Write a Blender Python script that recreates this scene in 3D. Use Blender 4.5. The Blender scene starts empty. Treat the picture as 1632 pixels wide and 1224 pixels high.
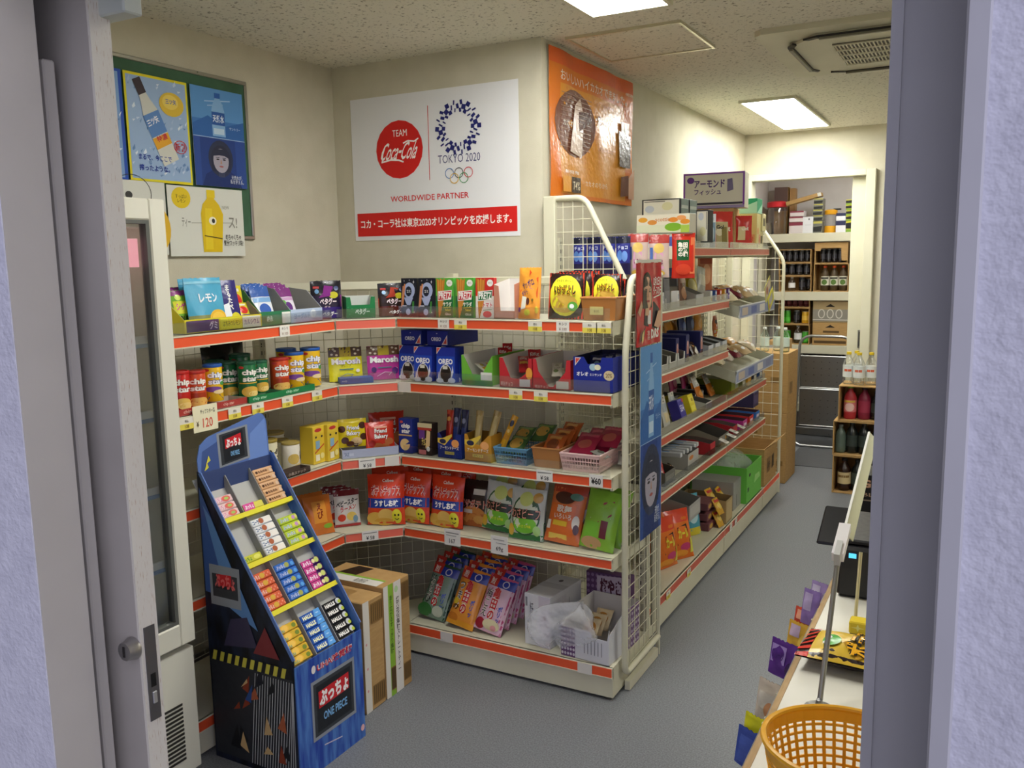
import bpy, math, random
from mathutils import Vector, Matrix
random.seed(7)
SC = bpy.context.scene
COL = SC.collection
R = math.radians

# ---------------------------------------------------------------- camera
EYE = Vector((0, 0, 1.6)); FOC = 1380.0
_y, _p, _r = R(28.63), R(8.11), R(-1.007)
_fw = Vector((-math.sin(_y)*math.cos(_p), math.cos(_y)*math.cos(_p), -math.sin(_p)))
_rt = Vector((math.cos(_y), math.sin(_y), 0)); _up = _rt.cross(_fw)
RT = math.cos(_r)*_rt + math.sin(_r)*_up
UP = -math.sin(_r)*_rt + math.cos(_r)*_up
cd = bpy.data.cameras.new('camera'); cam = bpy.data.objects.new('camera', cd); COL.objects.link(cam)
cd.sensor_width = 36; cd.lens = FOC*36/1632; cd.clip_start = .02
M = Matrix((RT, UP, -_fw)).transposed().to_4x4(); M.translation = EYE
cam.matrix_world = M; SC.camera = cam

def at(x, y, ax, val):
    """world point seen at pixel x, y of the photograph on the plane axis = val"""
    d = RT*((x-816)/FOC) - UP*((y-612)/FOC) + _fw
    return EYE + d*((val-EYE[ax])/d[ax])

# ---------------------------------------------------------------- daylight outside, exposure
SC.view_settings.view_transform = 'Standard'; SC.view_settings.look = 'None'
SC.view_settings.gamma = 1; SC.view_settings.use_curve_mapping = False
SC.view_settings.exposure = 0.38
SKY_LO, SKY_HI = .12, 1.42
wd = bpy.data.worlds.new('daylight'); SC.world = wd; wd.use_nodes = True
_n = wd.node_tree.nodes; _l = wd.node_tree.links.new; bg = _n['Background']; bg.inputs[0].default_value = (.70, .70, .90, 1)
_tc = _n.new('ShaderNodeTexCoord'); _dt = _n.new('ShaderNodeVectorMath'); _dt.operation = 'DOT_PRODUCT'; _dt.inputs[1].default_value = (.92, -.28, .27)
_l(_tc.outputs['Generated'], _dt.inputs[0]); _mr = _n.new('ShaderNodeMapRange'); _mr.inputs[1].default_value = -.2; _mr.inputs[2].default_value = 1
_mr.inputs[3].default_value = SKY_LO; _mr.inputs[4].default_value = SKY_HI; _mr.interpolation_type = 'SMOOTHSTEP'
_l(_dt.outputs['Value'], _mr.inputs[0]); _l(_mr.outputs[0], bg.inputs[1])      # the open sky is brightest to the right of the entrance
LAMP = 22.0          # emission of the ceiling fluorescent panels
LAMP_COL = (1, .995, .94, 1)

# ---------------------------------------------------------------- materials
def lin(h):
    h = h.lstrip('#'); c = [int(h[i:i+2], 16)/255 for i in (0, 2, 4)]
    return tuple((v/12.92 if v <= .04045 else ((v+.055)/1.055)**2.4) for v in c) + (1,)
_mats = {}
def mat(col, kind='c'):
    """c card, p paper, g foil, l plastic, m metal, x clear plastic, y thin crumpled bag film, w painted steel"""
    key = (col, kind)
    if key in _mats: return _mats[key]
    m = bpy.data.materials.new(kind + '_' + col.strip('#')); m.use_nodes = True
    nt = m.node_tree; n = nt.nodes; b = n['Principled BSDF']; L = nt.links.new
    b.inputs['Base Color'].default_value = lin(col)
    rough, spec = dict(c=(.5, .35), p=(.75, .2), g=(.27, .5), l=(.38, .45), m=(.32, .5), x=(.08, .5), y=(.2, .5), w=(.45, .4))[kind]
    b.inputs['Roughness'].default_value = rough; b.inputs['Specular IOR Level'].default_value = spec
    tc = n.new('ShaderNodeTexCoord')
    if kind == 'm': b.inputs['Metallic'].default_value = .85
    if kind == 'y':
        tr = n.new('ShaderNodeBsdfTransparent'); mx = n.new('ShaderNodeMixShader'); mx.inputs[0].default_value = .30; b.inputs['Roughness'].default_value = .18
        L(tr.outputs[0], mx.inputs[1]); L(b.outputs[0], mx.inputs[2]); L(mx.outputs[0], n['Material Output'].inputs[0])
        no = n.new('ShaderNodeTexNoise'); no.inputs['Scale'].default_value = 22; L(tc.outputs['Object'], no.inputs['Vector']); bp = n.new('ShaderNodeBump'); bp.inputs['Strength'].default_value = 1; bp.inputs['Distance'].default_value = .02; L(no.outputs[0], bp.inputs['Height']); L(bp.outputs[0], b.inputs['Normal'])
    elif kind == 'x':
        tr = n.new('ShaderNodeBsdfTransparent'); tr.inputs[0].default_value = tuple(.75+.25*c for c in lin(col)[:3]) + (1,)
        gl = n.new('ShaderNodeBsdfGlossy'); gl.inputs['Roughness'].default_value = .1
        mx = n.new('ShaderNodeMixShader'); fr = n.new('ShaderNodeLayerWeight'); fr.inputs[0].default_value = .25
        mp = n.new('ShaderNodeMapRange'); mp.inputs[3].default_value = .10; mp.inputs[4].default_value = .6
        L(fr.outputs['Fresnel'], mp.inputs[0]); L(mp.outputs[0], mx.inputs[0]); L(tr.outputs[0], mx.inputs[1]); L(gl.outputs[0], mx.inputs[2])
        L(mx.outputs[0], n['Material Output'].inputs[0])
    else:
        no = n.new('ShaderNodeTexNoise'); no.inputs['Scale'].default_value = 38 if kind == 'g' else 60
        L(tc.outputs['Object'], no.inputs['Vector'])
        if kind == 'g':
            bp = n.new('ShaderNodeBump'); bp.inputs['Strength'].default_value = .35; bp.inputs['Distance'].default_value = .006
            L(no.outputs[0], bp.inputs['Height']); L(bp.outputs[0], b.inputs['Normal'])
        else:
            mp = n.new('ShaderNodeMapRange'); mp.inputs[3].default_value = max(.05, rough-.1); mp.inputs[4].default_value = rough+.1
            L(no.outputs[0], mp.inputs[0]); L(mp.outputs[0], b.inputs['Roughness'])
    _mats[key] = m; return m

def surf(name, c1, c2, scale, lo=.4, hi=.6, rough=.8, bump=0, bscale=None, detail=3, stretch=None):
    """two-colour noise surface with an optional bump"""
    m = bpy.data.materials.new(name); m.use_nodes = True; nt = m.node_tree; n = nt.nodes; L = nt.links.new; b = n['Principled BSDF']
    tc = n.new('ShaderNodeTexCoord'); no = n.new('ShaderNodeTexNoise'); no.inputs['Scale'].default_value = scale; no.inputs['Detail'].default_value = detail
    src = tc.outputs['Object']
    if stretch:
        mpg = n.new('ShaderNodeMapping'); mpg.inputs['Scale'].default_value = stretch; L(src, mpg.inputs[0]); src = mpg.outputs[0]
    L(src, no.inputs['Vector'])
    cr = n.new('ShaderNodeValToRGB'); cr.color_ramp.elements[0].position = lo; cr.color_ramp.elements[1].position = hi
    cr.color_ramp.elements[0].color = lin(c1); cr.color_ramp.elements[1].color = lin(c2)
    L(no.outputs[0], cr.inputs[0]); L(cr.outputs[0], b.inputs['Base Color']); b.inputs['Roughness'].default_value = rough
    b.inputs['Specular IOR Level'].default_value = .3
    if bump:
        n2 = n.new('ShaderNodeTexNoise'); n2.inputs['Scale'].default_value = bscale or scale; L(src, n2.inputs['Vector'])
        bp = n.new('ShaderNodeBump'); bp.inputs['Strength'].default_value = bump; bp.inputs['Distance'].default_value = .004
        L(n2.outputs[0], bp.inputs['Height']); L(bp.outputs[0], b.inputs['Normal'])
    return m
def emit(name, col, s):
    m = bpy.data.materials.new(name); m.use_nodes = True; n = m.node_tree.nodes
    e = n.new('ShaderNodeEmission'); e.inputs[0].default_value = col; e.inputs[1].default_value = s
    m.node_tree.links.new(e.outputs[0], n['Material Output'].inputs[0]); return m

M_WALL = surf('vinyl_wallpaper', '#cbc5b0', '#d3cdb9', 9, .3, .7, .85, .25, 320)
M_CEIL = surf('speckled_ceiling_board', '#857f6e', '#dfdaca', 75, .30, .42, .9, .3, 120, 4)
M_FLOOR = surf('grey_vinyl_floor', '#66686c', '#828488', 190, .35, .65, .42, .06, 200, 5)
M_REVEAL = surf('beige_door_frame', '#b5b0a6', '#bdb8ae', 5, .3, .7, .5, .05, 60)
M_OUT = surf('stucco_paint', '#cfcfd8', '#dcdce4', 30, .3, .7, .85, .6, 110)
M_FRAME = surf('painted_door_frame', '#bdbcbe', '#c8c7c9', 4, .3, .7, .5, .05, 60)
M_LEAF = surf('grey_painted_door_leaf', '#a39d94', '#ada79e', 5, .3, .7, .55, .05, 80)
M_WORN = surf('worn_wood_door_edge', '#cfcabc', '#a07a50', 14, .63, .68, .7, .1, 60, 5, (60, 60, 3))
M_CREAM = surf('cream_painted_steel', '#cfcbb2', '#d8d4bd', 5, .3, .7, .45, .02, 90)
M_DOORF = surf('cream_door_paint', '#d2cfb6', '#dcd9c2', 4, .3, .7, .5, .03, 60)
M_KRAFT = surf('kraft_cardboard', '#b08c58', '#bd9964', 22, .3, .7, .8, .1, 150, 4, (1, 1, 6))
M_KRAFTD = surf('kraft_cardboard_inside', '#96754a', '#a58556', 22, .3, .7, .85)
M_STORE = surf('storeroom_plaster', '#c9c3c1', '#d1ccca', 6, .3, .7, .85)

# ---------------------------------------------------------------- mesh builder
_txt = {}
def glyphs(s, bold=0.0):
    k = (s, bold)
    if k in _txt: return _txt[k]
    cu = bpy.data.curves.new('lettering', 'FONT'); cu.body = s; cu.size = 1; cu.resolution_u = 2; cu.offset = bold; cu.space_line = .95; cu.align_x = 'CENTER'
    o = bpy.data.objects.new('lettering', cu); COL.objects.link(o)
    dg = bpy.context.evaluated_depsgraph_get(); dg.update()
    me = bpy.data.meshes.new_from_object(o.evaluated_get(dg))
    vs = [(v.co.x, v.co.y) for v in me.vertices]; fs = [tuple(p.vertices) for p in me.polygons]
    bpy.data.objects.remove(o); bpy.data.curves.remove(cu); bpy.data.meshes.remove(me)
    if not vs: vs = [(0, 0), (1, 0), (0, 1)]; fs = []
    x0 = min(v[0] for v in vs); x1 = max(v[0] for v in vs); y0 = min(v[1] for v in vs); y1 = max(v[1] for v in vs)
    w = max(x1-x0, .01); h = max(y1-y0, .01)
    _txt[k] = ([((v[0]-x0)/w, (v[1]-y0)/h) for v in vs], fs); return _txt[k]

class MB:
    def __init__(s): s.v = []; s.f = []; s.m = []; s.mats = []; s.flat = True
    def mi(s, m):
        if isinstance(m, str): m = mat(m)
        if m not in s.mats: s.mats.append(m)
        return s.mats.index(m)
    def add(s, vs, fs, m):
        b = len(s.v); s.v += [tuple(v) for v in vs]; k = s.mi(m)
        for f in fs: s.f.append(tuple(i+b for i in f)); s.m.append(k)
        return s
    def box(s, x0, y0, z0, x1, y1, z1, m, c=0, T=None):
        if c <= 0:
            vs = [(x, y, z) for z in (z0, z1) for y in (y0, y1) for x in (x0, x1)]
            fs = [(0, 2, 3, 1), (4, 5, 7, 6), (0, 1, 5, 4), (2, 6, 7, 3), (0, 4, 6, 2), (1, 3, 7, 5)]
        else:
            c = min(c, (x1-x0)*.45, (y1-y0)*.45, (z1-z0)*.45); vs = []; idx = {}
            X = (x0, x1); Y = (y0, y1); Z = (z0, z1); sg = (1, -1)
            for i in (0, 1):
                for j in (0, 1):
                    for k in (0, 1):
                        for a in range(3):
                            p = [X[i], Y[j], Z[k]]
                            if a != 0: p[0] += sg[i]*c
                            if a != 1: p[1] += sg[j]*c
                            if a != 2: p[2] += sg[k]*c
                            idx[i, j, k, a] = len(vs); vs.append(p)
            I = lambda i, j, k, a: idx[i, j, k, a]; fs = []
            for i in (0, 1):
                f = [I(i, 0, 0, 0), I(i, 1, 0, 0), I(i, 1, 1, 0), I(i, 0, 1, 0)]; fs.append(f if i else f[::-1])
                f = [I(0, i, 0, 1), I(1, i, 0, 1), I(1, i, 1, 1), I(0, i, 1, 1)]; fs.append(f[::-1] if i else f)
                f = [I(0, 0, i, 2), I(1, 0, i, 2), I(1, 1, i, 2), I(0, 1, i, 2)]; fs.append(f if i else f[::-1])
                for j in (0, 1):
                    f = [I(i, j, 0, 0), I(i, j, 0, 1), I(i, j, 1, 1), I(i, j, 1, 0)]; fs.append(f if (i+j) % 2 else f[::-1])
                    f = [I(i, 0, j, 0), I(i, 0, j, 2), I(i, 1, j, 2), I(i, 1, j, 0)]; fs.append(f[::-1] if (i+j) % 2 else f)
                    f = [I(0, i, j, 1), I(0, i, j, 2), I(1, i, j, 2), I(1, i, j, 1)]; fs.append(f if (i+j) % 2 else f[::-1])
                    for k in (0, 1):
                        f = [I(i, j, k, a) for a in range(3)]; fs.append(f if (i+j+k) % 2 else f[::-1])
        if T is not None: vs = [T @ Vector(v) for v in vs]
        return s.add(vs, fs, m)
    def bar(s, a, b, w, h, m, up=(0, 0, 1)):
        a = Vector(a); b = Vector(b); d = (b-a); L = d.length; d.normalize(); u = Vector(up)
        if abs(d.dot(u)) > .95: u = Vector((1, 0, 0))
        r = d.cross(u).normalized(); u = r.cross(d)
        T = Matrix((r, d, u)).transposed().to_4x4(); T.translation = a
        return s.box(-w/2, 0, -h/2, w/2, L, h/2, m, 0, T)
    def tube(s, pts, r, m, n=8, closed=False, caps=True):
        pts = [Vector(p) for p in pts]; N = len(pts); rings = []; ref = None
        for i, p in enumerate(pts):
            a = pts[i-1] if (i or closed) else p; b = pts[(i+1) % N] if (i < N-1 or closed) else p
            d = (b-a).normalized()
            if ref is None: ref = Vector((0, 0, 1)) if abs(d.z) < .9 else Vector((1, 0, 0))
            u = (ref - d*ref.dot(d)).normalized(); ref = u; w = d.cross(u)
            rr = r[i] if isinstance(r, (list, tuple)) else r
            rings.append([p + (u*math.cos(t) + w*math.sin(t))*rr for t in (2*math.pi*k/n for k in range(n))])
        vs = [v for q in rings for v in q]; fs = []
        for i in range(N if closed else N-1):
            j = (i+1) % N
            for k in range(n): fs.append((i*n+k, i*n+(k+1) % n, j*n+(k+1) % n, j*n+k))
        if caps and not closed: fs += [tuple(range(n))[::-1], tuple((N-1)*n+k for k in range(n))]
        s.flat = False; return s.add(vs, fs, m)
    def lathe(s, prof, m, cx=0, cy=0, n=18, sx=1, sy=1):
        vs = []; fs = []
        for (r, z) in prof: vs += [(cx+sx*r*math.cos(2*math.pi*k/n), cy+sy*r*math.sin(2*math.pi*k/n), z) for k in range(n)]
        for i in range(len(prof)-1):
            for k in range(n): fs.append((i*n+k, i*n+(k+1) % n, (i+1)*n+(k+1) % n, (i+1)*n+k))
        if prof[0][0] > 0: fs.append(tuple(range(n))[::-1])
        if prof[-1][0] > 0: fs.append(tuple((len(prof)-1)*n+k for k in range(n)))
        s.flat = False; return s.add(vs, fs, m)
    def grid(s, fn, nu, nv, m, flip=False):
        vs = [fn(i/nu, j/nv) for j in range(nv+1) for i in range(nu+1)]; fs = []
        for j in range(nv):
            for i in range(nu):
                a = j*(nu+1)+i; f = (a, a+1, a+nu+2, a+nu+1); fs.append(f[::-1] if flip else f)
        s.flat = False; return s.add(vs, fs, m)
    def prism(s, poly, y0, y1, m, ax=1):
        """extrude a 2-D outline (other two axes in order) along axis ax"""
        def P(a, b, t): return {0: (t, a, b), 1: (a, t, b), 2: (a, b, t)}[ax]
        n = len(poly); vs = [P(a, b, y0) for a, b in poly] + [P(a, b, y1) for a, b in poly]
        fs = [tuple(range(n)), tuple(range(n, 2*n))[::-1]] + [(i, i+n, (i+1) % n+n, (i+1) % n) for i in range(n)]
        return s.add(vs, fs, m)
    # ---- printed artwork: thin flat shapes laid on a surface, part of the same mesh
    def art(s, ops, fm, W=1.0, H=1.0, kind='c', sub=1, lift=.0004, step=.00022):
        off = lift; step = max(2.5e-5, min(step, (.014 if sub > 2 else .0022)/max(1, len(ops))))
        for op in ops:
            k = op[0]; c = op[-1] if k not in 't' else op[6]
            mm = mat(c, kind) if isinstance(c, str) else c
            if k == 'r':
                x0, y0, x1, y1 = op[1:5]; nx = max(1, round(sub*(x1-x0))); ny = max(1, round(sub*(y1-y0)))
                s.add([fm(x0+(x1-x0)*i/nx, y0+(y1-y0)*j/ny, off) for j in range(ny+1) for i in range(nx+1)],
                      [(j*(nx+1)+i, j*(nx+1)+i+1, (j+1)*(nx+1)+i+1, (j+1)*(nx+1)+i) for j in range(ny) for i in range(nx)], mm)
            elif k == 'e':
                cx, cy, rx, ry = op[1:5]; n = 20; q = 2 if sub > 2 else 1; vs = [fm(cx, cy, off)]; fs = []
                for t in range(1, q+1): vs += [fm(cx+rx*t/q*math.cos(2*math.pi*a/n), cy+ry*t/q*math.sin(2*math.pi*a/n), off) for a in range(n)]
                for a in range(n):
                    fs.append((0, 1+a, 1+(a+1) % n))
                    if q == 2: fs.append((1+a, 1+n+a, 1+n+(a+1) % n, 1+(a+1) % n))
                s.add(vs, fs, mm)
            elif k == 'o':
                cx, cy, rx, ry, th = op[1:6]; n = 28; tx = th/W; ty = th/H
                vs = [fm(cx+(rx-d*tx)*math.cos(2*math.pi*a/n), cy+(ry-d*ty)*math.sin(2*math.pi*a/n), off) for d in (0, 1) for a in range(n)]
                s.add(vs, [(a, (a+1) % n, n+(a+1) % n, n+a) for a in range(n)], mm)
            elif k == 'p':
                pts = op[1]
                s.add([fm(x, y, off) for x, y in pts], [tuple(range(len(pts)))], mm)
            elif k == 'l':
                pts = op[1]; w = op[2]
                for i in range(len(pts)-1):
                    (ax, ay), (bx, by) = pts[i], pts[i+1]; dx = (bx-ax)*W; dy = (by-ay)*H; l = math.hypot(dx, dy) or 1; nx = -dy/l*w/2/W; ny = dx/l*w/2/H
                    s.add([fm(ax-nx, ay-ny, off), fm(bx-nx, by-ny, off), fm(bx+nx, by+ny, off), fm(ax+nx, ay+ny, off)], [(0, 1, 2, 3)], mm)
            elif k == 't':
                txt, x0, y0, x1, y1, c = op[1:7]; bold = op[7] if len(op) > 7 else .012; sh = op[8] if len(op) > 8 else 0; ro = op[9] if len(op) > 9 else 0
                vs, fs = glyphs(txt, bold); cx = (x0+x1)/2; cy = (y0+y1)/2; w = (x1-x0)*W; h = (y1-y0)*H; out = []
                for (a, b) in vs:
                    px = (a-.5)*w + sh*(b-.5)*h; py = (b-.5)*h
                    if ro: px, py = px*math.cos(ro)-py*math.sin(ro), px*math.sin(ro)+py*math.cos(ro)
                    out.append(fm(cx+px/W, cy+py/H, off))
                s.add(out, fs, mm)
            off += step
        return s
    def build(s, name, parent=None, loc=(0, 0, 0), smooth=None, ang=.7):
        me = bpy.data.meshes.new(name); me.from_pydata(s.v, [], s.f)
        for m in s.mats: me.materials.append(m)
        me.polygons.foreach_set('material_index', s.m); me.update()
        if not s.flat if smooth is None else smooth:
            me.shade_smooth(); me.set_sharp_from_angle(angle=ang)
        o = bpy.data.objects.new(name, me); COL.objects.link(o); o.location = loc
        if parent: o.parent = parent
        return o

def tag(o, label, cat, group=None):
    o['label'] = label; o['category'] = cat
    if group: o['group'] = group
    return o
def thing(name, label, cat, loc=(0, 0, 0), rz=0, group=None):
    o = bpy.data.objects.new(name, None); o.empty_display_size = .05; COL.objects.link(o); o.location = loc; o.rotation_euler = (0, 0, rz)
    return tag(o, label, cat, group)
def struct(mb, name, parent=None):
    o = mb.build(name, parent)
    if not parent: o['kind'] = 'structure'
    return o
def kids(o): return [c for c in bpy.data.objects if c.parent == o]
class Item:
    """one kind of product; the first placement uses the original, later ones are copies with copies of the parts"""
    every = []
    def __init__(s, root, cat): s.root = root; s.cat = cat; s.used = False; s.ch = None; Item.every.append(s)
    def put(s, x, y, z, label, rz=0, rx=0, ry=0, group=None, sc=None, lift=True):
        if s.ch is None: s.ch = [(c, kids(c)) for c in kids(s.root)]
        r = s.root
        if s.used:
            r = s.root.copy(); COL.objects.link(r)
            for c, g in s.ch:
                d = c.copy(); COL.objects.link(d); d.parent = r
                for q in g: e = q.copy(); COL.objects.link(e); e.parent = d
        s.used = True
        r.location = (x, y, z); r.rotation_euler = (rx, ry, rz)
        if sc: r.scale = sc
        else: r.scale = (1, 1, 1)
        if lift and (rx or ry):      # let the turned thing rest with its lowest point at z
            m = r.rotation_euler.to_matrix(); lo = 1e9
            for o in [s.root] + [c for c, g in s.ch]:
                if o.type == 'MESH': lo = min(lo, min(m[2][0]*v.co.x + m[2][1]*v.co.y + m[2][2]*v.co.z for v in o.data.vertices))
            if lo < 0: r.location.z -= lo
        tag(r, label, s.cat)
        if group: r['group'] = group
        elif 'group' in r: del r['group']
        return r
def nth(i, n, a='left', b='right'):
    if n == 1: return 'only'
    if i == 0: return a+'most'
    if i == n-1: return b+'most'
    if n == 3: return 'middle'
    if i < n/2: return ['', 'second', 'third', 'fourth', 'fifth', 'sixth', 'seventh'][i] + ' from ' + a
    return ['', 'second', 'third', 'fourth', 'fifth', 'sixth', 'seventh'][n-1-i] + ' from ' + b
# ================================================================ THE SETTING
ZC = 2.485
b = MB(); b.box(-2.85, 1.0, -.06, 1.75, 8.4, 0, M_FLOOR); struct(b, 'floor')
b = MB(); b.box(-4, -4, -.06, 4, 1.0, 0, mat('#8d8c8a', 'p')); struct(b, 'floor_outside')
b = MB(); b.box(-2.85, 1.0, ZC, 1.75, 8.4, ZC+.06, M_CEIL); struct(b, 'ceiling')
b = MB(); b.box(-2.79, 1.1, 0, -2.69, 3.25, ZC, M_WALL); struct(b, 'wall_left')
b = MB(); b.box(-2.79, 3.25, 0, -1.615, 6.62, ZC, M_WALL); struct(b, 'wall_pillar')
b = MB(); b.box(1.6, 1.1, 0, 1.7, 8.4, ZC, M_WALL); struct(b, 'wall_right')
b = MB(); b.box(-2.79, 6.62, 0, -1.585, 6.70, ZC, M_WALL); b.box(-1.585, 6.62, 2.18, -.72, 6.70, ZC, M_WALL); b.box(-.72, 6.62, 0, 1.6, 6.70, ZC, M_WALL); struct(b, 'wall_back')
b = MB(); b.box(-2.0, 6.70, 0, -1.80, 8.3, ZC, M_STORE); struct(b, 'wall_store_left')
b = MB(); b.box(-1.9, 8.3, 0, 1.6, 8.4, ZC, M_STORE); struct(b, 'wall_store_back')
b = MB(); b.box(-.2, 6.70, 0, -.1, 8.3, ZC, M_STORE); struct(b, 'wall_store_right')
b = MB(); b.box(-2.79, 1.06, 0, -1.42, 1.10, ZC, M_WALL); b.box(-.09, 1.05, 0, 1.7, 1.10, ZC, M_WALL); b.box(-1.42, 1.06, 2.08, -.09, 1.10, ZC, M_WALL); struct(b, 'wall_front')
b = MB(); b.box(-3.2, .85, 0, -1.391, .938, 2.9, M_OUT); b.box(-1.391, .852, 0, -1.39, .938, 2.9, M_REVEAL); struct(b, 'wall_outside_left')
b = MB(); b.box(-.006, .86, 0, 3, .995, 2.9, M_OUT); struct(b, 'wall_outside_right')
b = MB(); b.box(-1.39, .85, 2.085, -.006, 1.05, 2.9, M_FRAME); struct(b, 'wall_outside_top')
# right jamb: recessed rebate, proud inner bead, casing
b = MB(); b.box(-.0976, 1.0, 0, .06, 1.05, 2.085, M_FRAME); b.box(-.0976, .994, 0, -.086, 1.0, 2.085, M_FRAME); b.box(-.0254, .85, 0, -.006, 1.0, 2.085, M_FRAME, .002)
struct(b, 'trim_1')
zt = at(72, 98, 1, .98).z
b = MB(); b.box(-1.478, .962, 0, -1.415, .985, zt, M_REVEAL, .003); struct(b, 'trim_2')
e = at(222, 25, 1, 1.05); b = MB(); b.box(-1.41, 1.02, e.z, e.x, 1.058, 2.085, mat('#b7bdb2', 'w'), .003); struct(b, 'trim_3')
# sliding entrance door pushed open into the left wall
XE = -1.338
b = MB(); b.box(-2.3, 1.0, .01, XE-.006, 1.04, 2.07, M_LEAF); d1 = struct(b, 'door_1')
b = MB(); b.box(XE-.006, 1.0, .01, XE, 1.04, 2.07, M_WORN); b.build('edge_strip', d1)['label'] = 'worn wooden edge of the door'
p0 = at(242, 995, 0, XE); p1 = at(255, 1142, 0, XE)
b = MB(); b.box(XE-.004, 1.008, p1.z, XE+.0015, 1.032, p0.z, mat('#77767a', 'm')); zz = (p0.z*.42+p1.z*.58)
b.box(XE+.001, 1.015, zz-.012, XE+.002, 1.026, zz+.014, mat('#0c0c0d')); b.box(XE+.0005, 1.016, zz-.045, XE+.004, 1.025, zz-.022, mat('#d2d2d2', 'm'), .001)
b.build('lock_plate', d1)['label'] = 'steel lock plate with latch hole'
k = at(203, 1037, 1, .985); b = MB(); b.lathe([(.021, 0), (.022, .004), (.018, .016), (.017, .022), (.0, .022)], mat('#a9a6a2', 'm'), n=24)
b.box(-.0025, -.010, .0215, .0025, .010, .0235, mat('#55524f', 'm'))
o = b.build('lock_cylinder', d1, (k.x, 1.0, k.z)); o.rotation_euler = (R(90), 0, 0); o['label'] = 'round steel key cylinder'

# storeroom door frame and its half hidden sliding leaf
b = MB(); b.box(-1.612, 6.575, 0, -1.55, 6.70, 2.19, M_DOORF, .004); b.box(-.765, 6.575, 0, -.70, 6.62, 2.19, M_DOORF, .004); b.box(-1.55, 6.575, 2.145, -.765, 6.70, 2.19, M_DOORF, .003)
struct(b, 'trim_4')
b = MB(); b.box(-.86, 6.64, .015, -.3, 6.675, 2.14, M_DOORF, .003); d2 = struct(b, 'door_2')
hp = at(1371, 540, 1, 6.64); b = MB(); b.box(hp.x-.018, 6.634, hp.z-.065, hp.x+.018, 6.642, hp.z+.065, mat('#8f8d84', 'm'), .002); b.box(hp.x-.011, 6.632, hp.z-.052, hp.x+.011, 6.636, hp.z+.052, mat('#3b3a36')); b.build('recessed_handle', d2)
b = MB(); b.box(-2.69, 1.1, 0, -2.682, 3.25, .07, mat('#8a857a', 'l')); struct(b, 'baseboard_left')

# ---------------------------------------------------------------- ceiling: lamps, hatch, cooling cassette
M_LIT = emit('lit_diffuser', LAMP_COL, LAMP)
def lamp(label, x0, y0, x1, y1):
    t = thing('ceiling_light', label, 'light', ((x0+x1)/2, (y0+y1)/2, ZC), 0, None); w = (x1-x0)/2; l = (y1-y0)/2
    b = MB(); z0 = -.016
    for q in ((-w, -l, -w+.014, l), (w-.014, -l, w, l), (-w+.014, -l, w-.014, -l+.014), (-w+.014, l-.014, w-.014, l)): b.box(q[0], q[1], z0, q[2], q[3], 0, M_CREAM)
    b.build('frame', t); b = MB(); b.box(-w+.014, -l+.014, -.012, w-.014, l-.014, -.004, M_LIT); b.build('diffuser', t)
lamp('lit rectangular ceiling light near the storeroom doorway', -1.30, 5.15, -.98, 6.39)
lamp('lit ceiling light cut off by the top edge, above the red and white wall poster', -1.315, 1.80, -1.005, 3.06)
lamp('lit ceiling light far right of the cooling unit, outside the picture', .80, 3.2, 1.11, 4.44)
t = thing('access_hatch', 'square flush access hatch in the speckled ceiling', 'hatch', (-1.295, 3.545, ZC)); w = .228
b = MB(); b.box(-w, -w, -.006, w, w, 0, M_CEIL); b.build('panel', t)
b = MB(); c = mat('#d8d3bb', 'm'); u = w+.011
for q in ((-u, -u, -w, u), (w, -u, u, u), (-w, -u, w, -w), (-w, w, w, u)): b.box(q[0], q[1], -.011, q[2], q[3], 0, c)
b.build('frame', t)
t = thing('cooling_unit', 'cream four way air conditioner cassette set in the ceiling', 'air conditioner', (-.385, 4.09, ZC)); w = .475
b = MB()
def rr(w, c): return [(-w+c, -w), (w-c, -w), (w, -w+c), (w, w-c), (w-c, w), (-w+c, w), (-w, w-c), (-w, -w+c)]
b.prism(rr(w, .03), -.022, 0, M_CREAM, 2); b.prism(rr(.375, .12), -.034, -.022, M_CREAM, 2); b.build('panel', t)
g = MB(); g.box(-.215, -.215, -.0365, .215, .215, -.034, mat('#4e483b'))
for i in range(30): g.box(-.21+i*.0145, -.215, -.040, -.205+i*.0145, .215, -.0365, M_CREAM)
for i in range(5): g.box(-.215, -.215+i*.1045, -.042, .215, -.203+i*.1045, -.0365, M_CREAM)
g.build('grille', t)
for k in range(4):
    s = MB(); s.prism([(-.25, .385), (.25, .385), (.305, .355), (.285, .342), (.24, .362), (-.24, .362), (-.285, .342), (-.305, .355)], -.038, -.03, mat('#2d2b27'), 2)
    s.box(-.24, .366, -.046, .24, .381, -.036, mat('#77735f', 'l')); o = s.build('air_outlet', t); o.rotation_euler = (0, 0, k*math.pi/2)

# ================================================================ SHELVING
ORANGE = mat('#ea5a33', 'l'); ORANGE_SHADED = mat('#c8583f', 'l'); ORANGE_PINK = mat('#ea6f5c', 'l'); ORANGE_BRIGHT = mat('#ff5a1c', 'l')  # aisle rails: the weak grazing light is put into a duller orange
CLEAR = mat('#e4eaf0', 'x')
LH = .040
def wires(b, fn, u0, u1, v0, v1, su, sv, r=.0014, m=M_CREAM):
    """wire grid on the plane fn(u, v) with square wires"""
    nu = round((u1-u0)/su); nv = round((v1-v0)/sv)
    for i in range(nu+1): u = u0+(u1-u0)*i/nu; b.tube([fn(u, v0), fn(u, v1)], r, m, 4, caps=False)
    for j in range(nv+1): v = v0+(v1-v0)*j/nv; b.tube([fn(u0, v), fn(u1, v)], r, m, 4, caps=False)
def post(b, x, y, z1, w=.032, d=.04):
    b.box(x-w/2, y, 0, x+w/2, y+d, z1, M_CREAM)
    z = .25
    while z < z1-.03:
        for s in (-.007, .007): b.box(x+s-.002, y-.0006, z, x+s+.002, y+.001, z+.016, mat('#26241f'))
        z += .032
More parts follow.
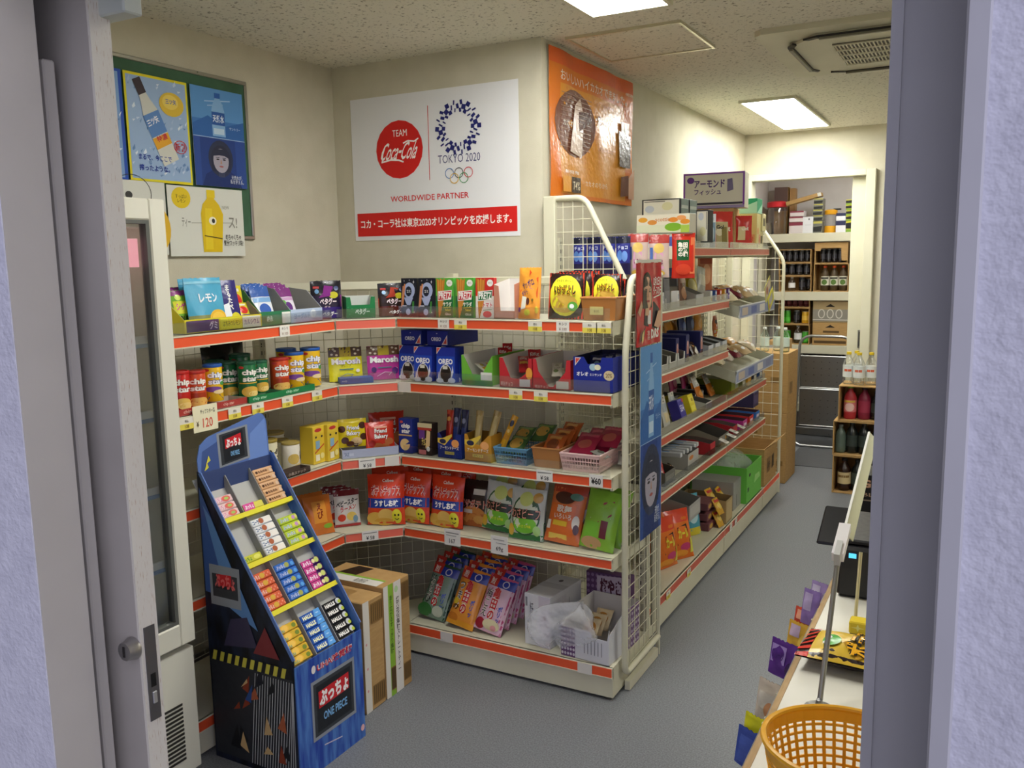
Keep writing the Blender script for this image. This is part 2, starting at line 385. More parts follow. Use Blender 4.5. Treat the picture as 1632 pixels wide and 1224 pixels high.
def shelf_part(t, w, d, zl, rail, guard, first=0.0, name='shelf', x0=0.0):
    zd = zl+LH
    b = MB(); b.box(x0+.002, .002, zd-.016, w-.002, d, zd, M_CREAM)
    b.box(x0+.002, 0, zl, w-.002, .010, zd, M_CREAM, .002)
    b.box(x0+.002, .01, zd-.05, x0+.012, d, zd-.016, M_CREAM); b.box(w-.012, .01, zd-.05, w-.002, d, zd-.016, M_CREAM)
    s = b.build(name, t)
    b = MB(); b.box(x0+.002, -.0045, zl, w-.002, 0, zl+.004, M_CREAM); b.box(x0+.002, -.0045, zl+LH-.005, w-.002, 0, zl+LH-.001, M_CREAM); b.box(x0+.004, -.002, zl+.004, w-.004, 0, zl+LH-.005, rail)
    r = b.build('price_rail', s); r['label'] = 'orange price rail'
    if guard:
        g0, g1, h = guard; b = MB(); b.box(g0, .003, zd-.004, g1, .0045, zd+h, CLEAR); b.build('plastic_guard', s)['label'] = 'clear plastic guard along the shelf front'
    return s
def base_part(t, w, d, zl, rail, inset=0):
    b = MB(); b.box(.001, .004, .012, w-.001, d, zl+LH, M_CREAM); b.box(.001, 0, zl-.004, w-.001, .012, zl+LH, M_CREAM, .002)
    for x in (.03, w-.03): b.lathe([(.018, 0), (.018, .012)], mat('#6d6a62', 'm'), x, .03, 10)
    s = b.build('base', t); b = MB(); b.box(.002, -.004, zl, w-.002, 0, zl+.004, M_CREAM); b.box(.004, -.002, zl+.004, w-.004, 0, zl+LH-.004, rail); b.build('price_rail', s)['label'] = 'orange price rail'
    return s
ZF = [1.347, 1.094, .797, .500]; ZB = .088
DK = [z+LH for z in ZF] + [ZB+LH]         # decks of the front, corner and left shelving
# front shelving against the pillar
FX0, FX1, FY, FD = -2.02, -1.115, 2.766, .354
t = thing('gondola_shelving', 'cream shelving with orange price rails below the red and white wall poster', 'shelving', (FX0, FY, 0)); w = FX1-FX0
base_part(t, w, FD, ZB, ORANGE)
for i, z in enumerate(ZF): shelf_part(t, w, FD-.01, z, ORANGE, [(.01, w-.01, .045), (.01, w-.01, .045), (.01, w-.01, .04), None][i])
b = MB(); wires(b, lambda u, v: (u, FD+.006, v), .03, w-.0, .14, 1.50, .05, .05); b.build('wire_panel', t)
b = MB(); b.box(0, FD-.006, 1.505, w*.62, FD+.02, 1.535, M_CREAM, .003); b.build('top_rail', t)
for x in (.02, w-.02): b = MB(); post(b, x, FD+.012, 1.55); b.build('upright', t)
# left shelving
t = thing('gondola_shelving', 'cream shelving with orange price rails under the green notice board, left wall', 'shelving', (-2.18, 1.77, 0), R(90)); w = .815
base_part(t, w, .35, ZB, ORANGE)
for i, z in enumerate(ZF): shelf_part(t, w, .34, z, ORANGE, [(.01, w-.01, .04), None, None, None][i])
b = MB(); wires(b, lambda u, v: (u, .352, v), .0, w-.02, .14, 1.48, .05, .05); b.build('wire_panel', t)
b = MB(); b.box(0, .34, 1.485, w, .365, 1.512, M_CREAM, .003); b.build('top_rail', t)
for x in (.02, w-.022): b = MB(); post(b, x, .356, 1.53); b.build('upright', t)
# corner shelving, cut across the corner
CA = Vector((-2.18, 2.588)); CB = Vector((-2.023, 2.766)); CAk = Vector((-2.52, 2.588)); CBk = Vector((-2.023, 3.12))
CL = (CB-CA).length; CR = math.atan2(CB.y-CA.y, CB.x-CA.x)
t = thing('gondola_shelving', 'corner shelving cut diagonally between the left and front shelving', 'shelving', (CA.x, CA.y, 0), CR)
def loc2(p): d = Vector(p)-CA; return (d.x*math.cos(-CR)-d.y*math.sin(-CR), d.x*math.sin(-CR)+d.y*math.cos(-CR))
poly = [loc2(p) for p in (CA, CB, CBk, CAk)]; poly = [(x, y) for x, y in poly]
for i, z in enumerate(ZF + [ZB]):
    b = MB(); z1 = z+LH
    b.prism(poly, (z1-.016) if i < 4 else .012, z1, M_CREAM, 2); b.box(.002, 0, z, CL-.002, .008, z1-.001, M_CREAM)
    s = b.build('shelf' if i < 4 else 'base', t)
    b = MB(); b.box(.003, -.004, z, CL-.003, 0, z+.004, M_CREAM); b.box(.003, -.004, z+LH-.005, CL-.003, 0, z+LH-.001, M_CREAM); b.box(.004, -.002, z+.004, CL-.004, 0, z+LH-.005, ORANGE_PINK); b.build('price_rail', s)['label'] = 'orange price rail'
    if i in (0, 1): b = MB(); b.box(.008, .003, z1-.004, CL-.008, .0045, z1+.04, CLEAR); b.build('plastic_guard', s)['label'] = 'clear plastic guard'
a0 = Vector(loc2(CAk)); a1 = Vector(loc2(CBk)); dv = (a1-a0); Ld = dv.length; dv.normalize(); nv = Vector((-dv.y, dv.x))*.008
b = MB(); wires(b, lambda u, v: (a0.x+dv.x*u+nv.x, a0.y+dv.y*u+nv.y, v), .02, Ld-.03, .14, 1.49, .05, .05); b.build('wire_panel', t)
b = MB(); b.bar((a0.x+dv.x*.03, a0.y+dv.y*.03, 1.51), (a1.x-dv.x*.05, a1.y-dv.y*.05, 1.51), .02, .03, M_CREAM); b.build('top_rail', t)
# tubular end frames filled with wire
def end_frame(name, label, fn, path, wx, r=.012, posts=None, feet=None):
    """fn maps (u along, z) to the world; path in (u, z); wx wires polygon test"""
    o = fn(path[0][0], 0); t = thing(name, label, 'end frame', (o[0], o[1], 0))
    L = lambda u, z: tuple(Vector(fn(u, z)) - Vector((o[0], o[1], 0)))
    P = []
    for i, (u, z) in enumerate(path):
        if 0 < i < len(path)-1:
            a = Vector(path[i-1]); c = Vector(path[i+1]); q = Vector((u, z)); k = .04
            p0 = q+(a-q).normalized()*min(k, (a-q).length*.45); p1 = q+(c-q).normalized()*min(k, (c-q).length*.45)
            for s in (0, .25, .5, .75, 1): P.append(tuple((1-s)**2*p0+2*s*(1-s)*q+s*s*p1))
        else: P.append((u, z))
    b = MB(); b.tube([L(u, z) for u, z in P], r, M_CREAM, 10); b.build('tube_frame', t)
    def ulim(z):   # front limit of the wires at height z
        pts = path
        best = None
        for (u0, z0), (u1, z1) in zip(pts, pts[1:]):
            if min(z0, z1) <= z <= max(z0, z1) and abs(z1-z0) > 1e-6:
                u = u0+(u1-u0)*(z-z0)/(z1-z0); best = u if best is None else (max(best, u) if wx[1] > wx[0] else min(best, u))
        return best
    b = MB(); z = wx[2]
    while z < wx[3]:
        u = ulim(z)
        if u is not None: b.tube([L(wx[0], z), L(u, z)], .0017, M_CREAM, 5, caps=False)
        z += wx[4]
    n = round(abs(wx[1]-wx[0])/wx[5])
    for i in range(n+1):
        u = wx[0]+(wx[1]-wx[0])*i/n; zs = [wx[2]+.0]; zt = wx[3]
        zz = wx[3]
        while zz > wx[2]:
            q = ulim(zz)
            if q is not None and ((u <= q+1e-4) if wx[1] > wx[0] else (u >= q-1e-4)): break
            zz -= .01
        b.tube([L(u, wx[2]), L(u, zz)], .0017, M_CREAM, 5, caps=False)
    b.build('wire_panel', t)
    return t, L
# end of the front shelving: u = -y so that the front is the larger u
t, L = end_frame('shelf_end_frame', 'tubular wire end frame carrying two advertising posters, right end of the front shelving', lambda u, z: (-1.098, -u, z),
    [(-3.215, .075), (-2.845, .075), (-2.845, 1.265), (-2.90, 1.535), (-3.215, 1.535)], (-3.2, -2.845, .1, 1.52, .05, .05))
b = MB(); b.tube([L(-3.215, 0), L(-3.215, 1.545)], .009, M_CREAM, 8); b.build('rear_post', t)
b = MB(); b.box(-.006, -.02, 0, .006, .012, .03, mat('#777777'), 0); b.bar(L(-3.19, .02), L(-2.87, .02), .02, .035, M_CREAM); b.build('foot_rail', t)
# near end of the aisle shelving: u = x
t, L = end_frame('shelf_end_frame', 'taller cream wire end frame standing against the pillar corner behind the striped snack bags', lambda u, z: (u, 3.235, z),
    [(-1.575, 1.845), (-1.42, 1.845), (-1.125, 1.27), (-1.125, .11)], (-1.56, -1.125, .16, 1.84, .05, .045))
b = MB(); b.box(L(-1.598, 0)[0], -.02, 0, L(-1.545, 0)[0], .006, 1.855, M_CREAM, .003); b.build('rear_post', t)
t, L = end_frame('shelf_end_frame', 'cream wire end frame at the far end of the aisle shelving, beside the storeroom doorway', lambda u, z: (u, 5.925, z),
    [(-1.53, 1.86), (-1.37, 1.86), (-1.175, 1.57), (-1.175, 0.0)], (-1.52, -1.175, .16, 1.85, .075, .06), .011)
b = MB(); b.box(L(-1.55, 0)[0], -.02, 0, L(-1.51, 0)[0], .012, 1.88, M_CREAM, .003); b.build('rear_post', t)
# aisle shelving along the side of the pillar
GX, GD = -1.165, .375
ZG = [1.605, 1.338, 1.078, .812, .566]; ZGB = .108; DG = [z+LH for z in ZG] + [ZGB+LH]
def aisle(label, y0, y1, shelves, rails, baser, back=1.55, x00=0):
    t = thing('gondola_shelving', label, 'shelving', (GX, y0, 0), R(90)); w = y1-y0
    base_part(t, w, GD, ZGB, baser)
    for i in shelves: shelf_part(t, w, GD-.02 if i else .33, ZG[i], rails, (.01, w-.01, .035) if i else (x00+.01, w-.01, .03), x0=0 if i else x00)
    b = MB(); wires(b, lambda u, v: (u, GD+.004, v), .02, w-.02, .16, back, .06, .06); b.build('wire_panel', t)
    for x in (.018, w-.018): b = MB(); post(b, x, GD+.01, back+.03); b.build('upright', t)
    return t
aisle('near section of the long aisle shelving, just past the wire end frame', 3.265, 4.50, [0, 1, 2, 3, 4], ORANGE_SHADED, ORANGE_SHADED, 1.66, .37)
aisle('middle section of the long aisle shelving, with two bread trays', 4.505, 5.42, [0, 3, 4], ORANGE_SHADED, ORANGE_SHADED, 1.66)
aisle('far section of the long aisle shelving, base only, holding a green box', 5.425, 5.90, [], ORANGE_BRIGHT, ORANGE_BRIGHT, 1.66)  # far base rail in a brighter orange
# ================================================================ KINDS OF PRODUCT (front faces -y, base at z = 0)
def flat_front(w, d, h): return lambda u, v, o: ((u-.5)*w, -d/2-o, v*h)
def flat_right(w, d, h): return lambda u, v, o: (w/2+o, (u-.5)*d, v*h)
def flat_left(w, d, h): return lambda u, v, o: (-w/2-o, (.5-u)*d, v*h)
def flat_top(w, d, h): return lambda u, v, o: ((u-.5)*w, (v-.5)*d, h+o)
def carton(name, cat, w, d, h, col, front=(), right=(), left=(), top=(), kind='c', c=.0015):
    b = MB(); b.box(-w/2, -d/2, 0, w/2, d/2, h, mat(col, kind) if isinstance(col, str) else col, c)
    b.art(front, flat_front(w, d, h), w, h, kind); b.art(right, flat_right(w, d, h), d, h, kind)
    b.art(left, flat_left(w, d, h), d, h, kind); b.art(top, flat_top(w, d, h), w, d, kind)
    return Item(b.build(name), cat)
def pouch_fn(W, H, T, style, seed=0):
    rnd = random.Random(seed); ph = [rnd.uniform(0, 6) for _ in range(6)]
    def bul(u, v):
        s = max(0, math.sin(math.pi*u))**.55
        if style == 'pillow':
            q = min(1, max(0, (v-.05)/.9)); g = max(0, math.sin(math.pi*q))**.45
        else:
            g = (1-v)**.55 * (1-.25*(1-v)**8)
        return T/2*s*g
    def wr(u, v): return .0022*(math.sin(9*u+ph[0]+4*v)*math.sin(7*v+ph[1]) + .6*math.sin(17*v+ph[2]+5*u)*math.sin(8*u+ph[3]))*min(1, 4*T/.05*.5)
    def pos(u, v, sgn, o):
        bb = bul(u, v); x = (u-.5)*W*(1-.05*(math.sin(math.pi*v) if style == 'pillow' else 0))
        edge = min(1, 8*u, 8*(1-u))
        return (x, -sgn*(bb+.0008+(wr(u, v) if sgn > 0 else -wr(u, v))*edge)-sgn*o, v*H + (.0015*math.sin(40*u) if v > .985 or v < .015 else 0)*(0 if v < .5 else 1))
    return pos
def pouch(name, cat, W, H, T, col, art=(), style='pillow', kind='g', back=None, seed=0, crimp=None, hole=False):
    f = pouch_fn(W, H, T, style, seed); b = MB()
    m = mat(col, kind) if isinstance(col, str) else col
    b.grid(lambda u, v: f(u, v, 1, 0), 14, 16, m); b.grid(lambda u, v: f(u, v, -1, 0), 14, 16, mat(back, kind) if back else m, True)
    n = len(b.v)
    for k in range(16):   # side walls
        pass
    fm = lambda u, v, o: f(u, v, 1, o+.0003)
    ops = list(art)
    b.art(ops, fm, W, H, kind, sub=10, lift=.0006, step=.00035)
    if style == 'pillow' or crimp:
        cm = mat(crimp or col, kind)
        for v0, v1 in (((0, .045), (.955, 1)) if style == 'pillow' else ((.95, 1),)):
            for q in range(3):
                a = v0+(v1-v0)*(q+.2)/3; c2 = a+(v1-v0)*.13
                b.add([fm(i/8, z, .0012) for z in (a, c2) for i in range(9)], [(i, i+1, i+10, i+9) for i in range(8)], cm)
    if hole: b.art([('e', .5, .955, .03, .008, '#dddddd')], fm, W, H, kind, lift=.003)
    return Item(b.build(name, smooth=True, ang=1.2), cat)
def canister(name, cat, r, h, col, lid, art=(), kind='g', label_lid=None):
    t = bpy.data.objects.new(name, None); COL.objects.link(t)
    b = MB(); b.lathe([(r*.97, 0), (r, .003), (r, h*.93), (r*.98, h*.94)], mat(col, kind), n=28)
    b.art(art, lambda u, v, o: ((r+o)*math.sin((u-.5)*math.pi), -(r+o)*math.cos((u-.5)*math.pi), v*h*.93), math.pi*r, h*.93, kind, sub=14, lift=.0006)
    b.build('body', t)
    b = MB(); b.lathe([(r*1.02, h*.925), (r*1.03, h*.93), (r*1.03, h*.985), (r*1.0, h), (r*.85, h), (r*.83, h*.985), (0, h*.985)], mat(lid, 'l'), n=28); b.build('lid', t)
    return Item(t, cat)
def open_tray(name, cat, w, d, h, front_h, col, inside='#d8d6cf', front=(), right=(), left=(), cut=None, kind='c', hb=None, th=.0025):
    """open topped display carton: high back, sloping sides, low front; cut = list of (u, v) for the front's upper edge"""
    b = MB(); x0, x1, y0, y1 = -w/2, w/2, -d/2, d/2; hb = hb or h
    mo = mat(col, kind) if isinstance(col, str) else col; mi = mat(inside, 'c')
    b.box(x0, y0, 0, x1, y1, th, mi)
    b.box(x0+th, y1-th, th, x1-th, y1, hb, mi)
    edge = cut or [(0, 1), (1, 1)]
    fr = [(x0, 0)] + [(x1, 0)] + [(x0+(x1-x0)*u, front_h*v) for u, v in reversed(edge)]
    b.prism(fr, y0, y0+th, mo, 1)
    hf = front_h*edge[0][1]
    for s, xa in ((0, x0), (1, x1-th)):
        pr = [(y0+th, th), (y1, th), (y1, hb), (y0+d*.45, h), (y0+th, hf)]
        b.prism(pr, xa, xa+th*.5, mo if s == 0 else mi, 0); b.prism(pr, xa+th*.5, xa+th, mi if s == 0 else mo, 0)
    b.art(front, lambda u, v, o: (x0+(x1-x0)*u, y0-o, v*front_h), w, front_h, kind)
    b.art(right, lambda u, v, o: (x1+o, y0+(y1-y0)*u, v*h), d, h, kind); b.art(left, lambda u, v, o: (x0-o, y1-(y1-y0)*u, v*h), d, h, kind)
    return Item(b.build(name), cat)
def basket(name, cat, w, d, h, col, rows=4, cols=9, taper=.9, kind='l', solid=False, rim=.006):
    """tapered bin with slotted walls"""
    t = bpy.data.objects.new(name, None); COL.objects.link(t); m = mat(col, kind) if isinstance(col, str) else col; b = MB()
    def P(q, z):  # q 0..4 around
        k = taper+(1-taper)*z/h; a = [(-w/2, -d/2), (w/2, -d/2), (w/2, d/2), (-w/2, d/2), (-w/2, -d/2)]; i = min(3, int(q)); f = q-i
        return Vector(((a[i][0]*(1-f)+a[i+1][0]*f)*k, (a[i][1]*(1-f)+a[i+1][1]*f)*k, z))
    th = .0022
    b.box(-w/2*taper, -d/2*taper, 0, w/2*taper, d/2*taper, .003, m)
    if solid:
        for i in range(4):
            p = [P(i, 0), P(i+.9999, 0), P(i+.9999, h), P(i, h)]; n = (p[1]-p[0]).cross(p[3]-p[0]).normalized()*th
            b.add(p+[q-n for q in p], [(0, 1, 2, 3), (7, 6, 5, 4), (3, 2, 6, 7), (0, 3, 7, 4), (1, 5, 6, 2)], m)
    else:
        for i in range(4):
            nc = cols if i % 2 == 0 else max(3, round(cols*d/w)); zs = [0, h*.1] + [h*.1+(h*.75)*k/rows for k in range(1, rows+1)] + [h]
            for j in range(nc+1):
                f = min(.9999, j/nc); b.bar(P(i+f, 0), P(i+f, h), .004 if 0 < j < nc else .006, th, m)
            for k in range(rows+1):
                z = h*.12+(h*.72)*k/rows; b.bar(P(i, z), P(i+.9999, z), th, .0045, m)
            b.bar(P(i, h*.05), P(i+.9999, h*.05), th, h*.1, m); b.bar(P(i, h*.93), P(i+.9999, h*.93), th, h*.14, m)
    b.build('body', t)
    b = MB(); b.tube([P(q, h) for q in (0, 1, 2, 3)], rim*.7, m, 6, closed=True); b.build('rim', t)
    return Item(t, cat)
def bottle(name, cat, r, h, col, cap, label=None, art=(), neck=.38, kind='x', fill=None):
    t = bpy.data.objects.new(name, None); COL.objects.link(t); b = MB()
    prof = [(r*.85, 0), (r, .008), (r, h*.30), (r*.96, h*.33), (r, h*.36), (r, h*.62), (r*.8, h*.74), (r*neck, h*.86), (r*neck, h*.93)]
    b.lathe(prof, mat(col, kind), n=18); b.build('body', t)
    if fill: b = MB(); b.lathe([(x*.93, z+.002) for x, z in prof[:7]], mat(fill, 'g'), n=16); b.build('drink', t)
    b = MB(); b.lathe([(r*neck*1.15, h*.92), (r*neck*1.15, h*.995), (r*neck*1.0, h), (0, h)], mat(cap, 'l'), n=14); b.build('cap', t)
    if label:
        b = MB(); rl = r*1.02; b.lathe([(rl, h*.22), (rl, h*.58)], mat(label, 'c'), n=20)
        b.art(art, lambda u, v, o: ((rl+o)*math.sin((u-.5)*math.pi), -(rl+o)*math.cos((u-.5)*math.pi), h*(.22+.36*v)), math.pi*rl, h*.36, sub=8, lift=.0006); b.build('label', t)
    return Item(t, cat)
def can(name, cat, r, h, col, art=()):
    t = bpy.data.objects.new(name, None); COL.objects.link(t); b = MB()
    b.lathe([(r*.85, 0), (r, .006), (r, h*.93), (r*.88, h-.002)], mat(col, 'm' if col == '#b9bbbd' else 'g'), n=18)
    b.art(art, lambda u, v, o: ((r+o)*math.sin((u-.5)*math.pi), -(r+o)*math.cos((u-.5)*math.pi), v*h*.93), math.pi*r, h*.93, sub=8, lift=.0006); b.build('body', t)
    b = MB(); b.lathe([(r*.9, h-.003), (r*.9, h), (r*.8, h), (r*.78, h-.004), (0, h-.004)], mat('#c4c6c8', 'm'), n=18); b.build('lid', t); return Item(t, cat)
def stick(name, cat, w, d, h, col, art=(), kind='c'):
    b = MB(); b.box(-w/2, -d/2, 0, w/2, d/2, h, mat(col, kind), .003); b.art(art, flat_top(w, d, h), w, d, kind); return Item(b.build(name), cat)
def sheet(name, W, H, col, ops, wave=0.0, kind='c', th=.0012, nu=1, sub=1):
    """paper or film poster, front faces -y, lower left corner at the origin"""
    def f(u, v, o): return (u*W, -o-wave*(math.sin(u*14)*.6+math.sin(u*23+v*5)*.4+math.sin(v*9+u*6)*.4), v*H)
    n = 24 if wave else 1; b = MB(); m = mat(col, kind)
    b.grid(lambda u, v: f(u, v, 0), n, n, m); b.grid(lambda u, v: tuple(Vector(f(u, v, 0))+Vector((0, th, 0))), n, n, mat('#d8d6ce', 'p'), True)
    b.add([f(0, 0, 0), f(1, 0, 0), f(1, 1, 0), f(0, 1, 0)]+[tuple(Vector(f(u, v, 0))+Vector((0, th, 0))) for u, v in ((0, 0), (1, 0), (1, 1), (0, 1))], [(0, 4, 5, 1), (1, 5, 6, 2), (2, 6, 7, 3), (3, 7, 4, 0)], m)
    b.art(ops, f, W, H, kind, sub=24 if wave else sub, lift=.0006 if not wave else .0012, step=.0002 if not wave else .0004)
    return b.build(name, smooth=True if wave else False, ang=1.0)
# ---- drawing helpers (u, v in 0..1 of the front)
def star(cx, cy, r, c, n=8, q=.5, asp=1): return ('p', [(cx+(r if i % 2 == 0 else r*q)*math.cos(math.pi*i/n)*asp, cy+(r if i % 2 == 0 else r*q)*math.sin(math.pi*i/n)) for i in range(2*n)], c)
def stripes(c, n, x0, x1, y0, y1, skew=0, fill=.5):
    w = (x1-x0)/n; return [('p', [(x0+i*w, y0), (x0+(i+fill)*w, y0), (x0+(i+fill)*w+skew, y1), (x0+i*w+skew, y1)], c) for i in range(n)]
def dots(c, pts, r, asp=1): return [('e', x, y, r, r*asp, c) for x, y in pts]
def bottle_pic(cx, y0, y1, w, body, capc, lab, liq=None):
    h = y1-y0
    return [('p', [(cx-w/2, y0), (cx+w/2, y0), (cx+w/2, y0+h*.6), (cx+w*.36, y0+h*.76), (cx+w*.2, y0+h*.86), (cx+w*.2, y0+h*.9), (cx-w*.2, y0+h*.9), (cx-w*.2, y0+h*.86), (cx-w*.36, y0+h*.76), (cx-w/2, y0+h*.6)], body),
            ('r', cx-w*.22, y0+h*.88, cx+w*.22, y1, capc), ('r', cx-w/2, y0+h*.26, cx+w/2, y0+h*.56, lab)]
def face_pic(cx, cy, rx, ry, skin, hair, neck=None):
    return [('e', cx, cy+ry*.12, rx*1.28, ry*1.15, hair), ('p', [(cx-rx*1.2, cy-ry*.9), (cx+rx*1.2, cy-ry*.9), (cx+rx*1.25, cy+ry*.2), (cx-rx*1.25, cy+ry*.2)], hair), ('r', cx-rx*.4, cy-ry*1.35, cx+rx*.4, cy-ry*.6, neck or skin), ('e', cx, cy, rx, ry, skin),
            ('p', [(cx-rx*1.0, cy+ry*.35), (cx-rx*.2, cy+ry*.45), (cx+rx*.5, cy+ry*.42), (cx+rx*1.0, cy+ry*.25), (cx+rx*.7, cy+ry*.95), (cx-rx*.7, cy+ry*.95)], hair),
            ('e', cx-rx*.42, cy+ry*.1, rx*.2, ry*.06, '#231c1c'), ('e', cx+rx*.42, cy+ry*.1, rx*.2, ry*.06, '#231c1c'),
            ('r', cx-rx*.65, cy+ry*.22, cx-rx*.2, cy+ry*.27, hair), ('r', cx+rx*.2, cy+ry*.22, cx+rx*.65, cy+ry*.27, hair),
            ('p', [(cx-rx*.12, cy-ry*.25), (cx+rx*.12, cy-ry*.25), (cx+rx*.04, cy+ry*.08), (cx-rx*.04, cy+ry*.08)], '#b98f76'), ('e', cx, cy-ry*.48, rx*.28, ry*.07, '#a85a55')]

# ---- boxes of the top shelf
qmark = [('r', 0, 0, 1, 1, '#141624')]+[star(.2, .93, .03, '#e6e3f2', 4, .3), star(.82, .9, .06, '#f0eefa', 4, .25), star(.55, .95, .03, '#e6e3f2', 4, .3), star(.86, .12, .04, '#f0e6c8', 4, .3)] + \
    [('e', .55, .68, .36, .21, '#a9b4d8'), ('e', .5, .66, .2, .13, '#1a2030'), ('p', [(.18, .5), (.8, .5), (.62, .3), (.4, .3)], '#a9b4d8'), ('e', .48, .13, .15, .085, '#b8bcdc'), ('t', '答え', .38, .62, .64, .7, '#f4f4f4'),
     ('l', [(.12, .3), (.26, .85)], .006, '#d98a55'), ('l', [(.05, .25), (.16, .8)], .006, '#c98a6a'), ('p', [(.72, .1), (.84, .1), (.88, .4), (.76, .4)], '#3f8a3a'), ('r', .1, .27, .38, .3, '#c9c6d8')]
MYS = carton('pretzel_box', 'snack box', .072, .022, .150, '#10131d', qmark)
def pretz(c1, c2, band, txt, low, lowc):
    return [('r', 0, 0, 1, 1, c2), ('r', 0, .55, 1, 1, c1)] + [('l', [(.08+.07*i, .98-(i % 3)*.02), (.2+.035*i, .0+.06*i)], .0055, '#d9953c' if i % 2 else '#c47a2a') for i in range(7)] + \
        [('e', .8, .87, .17, .085, '#f1efe6'), ('t', 'ポテト', .7, .85, .9, .89, '#555555'), ('p', [(.12, .42), (.9, .46), (.94, .7), (.14, .66)], '#f6f3ea'), ('p', [(.15, .44), (.88, .48), (.91, .68), (.17, .64)], band), ('t', 'PRETZ', .2, .475, .88, .645, '#fbfaf4', .03)] + low
PRG = carton('pretzel_box', 'snack box', .078, .022, .150, '#4ea53a', pretz('#58ab3c', '#1d6b3a', '#c8323a', '', [('t', 'サラダ', .42, .28, .92, .4, '#f4f6e8', .03), ('l', [(.45, .25), (.9, .27)], .002, '#e8d84a'), ('t', 'Salad', .55, .17, .85, .23, '#d8d84a'), ('t', 'Glico', .55, .06, .88, .12, '#f2f2ee')], ''))
PRR = carton('pretzel_box', 'snack box', .078, .022, .150, '#c9322c', pretz('#cf2f2a', '#e9e2da', '#1f6b3c', '', [('t', 'トマト', .42, .27, .92, .39, '#cf4a5a', .02), ('e', .65, .1, .24, .08, '#d8444a'), ('l', [(.42, .2), (.9, .22)], .002, '#3a8a4a')], ''))
ORP = pouch('snack_pouch', 'snack pouch', .088, .185, .035, '#f0a03a', [('p', [(.1, .55), (.9, .82), (.9, .4), (.1, .3)], '#ea5a2a'), ('p', [(0, 0), (1, 0), (1, .5), (.55, .62), (.3, .5), (0, .2)], '#e79a78'), ('t', 'サッポロ', .2, .6, .72, .75, '#4a3a6a', .02, 0, .45), ('t', 'ポテト', .2, .45, .5, .56, '#5a4a7a', .02, 0, .5),
     star(.55, .9, .07, '#e2542a', 3, .5), ('p', [(.2, .18), (.42, .2), (.44, .42), (.24, .44)], '#e4e2d2'), ('e', .5, .34, .07, .07, '#5a2f24'), ('e', .5, .12, .13, .06, '#dcd83a'), ('e', .12, .17, .07, .05, '#8a3a8a'), ('e', .9, .17, .07, .07, '#e8d040'), ('e', .72, .36, .05, .03, '#8a6a2a')], 'stand', seed=3)
potato = [('r', 0, 0, 1, 1, '#2a1715')] + stripes('#d8442e', 11, 0, 1, 0, 1) + [('e', .5, .5, .45, .44, '#e9e23c'), ('e', .5, .5, .42, .41, '#f0e83a')] + \
    [('e', .5, .33, .36, .2, '#d9b04a')] + [('l', [(.25+.12*i, .2+.05*(i % 2)), (.34+.11*i, .36-.04*(i % 3))], .011, c) for i, c in enumerate(['#e3bc58', '#c99a38', '#e8c460', '#d0a23e'])] + \
    [('t', 'いかがよし', .2, .5, .82, .74, '#1c1712', .09), ('t', 'いかがよし', .2, .5, .82, .74, '#f2b52a', .0), ('t', 'さくさく おいしい', .27, .8, .73, .85, '#3a3a1a'), ('e', .74, .27, .13, .1, '#5aa83a'), ('e', .72, .27, .06, .05, '#e8ecec')]
STR = pouch('snack_bag', 'snack bag', .145, .165, .05, '#2c1a18', potato, 'pillow', seed=5)
# ---- second shelf
oreo = [('r', 0, 0, 1, .75, '#1d46b8'), ('p', [(0, 1), (.26, 1), (0, .8)], '#e7e3de'), ('p', [(.02, .985), (.2, .985), (.02, .84)], '#d8544a'), ('t', 'OREO', .1, .52, .9, .68, '#f4f4f6', .045), ('e', .52, .25, .3, .25, '#1d1714'), ('o', .52, .25, .24, .2, .003, '#3a2c26'), ('o', .52, .25, .33, .27, .003, '#e8e8ea'), ('r', .36, .38, .62, .47, '#dcd8c8'),
     ('e', .2, .05, .2, .07, '#d9dce6'), ('e', .85, .06, .2, .08, '#d9dce6'), ('p', [(.84, .1), (.95, .3), (.9, .5), (.86, .3)], '#e8eaf0'), ('p', [(.1, .06), (.2, .1), (.14, .32)], '#e8eaf0')]
ORE = carton('biscuit_box', 'biscuit box', .083, .034, .135, '#1a2f9c', oreo)
ORL = carton('biscuit_box', 'biscuit box', .098, .230, .060, '#1c2c92', [('p', [(.7, .1), (.97, .1), (.97, .75)], '#e7e3de'), ('p', [(.77, .15), (.93, .15), (.93, .58)], '#d8544a'), ('t', 'OREO', .2, .32, .68, .58, '#e9e9f0', .04), ('e', .48, .82, .03, .03, '#c9c9e0')])
TRG = open_tray('display_tray', 'display tray', .135, .26, .115, .06, '#6fb83c', '#e3e0d6', [('r', 0, 0, 1, .3, '#4a8a3a'), ('r', .62, .35, .98, .85, '#e6e6dc')], cut=[(0, 1.9), (.06, 1.9), (.34, .7), (.66, .7), (.9, 1.6), (1, 1.9)])
TRR = open_tray('display_tray', 'display tray', .135, .26, .115, .110, '#c02a34', '#d9d2c8', [('r', .02, .02, .6, .14, '#b02030'), ('t', '明治チョコ', .04, .05, .4, .2, '#e8c8c0'), ('r', .62, .05, .95, .3, '#dcd6d2'), ('e', .92, .5, .1, .2, '#e8a040')], cut=[(0, 1), (.1, 1), (.34, .32), (.6, .3), (.88, .55), (.9, 1), (1, 1)])
TRV = open_tray('display_tray', 'display tray', .150, .26, .115, .110, '#c02a34', '#dcd4c6', [('t', '明治チョコ', .05, .05, .4, .15, '#e8c8c0'), ('r', .62, .05, .95, .3, '#d8d2c6')], cut=[(0, 1), (.08, 1), (.14, .6), (.42, .1), (.54, .1), (.86, .6), (.9, 1), (1, 1)])
